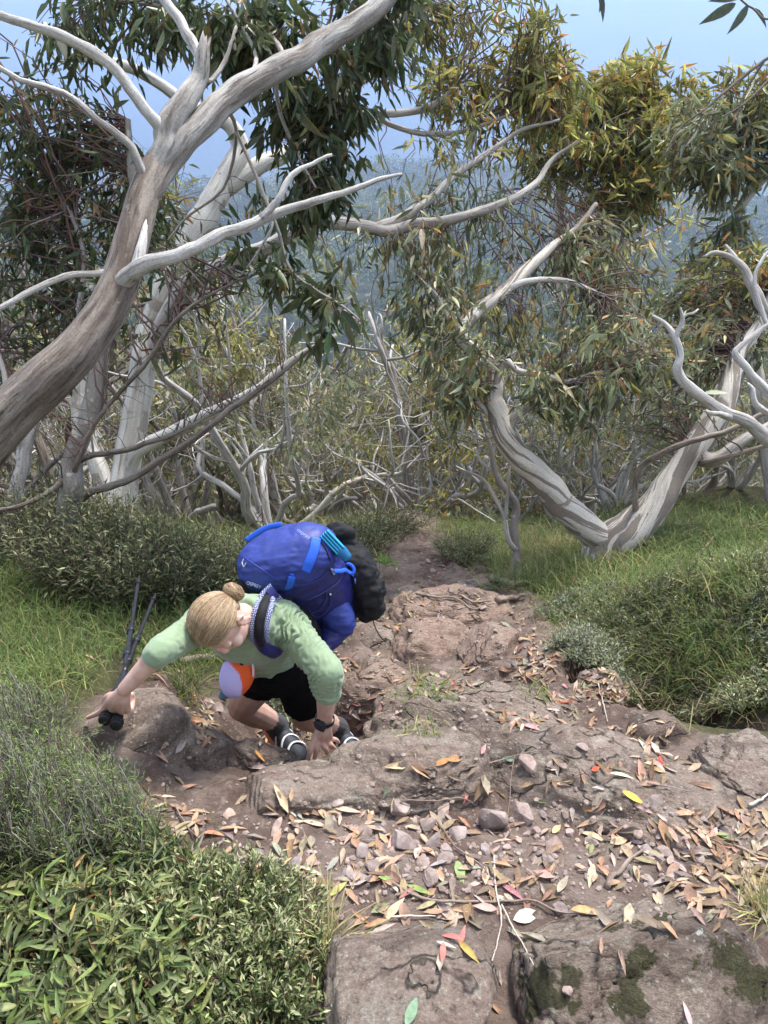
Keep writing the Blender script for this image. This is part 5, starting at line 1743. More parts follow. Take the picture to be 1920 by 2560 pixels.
for k in range(4200):
    u, v = rng.uniform(300, 1960), rng.uniform(1300, 2600)
    p, nn = hit(u, v)
    if p is None or path_mask(p[:1], p[1:2], p[2:3])[0] < .6: continue
    if v > 2300 or (1830 < v < 2000 and rng.uniform() < .8): continue
    D = float(uvd(p)[2][0])
    s = np.exp(rng.normal(-5.35, .4)) * (.7 + .15 * D)
    W = iV * np.array((1, .8, .6)) * s * rng.uniform(.75, 1.2, (len(iV), 1))
    g.add(W @ rot_z(rng.uniform(0, 6.28)).T + p + np.array((0, 0, s * .2)), [iF])
o = g.obj('gravel', STONEM, None, 'stuff', smooth=False)
o['label'] = 'fine gravel on the track'

FALLEN = mat_leaf('fallen_leaf', .75, .15, .12, True)
TAN = [(4, (.40, .285, .195)), (3, (.32, .22, .148)), (2.5, (.46, .35, .255)), (1.6, (.23, .15, .098)), (.7, (.38, .235, .155))]
GREYL = [(3, (.29, .232, .19)), (2, (.37, .31, .265)), (1, (.21, .16, .13))]
PINK = [(3, (.50, .20, .18)), (2, (.56, .30, .27)), (1, (.42, .13, .10))]
GREENL = [(2, (.22, .27, .12)), (1, (.30, .33, .18)), (1, (.20, .27, .19))]
YELLL = [(1, (.52, .40, .11)), (1, (.45, .36, .15))]
ALL = [(8, x[1]) for x in TAN] + [(6, x[1]) for x in GREYL] + [(.35, x[1]) for x in PINK] + [(.25, x[1]) for x in GREENL]


def lay(u, v, ang=None, lift=.006, tilt=.28):
    p, n_ = hit(u, v)
    if p is None: return None
    n_ = nrm(n_ * .8 + np.array((0, 0, .5)) + rng.normal(0, tilt, 3))
    a = rng.uniform(0, 6.28) if ang is None else ang
    d = np.array((math.cos(a), math.sin(a), 0.))
    d = nrm(d - n_ * d.dot(n_))
    return p + n_ * lift, d, n_


def fallen(label, u, v, L_px, col, ang=None, slender=.26, group=None, tilt=.15, lift=.008):
    """ang: direction in the picture, degrees counter-clockwise from rightwards"""
    p, n_ = hit(u, v)
    D = float(uvd(p)[2][0])
    l = min(L_px / FPX * D * 1.05, .076)
    if ang is None: a = None
    else:
        q, _ = hit(u + 18 * math.cos(math.radians(ang)), v - 18 * math.sin(math.radians(ang)))
        a = math.atan2(q[1] - p[1], q[0] - p[0])
    p, d, n2 = lay(u, v, a, lift, tilt)
    o = leaf_object('fallen_leaf', p - d * l * .5, d, n2, l, l * slender, col, FALLEN)
    return tag(o, label, 'leaf', group)


for lab, u, v, L_, col, ang, sl in [
        ('broad whitish grey leaf lying flat below the sticks', 1318, 2293, 88, (.58, .54, .50), 15, .40),
        ('stiff orange tan leaf right of the broad whitish leaf', 1468, 2284, 76, (.44, .27, .15), -8, .34),
        ('pink leaf hanging lowest in the star of red leaves on the brown slab', 1105, 2390, 62, (.50, .17, .15), -95, .24),
        ('red pink leaf pointing left in the star of leaves on the slab', 1128, 2345, 56, (.50, .18, .16), 160, .26),
        ('red pink leaf pointing up right in the star of leaves on the slab', 1150, 2340, 58, (.50, .19, .17), 75, .26),
        ('yellow green leaf at the right of the star of leaves', 1172, 2385, 72, (.36, .30, .10), -45, .26),
        ('grey cream curled leaf at the left of the star of leaves', 1115, 2370, 52, (.46, .40, .33), -20, .28),
        ('large tan leaf of the bunch above the star of red leaves', 1120, 2270, 84, (.46, .36, .27), 18, .3),
        ('second large tan leaf of the bunch above the star', 1140, 2290, 80, (.43, .34, .25), 12, .3),
        ('third tan leaf lowest of the bunch above the star', 1135, 2312, 62, (.41, .32, .24), 22, .26),
        ('green leaf standing upright in the litter right of the yellowish stone', 1150, 2187, 74, (.25, .31, .14), -75, .3),
        ('green leaf pointing right near the left end of the long stick', 1050, 2230, 66, (.22, .29, .10), -25, .24),
        ('green curved leaf at the left edge of the litter sticks', 975, 2205, 62, (.24, .31, .11), -5, .26),
        ('yellow green curled leaf left of the green leaves', 845, 2225, 62, (.40, .40, .12), 35, .24),
        ('grey green leaf at the very bottom edge of the slab', 1030, 2530, 76, (.20, .27, .19), 65, .3),
        ('pink grey leaf at the bottom edge of the lichened boulder', 1712, 2535, 56, (.55, .40, .38), 110, .26),
        ('cream white leaf on the sloping slab', 1555, 1942, 56, (.60, .54, .38), -10, .26),
        ('yellow leaf on the sloping slab beside the oval stone', 1583, 1998, 60, (.56, .42, .10), -28, .3),
        ('pink leaf below the yellow leaf on the slab', 1610, 2022, 52, (.56, .38, .34), -15, .26),
        ('long fresh green leaf at the right among dry leaves', 1815, 2098, 58, (.24, .31, .12), -12, .22),
        ('pale blue green leaf on top of the upper bedrock hump', 1278, 1898, 42, (.30, .38, .27), 20, .34),
        ('pink leaf left of the blue green leaf', 1205, 1874, 44, (.54, .24, .24), 10, .28),
        ('pink leaf higher on the bedrock hump', 1330, 1822, 42, (.56, .30, .30), -15, .3),
        ('scarlet leaf fragment on the hump', 1488, 1924, 24, (.60, .12, .07), 0, .5),
        ('bright salmon leaf standing against the slab edge', 1538, 2108, 44, (.60, .26, .19), -60, .34),
        ('red leaf in the dark hollow', 1650, 1910, 38, (.42, .08, .06), -70, .34),
        ('coral leaf fragment stuck to the boulder with the poles', 399, 1840, 24, (.62, .22, .19), 70, .55),
        ('narrow orange leaf on the dark lumpy rock', 651, 1892, 40, (.52, .24, .07), -65, .2),
        ('brick red leaf at the left of the litter', 455, 2142, 44, (.50, .17, .10), 20, .34),
        ('orange red leaf near the ledge at the left of the litter', 535, 2090, 56, (.56, .25, .15), -5, .3),
        ('tan leaf standing up against the ledge at the left', 490, 2045, 52, (.48, .35, .23), 60, .24),
        ('bundle leaf of cream colour at the left below the ledge', 870, 2030, 74, (.50, .40, .28), -10, .26),
        ('long cream leaf under the middle of the ledge', 790, 2065, 78, (.50, .40, .29), -5, .26),
        ('tan leaf leaning on the ledge face', 815, 2045, 60, (.48, .37, .26), -40, .26),
        ('rosy leaf in the litter left of the twigs', 690, 2180, 58, (.46, .22, .16), -80, .26),
        ('violet pink leaf below the bent stick', 1282, 2235, 62, (.44, .20, .22), -35, .24),
        ('greyish white leaf of the lower left litter', 750, 2235, 64, (.50, .45, .42), -55, .24),
        ('brown leaf cluster tip on the upper hump', 1140, 1900, 56, (.38, .22, .11), 10, .36),
        ('orange brown leaf under the cluster on the hump', 1110, 1908, 46, (.42, .22, .10), 25, .4)]:
    fallen(lab, u, v, L_, col, ang, sl)

n_ = 0
while n_ < 215:
    u, v = rng.uniform(420, 1920), rng.uniform(1985, 2330)
    lo = np.interp(u, [420, 900, 1300, 1920], [2060, 1995, 2080, 2060]); hi = np.interp(u, [420, 700, 1000, 1300, 1500, 1920], [2150, 2230, 2310, 2260, 2225, 2250])
    if not lo < v < hi: continue
    kind = rng.uniform()
    if kind < .72: fallen('tan dry gum leaf lying among others in the litter below the ledge', u, v, float(np.exp(rng.normal(3.86, .30))), pick(TAN, 1)[0], float(rng.uniform(0, 360)), float(rng.uniform(.18, .34)), 'tan gum leaves in the litter', .16, .010)
    else: fallen('greyish dry gum leaf lying in the litter below the ledge', u, v, float(np.exp(rng.normal(3.8, .28))), pick(GREYL, 1)[0], float(rng.uniform(0, 360)), float(rng.uniform(.18, .34)), 'grey gum leaves in the litter', .16, .010)
    n_ += 1
# the rest of the litter, past counting
pts = []
for (u0, u1, v0, v1, n, keepm) in [(400, 1920, 2010, 2330, 230, .4), (400, 1920, 1830, 2010, 70, .5), (840, 1550, 1520, 1830, 800, .3), (850, 1400, 1290, 1520, 500, .4), (480, 900, 1740, 1860, 520, 0),
                                   (1480, 1780, 1700, 1930, 420, 0), (1300, 1560, 1560, 1760, 420, 0), (800, 1900, 2330, 2560, 6, .5), (0, 900, 1350, 1700, 130, 0), (1300, 1900, 1380, 1560, 200, 0), (150, 520, 1950, 2100, 50, 0), (1700, 1920, 2030, 2300, 160, 0)]:
    for _ in range(n):
        u, v = rng.uniform(u0, u1), rng.uniform(v0, v1)
        p, nn = hit(u, v)
        if p is None or path_mask(p[:1], p[1:2], p[2:3])[0] < keepm: continue
        # litter gathers in hollows and thins out on bare humps
        nz_ = noise(np.array((p[0] * 3.3, p[1] * 3.3, 3.)))
        if v < 2010 and u > 480 and nz_ < rng.uniform(-.15, .35): continue
        if v >= 2010 and nz_ < rng.uniform(-.8, -.1): continue
        r_ = lay(u, v, None, .006, .17)
        pts.append(r_)
a_, d_, n2 = (np.array(x) for x in zip(*pts))
m = len(a_)
l = .055 * np.exp(rng.normal(0, .28, m))
g = Geo()
leaf_add(g, a_ - d_ * l[:, None] * .5, d_, n2, l, l * rng.uniform(.18, .34, m), pick(ALL, m), True, 1.1)
o = g.obj('leaf_litter', FALLEN, None, 'stuff')
o['label'] = 'dry gum leaf litter scattered over the track'

STICK = mat_bark('stick_bark', (.17, .125, .10), (.30, .245, .205), (.08, .06, .05), .1, 40, .4, .6, .5, bstr=.4)
STICKP = mat_bark('pale_stick', (.42, .36, .29), (.55, .49, .42), (.2, .15, .11), .1, 40, .35, .6, .5, bstr=.3)


def stick(label, pts, r=.003, mat=None, lift=.01, name='stick', sides=6, taper=.5):
    q = []
    for u, v in pts:
        p, n_ = hit(u, v)
        q.append(p + n_ * lift)
    q = np.array(q)
    loc = q[0].copy()
    g = Geo()
    tube(g, q - loc, np.linspace(r, r * taper, len(q)), sides, .008, .22, 0, True, 1, int(rng.integers(99)))
    o = g.obj(name, mat or STICK)
    o.location = loc
    tag(o, label, 'stick')


stick('long thin dark stick crossing the litter below the stones', [(980, 2215), (1060, 2255), (1160, 2258), (1250, 2262), (1330, 2258), (1400, 2285), (1480, 2295)], .004)
stick('thin reddish stick running down from the large angular stone', [(1075, 2040), (1110, 2085), (1140, 2125), (1200, 2170), (1240, 2220)], .003)
stick('curved dark twig arching over the stones at the top of the litter', [(975, 2020), (1010, 2002), (1080, 1996), (1150, 1996), (1185, 2012)], .003)
stick('very thin wiry stem dangling over the slab', [(1292, 1893), (1280, 1940), (1274, 2000), (1270, 2050), (1280, 2100)], .0018, STICK)
stick('pale thin stem running down to the bottom slab', [(1235, 2150), (1240, 2230), (1248, 2300), (1240, 2360), (1222, 2410)], .0026, STICKP)
stick('second pale stem slanting over the dark crack', [(1250, 2270), (1275, 2320), (1310, 2370), (1340, 2415)], .0024, STICKP)
stick('short pale stick at the left of the long stick', [(975, 2302), (1030, 2298), (1085, 2298)], .003, STICKP)
stick('thick torn piece of pale dry wood in the litter at the right', [(1515, 2222), (1530, 2200), (1552, 2182), (1580, 2152), (1606, 2134)], .0085, STICK, .010, sides=9, taper=.35)
stick('thin forked twig lying on the slab at the right', [(1618, 1965), (1660, 1972), (1722, 1986)], .0028, STICK)
stick('grey stick along the top of the bedrock hump', [(1165, 1912), (1240, 1905), (1330, 1885), (1400, 1880)], .003)
stick('straight brown twig on the litter at the left below the ledge', [(440, 2025), (455, 2050), (480, 2085), (500, 2105)], .003)
stick('long thin stick beneath the dry leaves left of centre', [(640, 2145), (700, 2170), (780, 2210)], .0032)
stick('branching dark stick lying across the far step of the track', [(1045, 1490), (1090, 1500), (1135, 1500), (1180, 1520), (1230, 1515)], .009, STICK, .02)
stick('second dark stick on the far step by the pale flat rock', [(1155, 1493), (1185, 1510), (1225, 1508)], .008, STICK, .02)
stick('fallen log at the foot of the dead sapling', [(1232, 1452), (1262, 1462), (1290, 1466), (1330, 1462)], .026, STICK, .02, 'log', 10)
stick('dark dead log on the bank edge below the sapling', [(1240, 1505), (1280, 1500), (1320, 1492)], .022, STICK, .02, 'log', 10)
stick('rough dead branch lying behind the right knee', [(440, 1668), (500, 1655), (560, 1652), (640, 1630)], .016, STICK, .03, 'branch', 10)
stick('reddish thin stick in the grass behind the woman', [(415, 1530), (450, 1522), (480, 1516)], .005, STICK, .03)
stick('bare root hanging in the dark hollow', [(1497, 1712), (1505, 1745), (1512, 1775), (1518, 1810)], .003, STICKP)
stick('stick lying at the foot of the brown boulder on the right', [(1870, 2020), (1895, 2005), (1920, 1990)], .005, STICKP)
stick('thin black stick jutting from the litter at the far right', [(1850, 2180), (1890, 2178), (1925, 2178)], .003, STICK)
stick('grey dead branch propped in the grass right of the V shaped gum', [(1745, 1400), (1765, 1380), (1790, 1345), (1815, 1345)], .010, STICK, .03, 'branch', 8)

# ------------------------------------------------------------------ the climbing woman
def ell_tube(geo, pts, side, rx, ry, n=24, sides=20, caps='round'):
    """elliptical loft through pts; side: direction of the rx axis"""
    q = spline(np.column_stack([pts, rx, ry]), n)
    path, rx, ry = q[:, :3], q[:, 3], q[:, 4]
    t = nrm(np.gradient(path, axis=0))
    side = np.asarray(side, float)
    a = nrm(side[None] - t * (t @ side)[:, None])
    b = np.cross(t, a)
    if caps == 'round':
        e = 5
        f0 = np.linspace(0, 1, e + 1)[:-1]
        def capset(k, sgn):
            s_ = np.sqrt(1 - (1 - f0) ** 2) + 1e-3
            pp = path[k] + sgn * t[k] * ((1 - f0)[:, None]) * min(rx[k], ry[k])
            return pp, rx[k] * s_, ry[k] * s_
        p0, x0, y0 = capset(0, -1)
        p1, x1, y1 = capset(-1, 1)
        path = np.vstack([p0, path, p1[::-1]]); rx = np.concatenate([x0, rx, x1[::-1]]); ry = np.concatenate([y0, ry, y1[::-1]])
        a = np.vstack([np.repeat(a[:1], e, 0), a, np.repeat(a[-1:], e, 0)]); b = np.vstack([np.repeat(b[:1], e, 0), b, np.repeat(b[-1:], e, 0)])
    m = len(path)
    ang = np.linspace(0, 2 * PI, sides, endpoint=False)
    V = path[:, None] + a[:, None] * (rx[:, None] * np.cos(ang))[..., None] + b[:, None] * (ry[:, None] * np.sin(ang))[..., None]
    V = np.vstack([V.reshape(-1, 3), path[0], path[-1]])
    i, j = np.meshgrid(np.arange(m - 1), np.arange(sides), indexing='ij')
    j2 = (j + 1) % sides
    F = np.stack([i * sides + j, i * sides + j2, (i + 1) * sides + j2, (i + 1) * sides + j], -1).reshape(-1, 4)
    jj = np.arange(sides)
    T = np.concatenate([np.stack([np.full(sides, m * sides), (jj + 1) % sides, jj], 1), np.stack([np.full(sides, m * sides + 1), (m - 1) * sides + jj, (m - 1) * sides + (jj + 1) % sides], 1)])
    geo.add(V, [F, T])


def cap_chain(geo, pts, r, n=None, caps='round'):
    pts = np.asarray(pts, float)
    d = pts[-1] - pts[0]
    s = np.cross(d, (0.3, 0.2, .9))
    ell_tube(geo, pts, nrm(s), r, r, n or max(6, len(pts) * 5), 14, caps)


def ball(geo, c, ax, r):
    """ellipsoid: axes rows of ax, radii r"""
    V, F = ico(3)
    geo.add(c + (V * np.asarray(r)) @ np.asarray(ax), [F])


def fuse(geo, voxel, smooth=3, fac=.5):
    """one continuous surface out of overlapping closed pieces -> (V, F)"""
    me = geo.mesh('tmp', None)
    o = bpy.data.objects.new('tmp', me)
    C.objects.link(o)
    m = o.modifiers.new('r', 'REMESH')
    m.mode = 'VOXEL'
    m.voxel_size = voxel
    if smooth:
        s = o.modifiers.new('s', 'SMOOTH')
        s.factor = fac
        s.iterations = smooth
    dg = bpy.context.evaluated_depsgraph_get()
    ev = o.evaluated_get(dg)
    mm = ev.to_mesh()
    V = np.zeros(len(mm.vertices) * 3, np.float32); mm.vertices.foreach_get('co', V)
    nl = np.zeros(len(mm.vertices) * 3, np.float32); mm.vertices.foreach_get('normal', nl)
    tot = np.zeros(len(mm.polygons), np.int32); mm.polygons.foreach_get('loop_total', tot)
    idx = np.zeros(len(mm.loops), np.int32); mm.loops.foreach_get('vertex_index', idx)
    st = np.zeros(len(mm.polygons), np.int32); mm.polygons.foreach_get('loop_start', st)
    quads = idx[(st[tot == 4][:, None] + np.arange(4))]
    tris = idx[(st[tot == 3][:, None] + np.arange(3))] if (tot == 3).any() else np.zeros((0, 3), np.int32)
    ev.to_mesh_clear()
    bpy.data.objects.remove(o)
    bpy.data.meshes.remove(me)
    return V.reshape(-1, 3).astype(float), [quads, tris], nl.reshape(-1, 3).astype(float)


def seg_param(V, a, b):
    d = b - a
    t = ((V - a) @ d) / d.dot(d)
    q = a + np.clip(t, 0, 1)[:, None] * d
    return t, np.linalg.norm(V - q, axis=1), np.linalg.norm(d)


def mat_skin():
    m, nt = new_mat('skin')
    p_ = pos(nt)
    n = tex(nt, p_, 25, 4)
    c = ramp(nt, n.outputs[0], [(.35, (.53, .325, .255)), (.65, (.64, .43, .35))])
    n2 = tex(nt, p_, 9, 3)
    c = mixc(nt, ramp(nt, n2.outputs[0], [(.5, (0,) * 3), (.75, (.35,) * 3)]), c, (.60, .30, .23))
    f = tex(nt, p_, 420, 3)
    b = finish(nt, c, .48, f.outputs[0], .12, .002, .35)
    b.inputs['Subsurface Weight'].default_value = .12
    b.inputs['Subsurface Radius'].default_value = (.012, .005, .003)
    b.inputs['Subsurface Scale'].default_value = .6
    return m


SKIN = mat_skin()
CAMF = np.array((0, CP, -SP))

RS, LS = P(505, 1562, 2.24), P(702, 1548, 2.40)
NECK, HEAD = P(622, 1548, 2.28), P(541, 1552, 2.15)
HIPC = P(705, 1648, 2.70)
RH, LH = P(668, 1655, 2.72), P(752, 1668, 2.74)
RE, RW = P(402, 1628, 2.05), P(312, 1722, 2.085)
LE, LW = P(820, 1680, 2.32), P(812, 1800, 2.46)
RK, RA = P(605, 1768, 2.94), P(694, 1810, 3.20)
LK_, LA = P(766, 1790, 2.96), P(846, 1818, 3.20)
TS = nrm(RS - LS)
TUP = nrm(NECK - HIPC)
TFR = nrm(np.cross(TUP, TS))
if TFR[2] > 0 and TFR[1] > 0: TFR = -TFR

person = empty('person', Vector(P(770, 1860, 3.35)), 'woman in a pale green shirt and black shorts climbing up the rocks bent forward', 'person')

# ---- body
g = Geo()
SH = (RS + LS) / 2
ell_tube(g, [HIPC - TUP * .10, HIPC, HIPC + (SH - HIPC) * .4, HIPC + (SH - HIPC) * .8, SH, NECK], TS, np.array([.13, .142, .116, .122, .105, .052]), np.array([.10, .104, .084, .086, .068, .048]), 30, 24)
cap_chain(g, [SH + TUP * .02, NECK, NECK * .45 + HEAD * .55], np.array([.06, .052, .050]))
ball(g, RS, np.eye(3), (.058,) * 3); ball(g, LS, np.eye(3), (.058,) * 3)
cap_chain(g, [RS, RS * .5 + RE * .5, RE, RE * .6 + RW * .4, RW], np.array([.048, .040, .033, .0285, .0205]), 30)
cap_chain(g, [LS, LS * .5 + LE * .5, LE, LE * .6 + LW * .4, LW], np.array([.052, .046, .040, .0345, .0250]), 30)
cap_chain(g, [RH, RH * .6 + RK * .4, RK], np.array([.092, .080, .056]), 20)
cap_chain(g, [RK, RK * .62 + RA * .38, RA], np.array([.055, .056, .036]), 20)
cap_chain(g, [LH, LH * .6 + LK_ * .4, LK_], np.array([.092, .084, .060]), 20)
cap_chain(g, [LK_, LK_ * .62 + LA * .38, LA], np.array([.055, .055, .036]), 20)
# head
HC = nrm(HEAD - NECK)
cam_r, cam_u = np.array((1., 0, 0)), np.array((0, SP, CP))
f0 = cam_r * .22 - cam_u * .93 + CAMF * .30
HF = nrm(f0 - HC * f0.dot(HC))
HL = np.cross(HC, HF)
ax = np.array((HL, HF, HC))
ball(g, HEAD, ax, (.068, .078, .084))
ball(g, HEAD + HF * 0.0252 - HC * .055, ax, (.056, .060, .060))
ball(g, HEAD + HF * 0.0504 - HC * .088, ax, (.030, .028, .024))                 # chin
ball(g, HEAD + HF * 0.0823 - HC * .038, ax, (.013, .016, .020))                  # nose
ball(g, HEAD + HF * 0.0781 - HC * .018, ax, (.010, .012, .022))
for s_ in (-1, 1):
    ball(g, HEAD + HF * 0.0672 - HC * .004 + HL * s_ * .030, ax, (.024, .012, .007))   # brow
    ball(g, HEAD + HF * 0.0571 - HC * .045 + HL * s_ * .036, ax, (.022, .020, .020))   # cheek
    for k in range(9):                                                              # ear rim
        a = math.radians(-120 + k * 34)
        ball(g, HEAD + HL * s_ * .078 - HF * 0.0034 - HC * .028 + (HF * math.cos(a) * .013 - HL * s_ * math.cos(a) * .004 + HC * math.sin(a) * .025), ax, (.0065, .0065, .0065))
    ball(g, HEAD + HL * s_ * .074 - HF * 0.0034 - HC * .030, ax, (.007, .012, .020))
ball(g, HEAD + HF * 0.0722 - HC * .066, ax, (.020, .008, .005))
ball(g, HEAD + HF * 0.0714 - HC * .073, ax, (.017, .008, .005))


def finger(g, pts, r0=.0092, r1=.0072):
    cap_chain(g, pts, np.linspace(r0, r1, len(pts)), 14)


# right hand: closed over the pole grips, index finger stretched out
KN = [P(266, 1765, 2.155), P(281, 1771, 2.145), P(299, 1774, 2.145), P(317, 1770, 2.155)]
for k, q_ in enumerate(KN):
    cap_chain(g, [RW + (q_ - RW) * .12, RW * .45 + q_ * .55 - CAMF * .010, q_], np.array([.017, .0155, .0125]), 12)
finger(g, [KN[0], P(250, 1780, 2.170), P(234, 1788, 2.190), P(219, 1794, 2.205)], .0100, .0068)
for k, (du, L_) in enumerate([(4, 1), (3, 1), (0, .85)]):
    q_ = KN[k + 1]
    finger(g, [q_, q_ + np.array((0, .0, -.0)) + CAMF * .020 * L_ - cam_u * .012, q_ + CAMF * .046 * L_ - cam_u * .008, q_ + CAMF * .060 * L_ + cam_u * .012, q_ + CAMF * .052 * L_ + cam_u * .030], .0100, .0078)
finger(g, [RW + (KN[0] - RW) * .35, P(270, 1742, 2.145), P(262, 1760, 2.185), P(268, 1777, 2.225), P(278, 1784, 2.235)], .0125, .0080)
# left hand: planted on the ledge, thumb and index towards the camera, the others over the edge
hit_l, hn_l = hit(778, 1893)
LKN = [P(789, 1846, 2.475), P(802, 1852, 2.485), P(814, 1852, 2.50), P(824, 1846, 2.52)]
for q_ in LKN:
    cap_chain(g, [LW + (q_ - LW) * .08, LW * .5 + q_ * .5 - CAMF * .008, q_], np.array([.018, .0165, .013]), 12)
finger(g, [LW * .6 + LKN[0] * .4, P(784, 1852, 2.465), P(776, 1874, 2.46), P(770, 1897, 2.47)], .0135, .0078)
finger(g, [LKN[0], P(792, 1866, 2.47), P(790, 1882, 2.475), P(786, 1896, 2.485)], .0105, .0075)
finger(g, [LKN[1], P(810, 1866, 2.485), P(816, 1876, 2.50), P(818, 1884, 2.515)], .0105, .0075)
finger(g, [LKN[2], P(824, 1860, 2.505), P(832, 1866, 2.52), P(837, 1872, 2.535)], .0102, .0075)
finger(g, [LKN[3], P(834, 1848, 2.53), P(841, 1850, 2.54), P(846, 1856, 2.55)], .0096, .007)
V, F, nl = fuse(g, .0036, 3)
mesh_obj('body', make_mesh('body', V, F, SKIN), person)
# eyes and lips
WHITE = mat_plain('eye_white', (.75, .72, .70), .25, .5, .03)
IRIS = mat_plain('iris', (.10, .16, .20), .2, .5, .1)
LIP = mat_plain('lips', (.48, .20, .18), .45, .4, .1)
for s_ in (-1, 1):
    g = Geo(); ball(g, HEAD + HF * 0.0638 - HC * .018 + HL * s_ * .029, ax, (.0115, .0115, .009))
    e = g.obj('eye', WHITE, person)
    g = Geo(); ball(g, HEAD + HF * 0.0714 - HC * .019 + HL * s_ * .029, ax, (.005, .003, .005))
    g.obj('iris', IRIS, e)
g = Geo(); ball(g, HEAD + HF * 0.0777 - HC * .0665, ax, (.017, .005, .0035)); ball(g, HEAD + HF * 0.0769 - HC * .0725, ax, (.014, .005, .0035))
g.obj('lips', LIP, person)

# ---- hair
HAIRM = mat_attr('hair', .42, .5, .25, 500, amt=.1)
BUN = P(584, 1480, 2.17)
V, F = ico(6)
q = V @ ax            # world directions
hx, hf_, hc = V[:, 0], V[:, 1], V[:, 2]
rad = np.array((.074, .083, .091))
W = (V * rad) @ ax
bd = nrm(BUN - HEAD)
e1 = nrm(np.cross(bd, HC)); e2 = np.cross(bd, e1)
phi = np.arctan2(q @ e2, q @ e1)
th = np.arccos(np.clip(q @ bd, -1, 1))
cs = np.stack([np.cos(phi), np.sin(phi)], 1)
st = .5 * noise(np.column_stack([cs * 4, th * .9])) + .35 * noise(np.column_stack([cs * 13, th * 1.3 + 5])) + .35 * noise(np.column_stack([cs * 42, th * 1.6]))
amp = .0028 * sstep(.15, .7, th)
face = sstep(.30, .55, hf_ - .42 * hc + .15) * sstep(.22, -.05, hc - .28 * hf_ - .05)
earz = sstep(.55, .8, np.abs(hx)) * sstep(.0, -.3, hc) * sstep(-.55, -.2, hf_)
nape = sstep(-.45, -.75, hc)
shrink = np.clip(face + earz * .9 + nape, 0, 1)
W = W * (1 - .26 * shrink)[:, None] + q * (amp * st)[:, None]
shade = np.exp(.34 * st)
hc1, hc2 = np.array((.40, .285, .165)), np.array((.21, .135, .075))
mixf = np.clip(.5 + .55 * noise(np.column_stack([cs * 9 + 3, th * .5])), 0, 1)[:, None]
col = (hc1 * mixf + hc2 * (1 - mixf)) * shade[:, None]
par = np.exp(-((hx + .12 * hf_) / .075) ** 2) * sstep(.45, .8, hc) * sstep(.55, .2, np.abs(hf_ - .05))
col = col * (1 - .35 * par[:, None]) + np.array((.55, .38, .30)) * .35 * par[:, None]
hair = mesh_obj('hair', make_mesh('hair', HEAD + W, [F], HAIRM, {'col': col}), person)
# bun of coiled strands
g = Geo()
V, F = ico(4)
ph2 = np.arctan2(V[:, 1], V[:, 0])
sw = np.sin(ph2 * 2 + V[:, 2] * 9) + .6 * noise(V * 4) + .5 * np.sin(ph2 * 5 + V[:, 2] * 16)
Wb = V * (1 + .075 * sw)[:, None]
B1 = nrm(np.cross(bd, CAMF)); B2 = np.cross(bd, B1)
g.add(BUN + (Wb * np.array((.032, .030, .024))) @ np.array((B1, B2, bd)), [F], col=(np.array((.25, .16, .088)) * np.exp(.35 * sw)[:, None]))
n = 260
aa = rng.uniform(0, 2 * PI, n)
t_ = np.linspace(0, 1, 7)
loops = np.zeros((n, 7, 3))
for i in range(n):
    r_ = rng.uniform(.5, 1.03); z0_ = rng.normal(0, .55)
    a2_ = aa[i] + t_ * rng.uniform(1, 2.4)
    zz = np.clip(z0_ + .3 * np.sin(t_ * 3 + i), -.95, .95)
    rr_ = np.sqrt(1 - zz ** 2) * 1.04
    loops[i] = BUN + (np.stack([np.cos(a2_) * rr_ * .032, np.sin(a2_) * rr_ * .030, zz * .025], 1)) @ np.array((B1, B2, bd))
twig_mesh(g, loops, np.full(n, .0011), np.full(n, .0007), 3, pick([(2, (.36, .25, .14)), (1, (.18, .11, .06))], n, .2))
g.obj('bun', HAIRM, hair)
# strands lying on the head, and loose wisps
g = Geo()
n = 5200
ph = rng.uniform(-PI, PI, n); th0 = rng.uniform(.9, 2.5, n)
k = 8
tt = np.linspace(0, 1, k)
thp = th0[:, None] * (1 - tt) + .28 * tt
php = ph[:, None] + rng.normal(0, .03, (n, 1)) * np.sin(tt * PI)
dirs = (np.cos(thp)[..., None] * bd + np.sin(thp)[..., None] * (np.cos(php)[..., None] * e1 + np.sin(php)[..., None] * e2))
loc3 = dirs @ ax.T
bad = ((loc3[..., 1] - .42 * loc3[..., 2] + .15 > .36) & (loc3[..., 2] - .28 * loc3[..., 1] < .18)).any(1) | (loc3[..., 2] < -.45).any(1) | ((np.abs(loc3[..., 0]) > .6) & (loc3[..., 2] < -.05) & (loc3[..., 1] > -.45)).any(1)
rr_ = 1.0 / np.sqrt((loc3 ** 2 / rad ** 2).sum(-1))
path = HEAD + dirs * (rr_ * rng.uniform(1.005, 1.035, (n, 1)))[..., None]
path = path[~bad]
twig_mesh(g, path, np.full(len(path), .00055), np.full(len(path), .0004), 3, pick([(2, (.46, .335, .205)), (2, (.31, .21, .12)), (1, (.18, .115, .064))], len(path), .2))
g.obj('strands', HAIRM, hair, 'stuff')

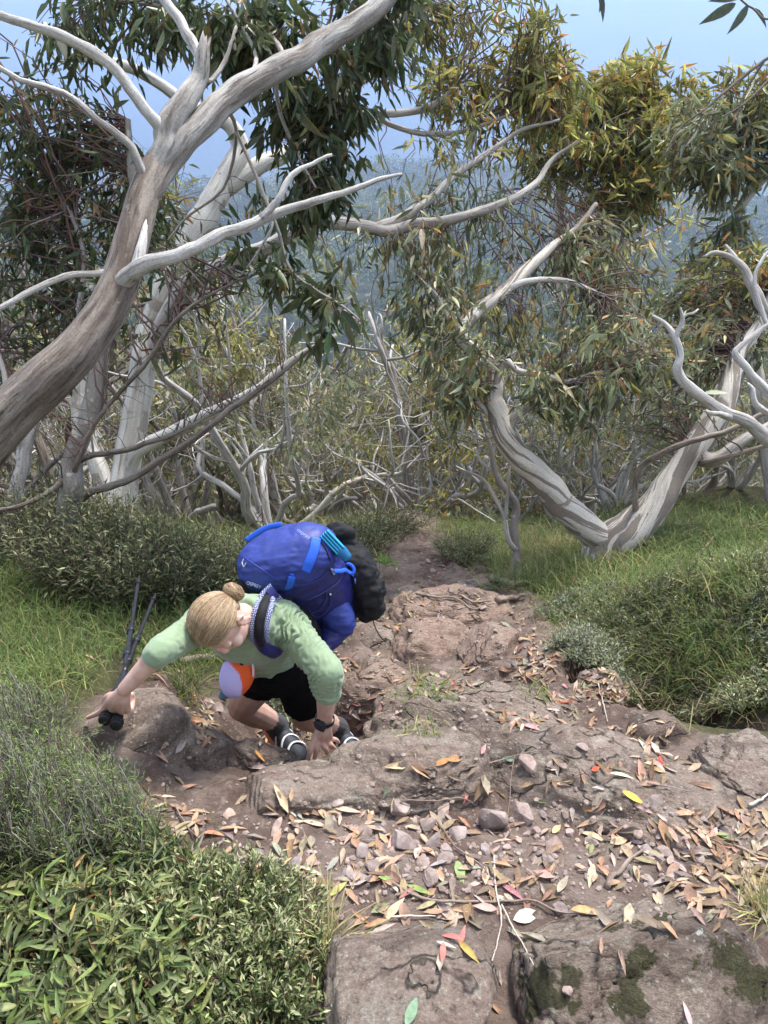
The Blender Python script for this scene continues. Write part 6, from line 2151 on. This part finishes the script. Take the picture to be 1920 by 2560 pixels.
# ---- shirt, with the sleeves pushed up
SHIRT = mat_plain('green_knit', (.225, .30, .185), .85, .15, .07, 60, .0, .3)
RC = RE + (RW - RE) * .20
LC = LE + (LW - LE) * .46
g = Geo()
ell_tube(g, [HIPC + TUP * .06, HIPC + TUP * .10, HIPC + (SH - HIPC) * .45, HIPC + (SH - HIPC) * .82, SH + TUP * .01], TS, np.array([.143, .141, .126, .130, .110]), np.array([.104, .104, .092, .094, .078]), 30, 28, 'flat')
ell_tube(g, [SH, NECK - (NECK - SH) * .1 + HC * .005, NECK + HC * .028], TS, np.array([.12, .075, .066]), np.array([.085, .068, .062]), 12, 24, 'flat')
ball(g, RS, np.eye(3), (.062,) * 3); ball(g, LS, np.eye(3), (.066,) * 3)
cap_chain(g, [RS, RS * .5 + RE * .5, RE, RC], np.array([.056, .047, .041, .0365]), 20, 'flat')
cap_chain(g, [LS, LS * .5 + LE * .5, LE], np.array([.060, .055, .050]), 20)
cap_chain(g, [LE, LE * .5 + LC * .5, LC], np.array([.050, .0465, .0415]), 14, 'flat')
# folded hood behind the neck
for k in range(7):
    a = -1.5 + k * .5
    ball(g, NECK - TUP * .02 + (TS * math.sin(a) * .075 - TFR * math.cos(a) * .062), np.array((TS, TFR, TUP)), (.032, .026, .028))
V, F, nl = fuse(g, .0042, 5)
w = np.zeros(len(V))
for a_, b_, fr, amp_, skew in ((RS, RE, 150, .0042, 9), (LS, LE, 165, .0150, 12), (LE, LC, 200, .0125, 8)):
    t_, d_, ln_ = seg_param(V, a_, b_)
    m_ = sstep(-.15, .15, t_) * sstep(1.12, .95, t_) * sstep(.11, .08, d_)
    s_ = t_ * ln_
    u_ = noise(np.column_stack([V[:, 0] * 14, V[:, 1] * 14, V[:, 2] * 14]))
    side_ = (V - a_) @ nrm(np.cross(b_ - a_, CAMF))
    w += m_ * amp_ * (np.abs(np.sin(s_ * fr * .8 + side_ * skew * 7 + 4.5 * u_ + 3 * noise(V * 30))) ** .8 - .5) * np.clip(.35 + 1.6 * np.abs(noise(V * 11)) + .8 * noise(V * 5), 0, 1.6)
far_ = np.ones(len(V))
for a_, b_ in ((RS, RE), (LS, LE), (LE, LC)):
    far_ *= sstep(.06, .11, seg_param(V, a_, b_)[1])
w += far_ * .006 * ridged(V * np.array((9, 9, 9)), 2)
w += .0012 * fbm(V * 40, 2)
V = V + nl * w[:, None]
mesh_obj('shirt', make_mesh('shirt', V, F, SHIRT), person)
SBVH = BVHTree.FromPolygons(V.tolist(), [list(x) for f in F for x in f])

# ---- shorts
SHORTS = mat_plain('black_shorts', (.0055, .0055, .0065), .9, .1, .15, 60)
g = Geo()
ell_tube(g, [HIPC + TUP * .10, HIPC - TUP * .03, HIPC - TUP * .12], TS, np.array([.150, .164, .135]), np.array([.112, .122, .11]), 14, 24)
RHm, LHm = RH + (RK - RH) * .36, LH + (LK_ - LH) * .70
cap_chain(g, [RH + (HIPC - RH) * .3, RH, RHm], np.array([.10, .104, .094]), 14, 'flat')
cap_chain(g, [LH + (HIPC - LH) * .3, LH, LHm], np.array([.10, .106, .086]), 14, 'flat')
V, F, nl = fuse(g, .0065, 3)
V = V + nl * (.004 * ridged(V * 8, 2))[:, None]
mesh_obj('shorts', make_mesh('shorts', V, F, SHORTS), person)

# ---- socks and shoes
SOCK = mat_plain('grey_sock', (.075, .075, .08), .9, .1, .15, 120)
SHOE = mat_plain('navy_shoe', (.03, .035, .05), .6, .3, .15, 80)
STRIPE = mat_plain('white_shoe_trim', (.72, .74, .76), .55, .3, .05)
SOLE = mat_plain('orange_sole', (.66, .19, .10), .6, .3, .08)
for (K_, A_, toe, turn) in ((RK, RA, P(752, 1850, 3.06), 1), (LK_, LA, P(892, 1836, 3.08), -1)):
    dn = nrm(A_ - K_)
    gz_ = A_ + DOWN * .075
    fd = toe - A_; fd = fd - DOWN * fd.dot(DOWN); fd = nrm(fd + 1e-6)
    sd = np.cross(fd, np.array((0, 0, 1.)))
    g = Geo()
    cap_chain(g, [A_ + (K_ - A_) * .30, A_ + (K_ - A_) * .1, A_, A_ + DOWN * .03 + fd * .01], np.array([.046, .043, .043, .046]), 14, 'flat')
    V, F, nl = fuse(g, .005, 2)
    V = V + nl * (.0012 * np.sin(((V - A_) @ dn) * 500))[:, None]
    mesh_obj('sock', make_mesh('sock', V, F, SOCK), person)
    hb = A_ + DOWN * .055
    g = Geo()
    ell_tube(g, [hb - fd * .055, hb - fd * .01 + DOWN * -.012, hb + fd * .07, hb + fd * .14 + DOWN * .012, hb + fd * .185 + DOWN * .018], sd, np.array([.034, .042, .043, .045, .034]), np.array([.036, .048, .042, .032, .022]), 20, 18)
    V, F, nl = fuse(g, .005, 2)
    so = mesh_obj('shoe', make_mesh('shoe', V, F, SHOE), person)
    g = Geo()
    ell_tube(g, [hb - fd * .068 + DOWN * .032, hb + DOWN * .036, hb + fd * .10 + DOWN * .034, hb + fd * .195 + DOWN * .032], sd, np.array([.036, .044, .049, .036]), np.array([.016, .016, .015, .012]), 20, 18)
    V, F, nl = fuse(g, .005, 1)
    mesh_obj('sole', make_mesh('sole', V, F, SOLE), so)
    g = Geo()
    for k in range(3):
        c_ = hb + fd * (.035 + .045 * k)
        rr_ = (.0445, .0465, .0475)[k]; ry_ = (.047, .042, .034)[k]
        an = np.linspace(-.35, PI + .35, 12)
        tube(g, c_[None] + sd[None] * np.cos(an)[:, None] * rr_ - DOWN[None] * (np.sin(an)[:, None] * ry_) + fd[None] * (.012 * np.cos(2 * an))[:, None], np.full(12, .006), 6, .008, 0, 0, True, .4)
    g.A = {}
    mesh_obj('lace', g.mesh('lace', STRIPE), so)

# ---- watch
watch = empty('wristwatch', Vector(P(808, 1806, 2.43)), 'chunky black sports watch with round face on the left wrist', 'watch')
wc = P(808, 1806, 2.43)
wn_ = nrm(-CAMF * .86 + cam_r * -.25 + cam_u * .18)
arm = nrm(LW - LE)
wn_ = nrm(wn_ - arm * wn_.dot(arm))
ws = np.cross(wn_, arm)
BLK = mat_plain('black_rubber', (.014, .014, .016), .5, .35, .2, 100)
GLS = mat_plain('watch_glass', (.03, .036, .04), .12, .6, .1)
DG = mat_plain('grey_watch_marks', (.28, .29, .3), .4, .4, .1)


def disc(geo, c, n_, a, r, h, sides=28, chamfer=.0):
    b = np.cross(n_, a)
    an = np.linspace(0, 2 * PI, sides, endpoint=False)
    ring = a * np.cos(an)[:, None] + b * np.sin(an)[:, None]
    lv = [(-h / 2, r), (h / 2 - chamfer, r), (h / 2, r - chamfer)] if chamfer else [(-h / 2, r), (h / 2, r)]
    V = np.vstack([c + n_ * z + ring * q for z, q in lv] + [c - n_ * h / 2, c + n_ * h / 2])
    m = len(lv)
    j = np.arange(sides); j2 = (j + 1) % sides
    F = np.concatenate([np.stack([i * sides + j, i * sides + j2, (i + 1) * sides + j2, (i + 1) * sides + j], 1) for i in range(m - 1)])
    T = np.concatenate([np.stack([np.full(sides, m * sides), j2, j], 1), np.stack([np.full(sides, m * sides + 1), (m - 1) * sides + j, (m - 1) * sides + j2], 1)])
    geo.add(V, [F, T])


WC = LW + (LE - LW) * .02 + wn_ * .031
g = Geo(); disc(g, WC, wn_, ws, .0225, .013, 28, .003)
for k in range(5):
    a = math.radians((55, 125, 180, 235, 305)[k])
    cap_chain(g, [WC + (ws * math.cos(a) + arm * math.sin(a)) * .021, WC + (ws * math.cos(a) + arm * math.sin(a)) * .0255], np.array([.0025, .0022]), 6)
g.obj('case', BLK, watch, smooth=False)
g = Geo(); disc(g, WC + wn_ * .0072, wn_, ws, .0165, .0012, 28); g.obj('glass', GLS, watch, smooth=False)
g = Geo()
for k in range(12):
    a = k * PI / 6
    disc(g, WC + wn_ * .0069 + (ws * math.cos(a) + arm * math.sin(a)) * .0187, wn_, ws, .0009, .001, 6)
g.obj('hour_marks', DG, watch, smooth=False)
g = Geo()
an = np.linspace(0, 2 * PI, 25)
ctr = LW + (LE - LW) * .02
ell_tube(g, ctr + wn_ * (np.cos(an) * .0300)[:, None] + ws * (np.sin(an) * .0315)[:, None], arm, np.full(25, .0105), np.full(25, .0022), 50, 8, 'flat')
g.obj('strap', BLK, watch)

# ---- trekking poles
PB = mat_plain('black_pole', (.016, .016, .02), .35, .5, .2, 60)
GRIP = mat_plain('black_foam_grip', (.02, .02, .022), .75, .3, .25, 140, .4)
SIL = mat_plain('pole_silver', (.45, .46, .48), .35, .5, .1)
for lab, pts in (('black folded hiking pole whose grip end is nearer the bottom of the hand', [(291, 1812, 2.13), (295, 1768, 2.215), (297, 1712, 2.34), (316, 1635, 2.52), (331, 1545, 2.72), (348, 1440, 3.0)]),
                 ('second black hiking pole leaning out to the right of the first one', [(262, 1800, 2.14), (278, 1770, 2.215), (301, 1710, 2.35), (334, 1618, 2.56), (358, 1560, 2.70), (389, 1484, 2.92)])):
    q_ = np.array([P(*x) for x in pts])
    ax_ = nrm(q_[-1] - q_[0])
    L_ = np.linalg.norm(q_[-1] - q_[0])
    at_ = lambda s: q_[0] + ax_ * s
    pole = empty('hiking_pole', Vector(q_[0]), lab, 'hiking pole', 'pair of hiking poles')
    g = Geo()
    ell_tube(g, [at_(0), at_(.012), at_(.03), at_(.09), at_(.14), at_(.16)], nrm(np.cross(ax_, CAMF)), np.array([.019, .020, .0165, .015, .0155, .010]), np.array([.019, .020, .0165, .015, .0155, .010]), 30, 16, 'flat')
    g.obj('grip', GRIP, pole)
    g = Geo(); disc(g, at_(-.003), -ax_, nrm(np.cross(ax_, CAMF)), .0175, .008, 20, .003); g.obj('grip_cap', BLK, pole)
    g = Geo(); cap_chain(g, [at_(.155), at_(L_ * .55)], np.array([.0085, .0085])); g.obj('shaft', PB, pole)
    g = Geo(); cap_chain(g, [at_(L_ * .55), at_(L_ * .93)], np.array([.0068, .0068])); g.obj('lower_shaft', PB, pole)
    for f_ in (.40, .56):
        g = Geo(); cap_chain(g, [at_(L_ * f_ - .016), at_(L_ * f_ + .016)], np.array([.0125, .0125]), 6, 'flat')
        sd_ = nrm(np.cross(ax_, CAMF))
        cap_chain(g, [at_(L_ * f_ - .014) + sd_ * .014, at_(L_ * f_ + .012) + sd_ * .016], np.array([.005, .004]), 6)
        g.obj('clamp', PB, pole)
    g = Geo(); disc(g, at_(L_ * .93), ax_, nrm(np.cross(ax_, CAMF)), .013, .006, 16); g.obj('basket', BLK, pole)
    g = Geo(); cap_chain(g, [at_(L_ * .93), at_(L_)], np.array([.0065, .003])); g.obj('tip', PB, pole)
    g = Geo(); disc(g, at_(L_ * .30), ax_, nrm(np.cross(ax_, CAMF)), .0088, .05, 12); g.obj('print_band', SIL if False else PB, pole)

# ------------------------------------------------------------------ rucksack
pack = empty('backpack', Vector(P(780, 1480, 2.6)), 'big royal blue hiking backpack on the back of the climbing woman', 'backpack')
NYL = mat_plain('royal_blue_nylon', (.026, .044, .225), .5, .35, .16, 26, .25)
NYLD = mat_plain('deep_blue_nylon', (.015, .019, .135), .45, .5, .18, 26, .25)
WEB = mat_plain('bright_blue_webbing', (.025, .115, .62), .6, .3, .1, 200)
BLKF = mat_plain('black_pack_fabric', (.013, .013, .015), .75, .25, .2, 100)
PV, PF, pn = [], [], 0


def pack_part(name, geo, vox, mat, wr, parent, freq=14, sm=3):
    global pn
    V, F, nl = fuse(geo, vox, sm)
    wv = wr * (.8 * ridged(V * freq * np.array((1, .6, 1.2)), 3) + .5 * fbm(V * freq * 2.2, 3))
    fold = ridged(np.column_stack([(V @ cam_r) * 6 + (V @ cam_u) * 9, (V @ cam_u) * 22 - (V @ cam_r) * 4, (V @ CAMF) * 8]), 3)
    wv = wv + wr * 2.4 * np.sign(fold) * np.abs(fold) ** 1.4 * np.clip(.4 + fbm(V * 6, 2), 0, 1.3)
    V = V + nl * wv[:, None]
    o = mesh_obj(name, make_mesh(name, V, F, mat), parent)
    for f in F:
        if len(f): PF.extend((f + pn).tolist())
    PV.append(V); pn += len(V)
    return o


BK = nrm(cam_u * .80 + cam_r * .42 + CAMF * .42)      # out of the wearer's back
BK = nrm(BK - TUP * BK.dot(TUP))
BS = nrm(np.cross(BK, TUP))                           # lateral
g = Geo()
LID = P(722, 1392, 2.44)
ltilt = nrm(cam_r + cam_u * .16 + CAMF * .05)
lup = nrm(-CAMF * .75 + cam_u * .5)
lup = nrm(lup - ltilt * lup.dot(ltilt))
lout = np.cross(lup, ltilt)
la = np.array((ltilt, lout, lup))
ball(g, LID, la, (.160, .098, .085))
ball(g, LID - ltilt * .07 - cam_u * .012, la, (.098, .088, .080))
ball(g, LID + ltilt * .055 + cam_u * .012, la, (.108, .094, .080))
pack_part('lid', g, .006, NYL, .0030, pack, 10)
g = Geo()
ell_tube(g, [P(735, 1420, 2.50), P(772, 1455, 2.62), P(808, 1505, 2.78), P(828, 1540, 2.94)], ltilt, np.array([.142, .142, .128, .095]), np.array([.100, .112, .108, .085]), 24, 24)
ball(g, P(846, 1500, 2.80), np.eye(3), (.075, .08, .09))
pack_part('main_compartment', g, .007, NYLD, .0035, pack, 9)
g = Geo()
ball(g, P(838, 1530, 2.66), np.array((nrm(cam_r * .6 - cam_u), CAMF, nrm(cam_r + cam_u * .6))), (.088, .055, .060))
pack_part('side_pocket', g, .006, NYL, .0030, pack, 12)
g = Geo()
ell_tube(g, [P(842, 1560, 2.68), P(830, 1590, 2.66), P(816, 1618, 2.64)], cam_r, np.array([.058, .045, .022]), np.array([.04, .03, .02]), 16, 16)
pack_part('hip_fin', g, .006, NYLD, .002, pack, 12)
g = Geo()
ell_tube(g, [P(608, 1462, 2.42), P(660, 1482, 2.44), P(720, 1490, 2.46)], cam_u, np.array([.030, .034, .032]), np.array([.02, .022, .02]), 16, 16)
pack_part('harness', g, .006, BLKF, .002, pack, 12)
g = Geo()
ell_tube(g, [P(700, 1500, 2.48), P(745, 1540, 2.56), P(785, 1590, 2.66)], cam_u, np.array([.035, .040, .034]), np.array([.03, .035, .03]), 16, 16)
pack_part('back_panel', g, .006, BLKF, .002, pack, 12)

bag = empty('dry_bag', Vector(P(885, 1420, 2.7)), 'limp black bag strapped to the outer face of the blue backpack', 'bag')
g = Geo()
ell_tube(g, [P(832, 1325, 2.72), P(858, 1362, 2.72), P(884, 1400, 2.72), P(908, 1452, 2.74), P(916, 1497, 2.78), P(908, 1525, 2.82)], nrm(cam_r * .8 + cam_u * .5), np.array([.020, .040, .060, .066, .062, .035]), np.array([.02, .05, .09, .10, .09, .05]), 30, 22)
ell_tube(g, [P(824, 1322, 2.70), P(838, 1322, 2.68), P(862, 1336, 2.67), P(884, 1356, 2.68)], nrm(cam_r * .7 + cam_u * .7), np.array([.010, .030, .034, .020]), np.array([.014, .02, .022, .016]), 16, 12)
ell_tube(g, [P(888, 1500, 2.74), P(905, 1528, 2.78), P(926, 1512, 2.80)], nrm(cam_r * .7 + cam_u * .7), np.array([.020, .030, .020]), np.array([.03, .04, .03]), 12, 12)
V, F, nl = fuse(g, .0065, 2)
V = V + nl * (.010 * np.abs(ridged(np.column_stack([(V @ cam_r) * 5, (V @ cam_u) * 16, (V @ CAMF) * 6]), 2)))[:, None] * -1
V = V + nl * (.007 * ridged(V * np.array((7, 13, 7)), 4) + .004 * ridged(V * 26, 2))[:, None]
mesh_obj('sack', make_mesh('sack', V, F, BLKF), bag)

PBVH = BVHTree.FromPolygons(np.concatenate(PV).tolist(), PF)


def onpack(u, v, off=.003, default=2.5):
    d = ray(u, v)
    loc, n_, i_, di = PBVH.ray_cast(Vector((0, 0, 0)), Vector(d))
    if loc is None: return P(u, v, default), -d
    n_ = np.array(n_)
    if n_.dot(d) > 0: n_ = -n_
    return np.array(loc) + n_ * off, n_


def pack_cord(name, pts, r, mat, parent, off=.004, flat=1.0, sides=8, w=None, default=2.6):
    uv = spline(np.array([(u, v, 0) for u, v in pts], float), max(8, len(pts) * 5))
    q_ = []
    for u, v, _ in uv:
        p, n_ = onpack(u, v, off, default)
        q_.append(p)
    q_ = np.array(q_)
    q_[1:-1] = (q_[:-2] + q_[1:-1] * 2 + q_[2:]) / 4
    g = Geo()
    if w is None:
        cap_chain(g, q_, np.full(len(q_), r), len(q_))
    else:
        p, n_ = onpack(*pts[len(pts) // 2], 0)
        side = np.cross(nrm(q_[-1] - q_[0]), n_)
        ell_tube(g, q_, side, np.full(len(q_), w), np.full(len(q_), r), len(q_), 10, 'flat')
    return g.obj(name, mat, parent)


pack_cord('compression_strap', [(790, 1345), (785, 1375), (775, 1402), (762, 1428)], .0025, WEB, pack, w=.0165)
pack_cord('compression_strap', [(729, 1432), (732, 1448), (722, 1468)], .0022, WEB, pack, w=.007)
pack_cord('compression_strap', [(615, 1352), (640, 1334), (670, 1318), (705, 1311)], .0025, WEB, pack, w=.010)
pack_cord('compression_strap', [(828, 1428), (850, 1426), (872, 1436), (888, 1455)], .0022, WEB, pack, .012, w=.0075)
pack_cord('strap_loop', [(856, 1412), (872, 1410), (884, 1420), (882, 1434), (864, 1436)], .0022, WEB, pack, .016, w=.006)
pack_cord('strap_triangle', [(732, 1440), (720, 1470)], .003, WEB, pack, w=.014)
SEAM = mat_plain('seam_tape', (.02, .035, .25), .5, .4, .1)
pack_cord('seam', [(612, 1395), (650, 1420), (690, 1446), (740, 1462), (790, 1452), (820, 1420), (826, 1385), (812, 1350)], .0022, SEAM, pack, .001)
pack_cord('zip', [(800, 1352), (815, 1375), (824, 1400)], .002, BLKF, pack, .002)
CORD = mat_plain('dark_cord', (.05, .06, .16), .6, .3, .15)
pack_cord('cord', [(852, 1440), (842, 1455), (815, 1475), (790, 1488), (768, 1498)], .0022, CORD, pack, .004)
pack_cord('cord', [(825, 1486), (822, 1515), (805, 1535), (785, 1540), (772, 1520)], .002, CORD, pack, .004)
pack_cord('cord', [(815, 1478), (812, 1500), (795, 1525), (778, 1530)], .002, CORD, pack, .004)
pack_cord('pack_loop', [(612, 1400), (609, 1408), (612, 1415), (617, 1409)], .0016, SIL, pack, .006)
pack_cord('buckle', [(825, 1420), (832, 1432)], .004, mat_plain('grey_buckle', (.42, .46, .52), .4, .5, .1), pack, .006)
pack_cord('buckle', [(682, 1476), (679, 1486), (688, 1492), (690, 1482)], .0022, SIL, pack, .008)
pack_cord('dangling_cord', [(932, 1525), (935, 1560), (950, 1590), (965, 1605)], .0022, BLKF, bag, default=2.85)
g = Geo()
p_, n_2 = onpack(825, 1484, .003)
ball(g, p_, np.eye(3), (.004, .004, .004)); g.obj('toggle', STRIPE, pack)

# lettering on the lid and the frame, set on the cloth
LETM = mat_plain('printed_lettering', (.62, .64, .74), .6, .3, .05)
LETL = mat_plain('faint_lettering', (.22, .26, .55), .6, .3, .05)


def lettering(txt, u0, v0, u1, v1, hpx, mat, parent, name='lettering', off=.002):
    cu = bpy.data.curves.new('t', 'FONT')
    cu.body = txt
    ob = bpy.data.objects.new('t', cu)
    C.objects.link(ob)
    dg = bpy.context.evaluated_depsgraph_get()
    mm = ob.evaluated_get(dg).to_mesh()
    V = np.array([v.co[:] for v in mm.vertices])
    F = [list(p.vertices) for p in mm.polygons]
    ob.evaluated_get(dg).to_mesh_clear()
    bpy.data.objects.remove(ob)
    w = V[:, 0].max() - V[:, 0].min(); V[:, 0] -= V[:, 0].min()
    du, dv = u1 - u0, v1 - v0
    L_ = math.hypot(du, dv)
    W = []
    for x, y, _ in V:
        s = x / w
        W.append(onpack(u0 + du * s + dv / L_ * y * hpx, v0 + dv * s - du / L_ * y * hpx, off, 2.36)[0])
    me = bpy.data.meshes.new(name)
    me.from_pydata([tuple(x) for x in W], [], F)
    me.materials.append(mat)
    return mesh_obj(name, me, parent)


g = Geo()
lettering('OSPREY', 617, 1459, 652, 1470, 11, LETM, pack, off=.004)
lettering('osprey', 742, 1328, 773, 1350, 13, LETL, pack)

# shoulder strap with its perforated foam edges
m, nt = new_mat('perforated_foam')
at = N(nt, 'Attribute', attribute_name='bark').outputs['Vector']
sx = N(nt, 'SeparateXYZ'); L(nt, at, sx.inputs[0])
row = math_(nt, 'FLOOR', sx.outputs[1])
xs_ = math_(nt, 'ADD', sx.outputs[0], math_(nt, 'MULTIPLY', row, .5))
fx = math_(nt, 'SUBTRACT', math_(nt, 'FRACT', xs_), .5)
fy = math_(nt, 'SUBTRACT', math_(nt, 'FRACT', sx.outputs[1]), .5)
dd = math_(nt, 'ADD', math_(nt, 'MULTIPLY', fx, fx), math_(nt, 'MULTIPLY', fy, fy))
cc = ramp(nt, dd, [(.085, (.58, .64, .80)), (.11, (.016, .018, .10))])
finish(nt, cc, .7)
FOAM = m


def strap_path(pts, n=30):
    return spline(np.array([P(*x) for x in pts]), n)


def ribbon(geo, path, side, w0, w1, thick, lift, uvs=None):
    """flat band between offsets w0..w1 across the strap"""
    k = 5
    cols = np.linspace(w0, w1, k)
    t = nrm(np.gradient(path, axis=0))
    nn = nrm(np.cross(t, side)) 
    nn = np.where((nn @ CAMF)[:, None] > 0, -nn, nn)
    V = path[:, None] + side[:, None] * cols[None, :, None] + nn[:, None] * (lift + thick * np.array((.3, .9, 1, .9, .3)))[None, :, None]
    n = len(path)
    i, j = np.meshgrid(np.arange(n - 1), np.arange(k - 1), indexing='ij')
    F = np.stack([i * k + j, i * k + j + 1, (i + 1) * k + j + 1, (i + 1) * k + j], -1).reshape(-1, 4)
    s = np.concatenate([[0], np.cumsum(np.linalg.norm(np.diff(path, axis=0), axis=1))])
    bark = np.stack([np.repeat(cols[None] / .0062, n, 0), np.repeat(s[:, None] / .0054, k, 1), np.zeros((n, k))], -1).reshape(-1, 3)
    geo.add(V.reshape(-1, 3), [F], bark=bark)


sq_ = spline(np.array([(692, 1476, 0), (676, 1490, 0), (664, 1506, 0), (654, 1535, 0), (648, 1565, 0), (650, 1595, 0), (664, 1618, 0), (692, 1634, 0)], float), 44)
sp_ = []
for u, v, _ in sq_:
    d = ray(u, v)
    r_ = SBVH.ray_cast(Vector((0, 0, 0)), Vector(d))
    sp_.append(float(uvd(np.array(r_[0]))[2][0]) if r_[0] is not None else np.nan)
sp_ = np.array(sp_)
ok_ = ~np.isnan(sp_)
sp_ = np.interp(np.arange(44), np.arange(44)[ok_], sp_[ok_])
for _ in range(6): sp_[1:-1] = np.minimum(sp_[1:-1], (sp_[:-2] + sp_[1:-1] * 2 + sp_[2:]) / 4)
sp_ = np.array([P(u, v, D_ - .012) for (u, v, _), D_ in zip(sq_, sp_)])
sd_ = nrm(np.cross(nrm(np.gradient(sp_, axis=0)), -CAMF))
g = Geo(); ribbon(g, sp_[:32], sd_[:32], -.030, -.014, .012, .0); st_ = g.obj('shoulder_strap', FOAM, pack)
g = Geo(); ribbon(g, sp_[:32], sd_[:32], .014, .030, .012, .0); g.obj('strap_edge', FOAM, st_)
g = Geo(); ribbon(g, sp_[:34], sd_[:34], -.0145, .0145, .014, .002); g.obj('strap_centre', BLKF, st_)
g = Geo(); ribbon(g, sp_[28:], sd_[28:], -.022, .022, .012, .001); g.obj('strap_tail', NYLD, st_)
g = Geo(); ribbon(g, sp_[:6], sd_[:6], -.024, .024, .016, .003); g.obj('strap_cap', NYLD, st_)
sp2 = strap_path([(560, 1490, 2.30), (520, 1500, 2.20), (500, 1530, 2.16)], 16)
sd2 = nrm(np.cross(nrm(np.gradient(sp2, axis=0)), -CAMF))
g = Geo(); cap_chain(g, [P(598, 1622, 2.34), P(625, 1620, 2.34), P(665, 1622, 2.37)], np.array([.007, .007, .007])); g.obj('chest_strap', BLKF, pack)
g = Geo(); cap_chain(g, [P(690, 1500, 2.40), P(715, 1512, 2.42), P(728, 1524, 2.45)], np.array([.006, .006, .005])); g.obj('load_strap', BLKF, pack)
g = Geo(); cap_chain(g, [P(765, 1545, 2.52), P(769, 1565, 2.51), P(768, 1588, 2.50)], np.array([.004, .004, .004])); g.obj('side_strap', BLKF, pack)

# folded turquoise pad tucked under the straps
pad = empty('folded_pad', Vector(P(834, 1358, 2.44)), 'folded turquoise pad tucked between the blue lid and the black bag', 'sit pad')
PADM = mat_plain('turquoise_foam', (.03, .30, .52), .6, .3, .1, 80)
PADD = mat_plain('teal_edge', (.012, .12, .28), .6, .3, .1, 80)
p0_, n0_ = onpack(832, 1356, .012)
p0_ = P(834, 1358, max(2.40, float(uvd(p0_)[2][0]) - .01))
pa_ = nrm(cam_r * .68 - cam_u * .73 + CAMF * .1)
pb_ = nrm(np.cross(pa_, -CAMF)); pc_ = np.cross(pa_, pb_)
for k in range(4):
    g = Geo()
    c_ = p0_ + pb_ * (k - 1.5) * .0095
    ell_tube(g, [c_ - pa_ * .045, c_ - pa_ * .04, c_ + pa_ * .028, c_ + pa_ * .034], pb_, np.array([.0035, .0045, .0045, .003]), np.array([.014, .016, .016, .014]), 12, 10)
    g.obj('fold', PADM, pad)
g = Geo()
ell_tube(g, [p0_ + pa_ * .028, p0_ + pa_ * .04, p0_ + pa_ * .062], pb_, np.array([.019, .020, .017]), np.array([.016, .016, .014]), 10, 12)
g.obj('end_flap', PADD, pad)

# ---- cap clipped to the chest strap
HATM = mat_attr('cap_cloth', .85, .15, .2, 240, amt=.06)
hat = empty('cap', Vector(P(594, 1684, 2.42)), 'cap with lilac and orange panels hanging from the chest strap', 'cap')
hd = nrm(P(578, 1740, 2.43) - P(612, 1630, 2.42))     # from opening to top of the dome
hs = nrm(np.cross(hd, -CAMF)); hn = np.cross(hd, hs)
if hn.dot(CAMF) > 0: hn = -hn
V, F = ico(5)
W = V.copy()
W[:, 2] = np.where(V[:, 2] < 0, V[:, 2] * .95, V[:, 2])
crease = .03 * noise(V * 2.5) + .012 * np.abs(np.sin(np.arctan2(V[:, 1], V[:, 0]) * 3))
W = W * (1 + crease)[:, None]
pos_ = P(594, 1684, 2.42) + (W * np.array((.056, .050, .082))) @ np.array((hs, hn, hd))
u_, v_, D_ = uvd(pos_)
lil, ora, blk = np.array((.52, .46, .78)), np.array((.72, .115, .03)), np.array((.012, .012, .014))
bound = np.interp(v_, [1640, 1660, 1685, 1710, 1735, 1760], [556, 576, 598, 605, 604, 598])
sel = sstep(-1.5, 1.5, u_ - bound)[:, None]
colh = lil * (1 - sel) + ora * sel
top = sstep(1652, 1647, v_ + (u_ - 600) * .12)[:, None]
colh = colh * (1 - top) + blk * top
mesh_obj('crown', make_mesh('crown', pos_, [F], HATM, {'col': colh}), hat)
g = Geo()
an = np.linspace(-1.2, 1.2, 12)
bc = P(566, 1726, 2.43)
ell_tube(g, [P(580, 1722, 2.42), P(566, 1732, 2.42), P(552, 1745, 2.43)], nrm(hs), np.array([.026, .022, .008]), np.array([.006, .005, .004]), 12, 12)
g.obj('brim', mat_plain('slate_blue_brim', (.10, .17, .26), .8, .2, .1), hat)
g = Geo()
cap_chain(g, [P(622, 1640, 2.385), P(632, 1665, 2.38), P(633, 1690, 2.385)], np.array([.0035, .004, .0035]))
g.obj('cap_strap', mat_plain('pale_cap_strap', (.5, .5, .58), .7, .2, .1), hat)
g = Geo()
cap_chain(g, [P(604, 1622, 2.36), P(602, 1640, 2.37), P(606, 1656, 2.375)], np.array([.011, .012, .010]))
g.obj('clip', BLKF, hat)
g = Geo()
cap_chain(g, [P(612, 1634, 2.36), P(609, 1650, 2.365)], np.array([.005, .005]))
g.obj('lining_tab', PADM, hat)
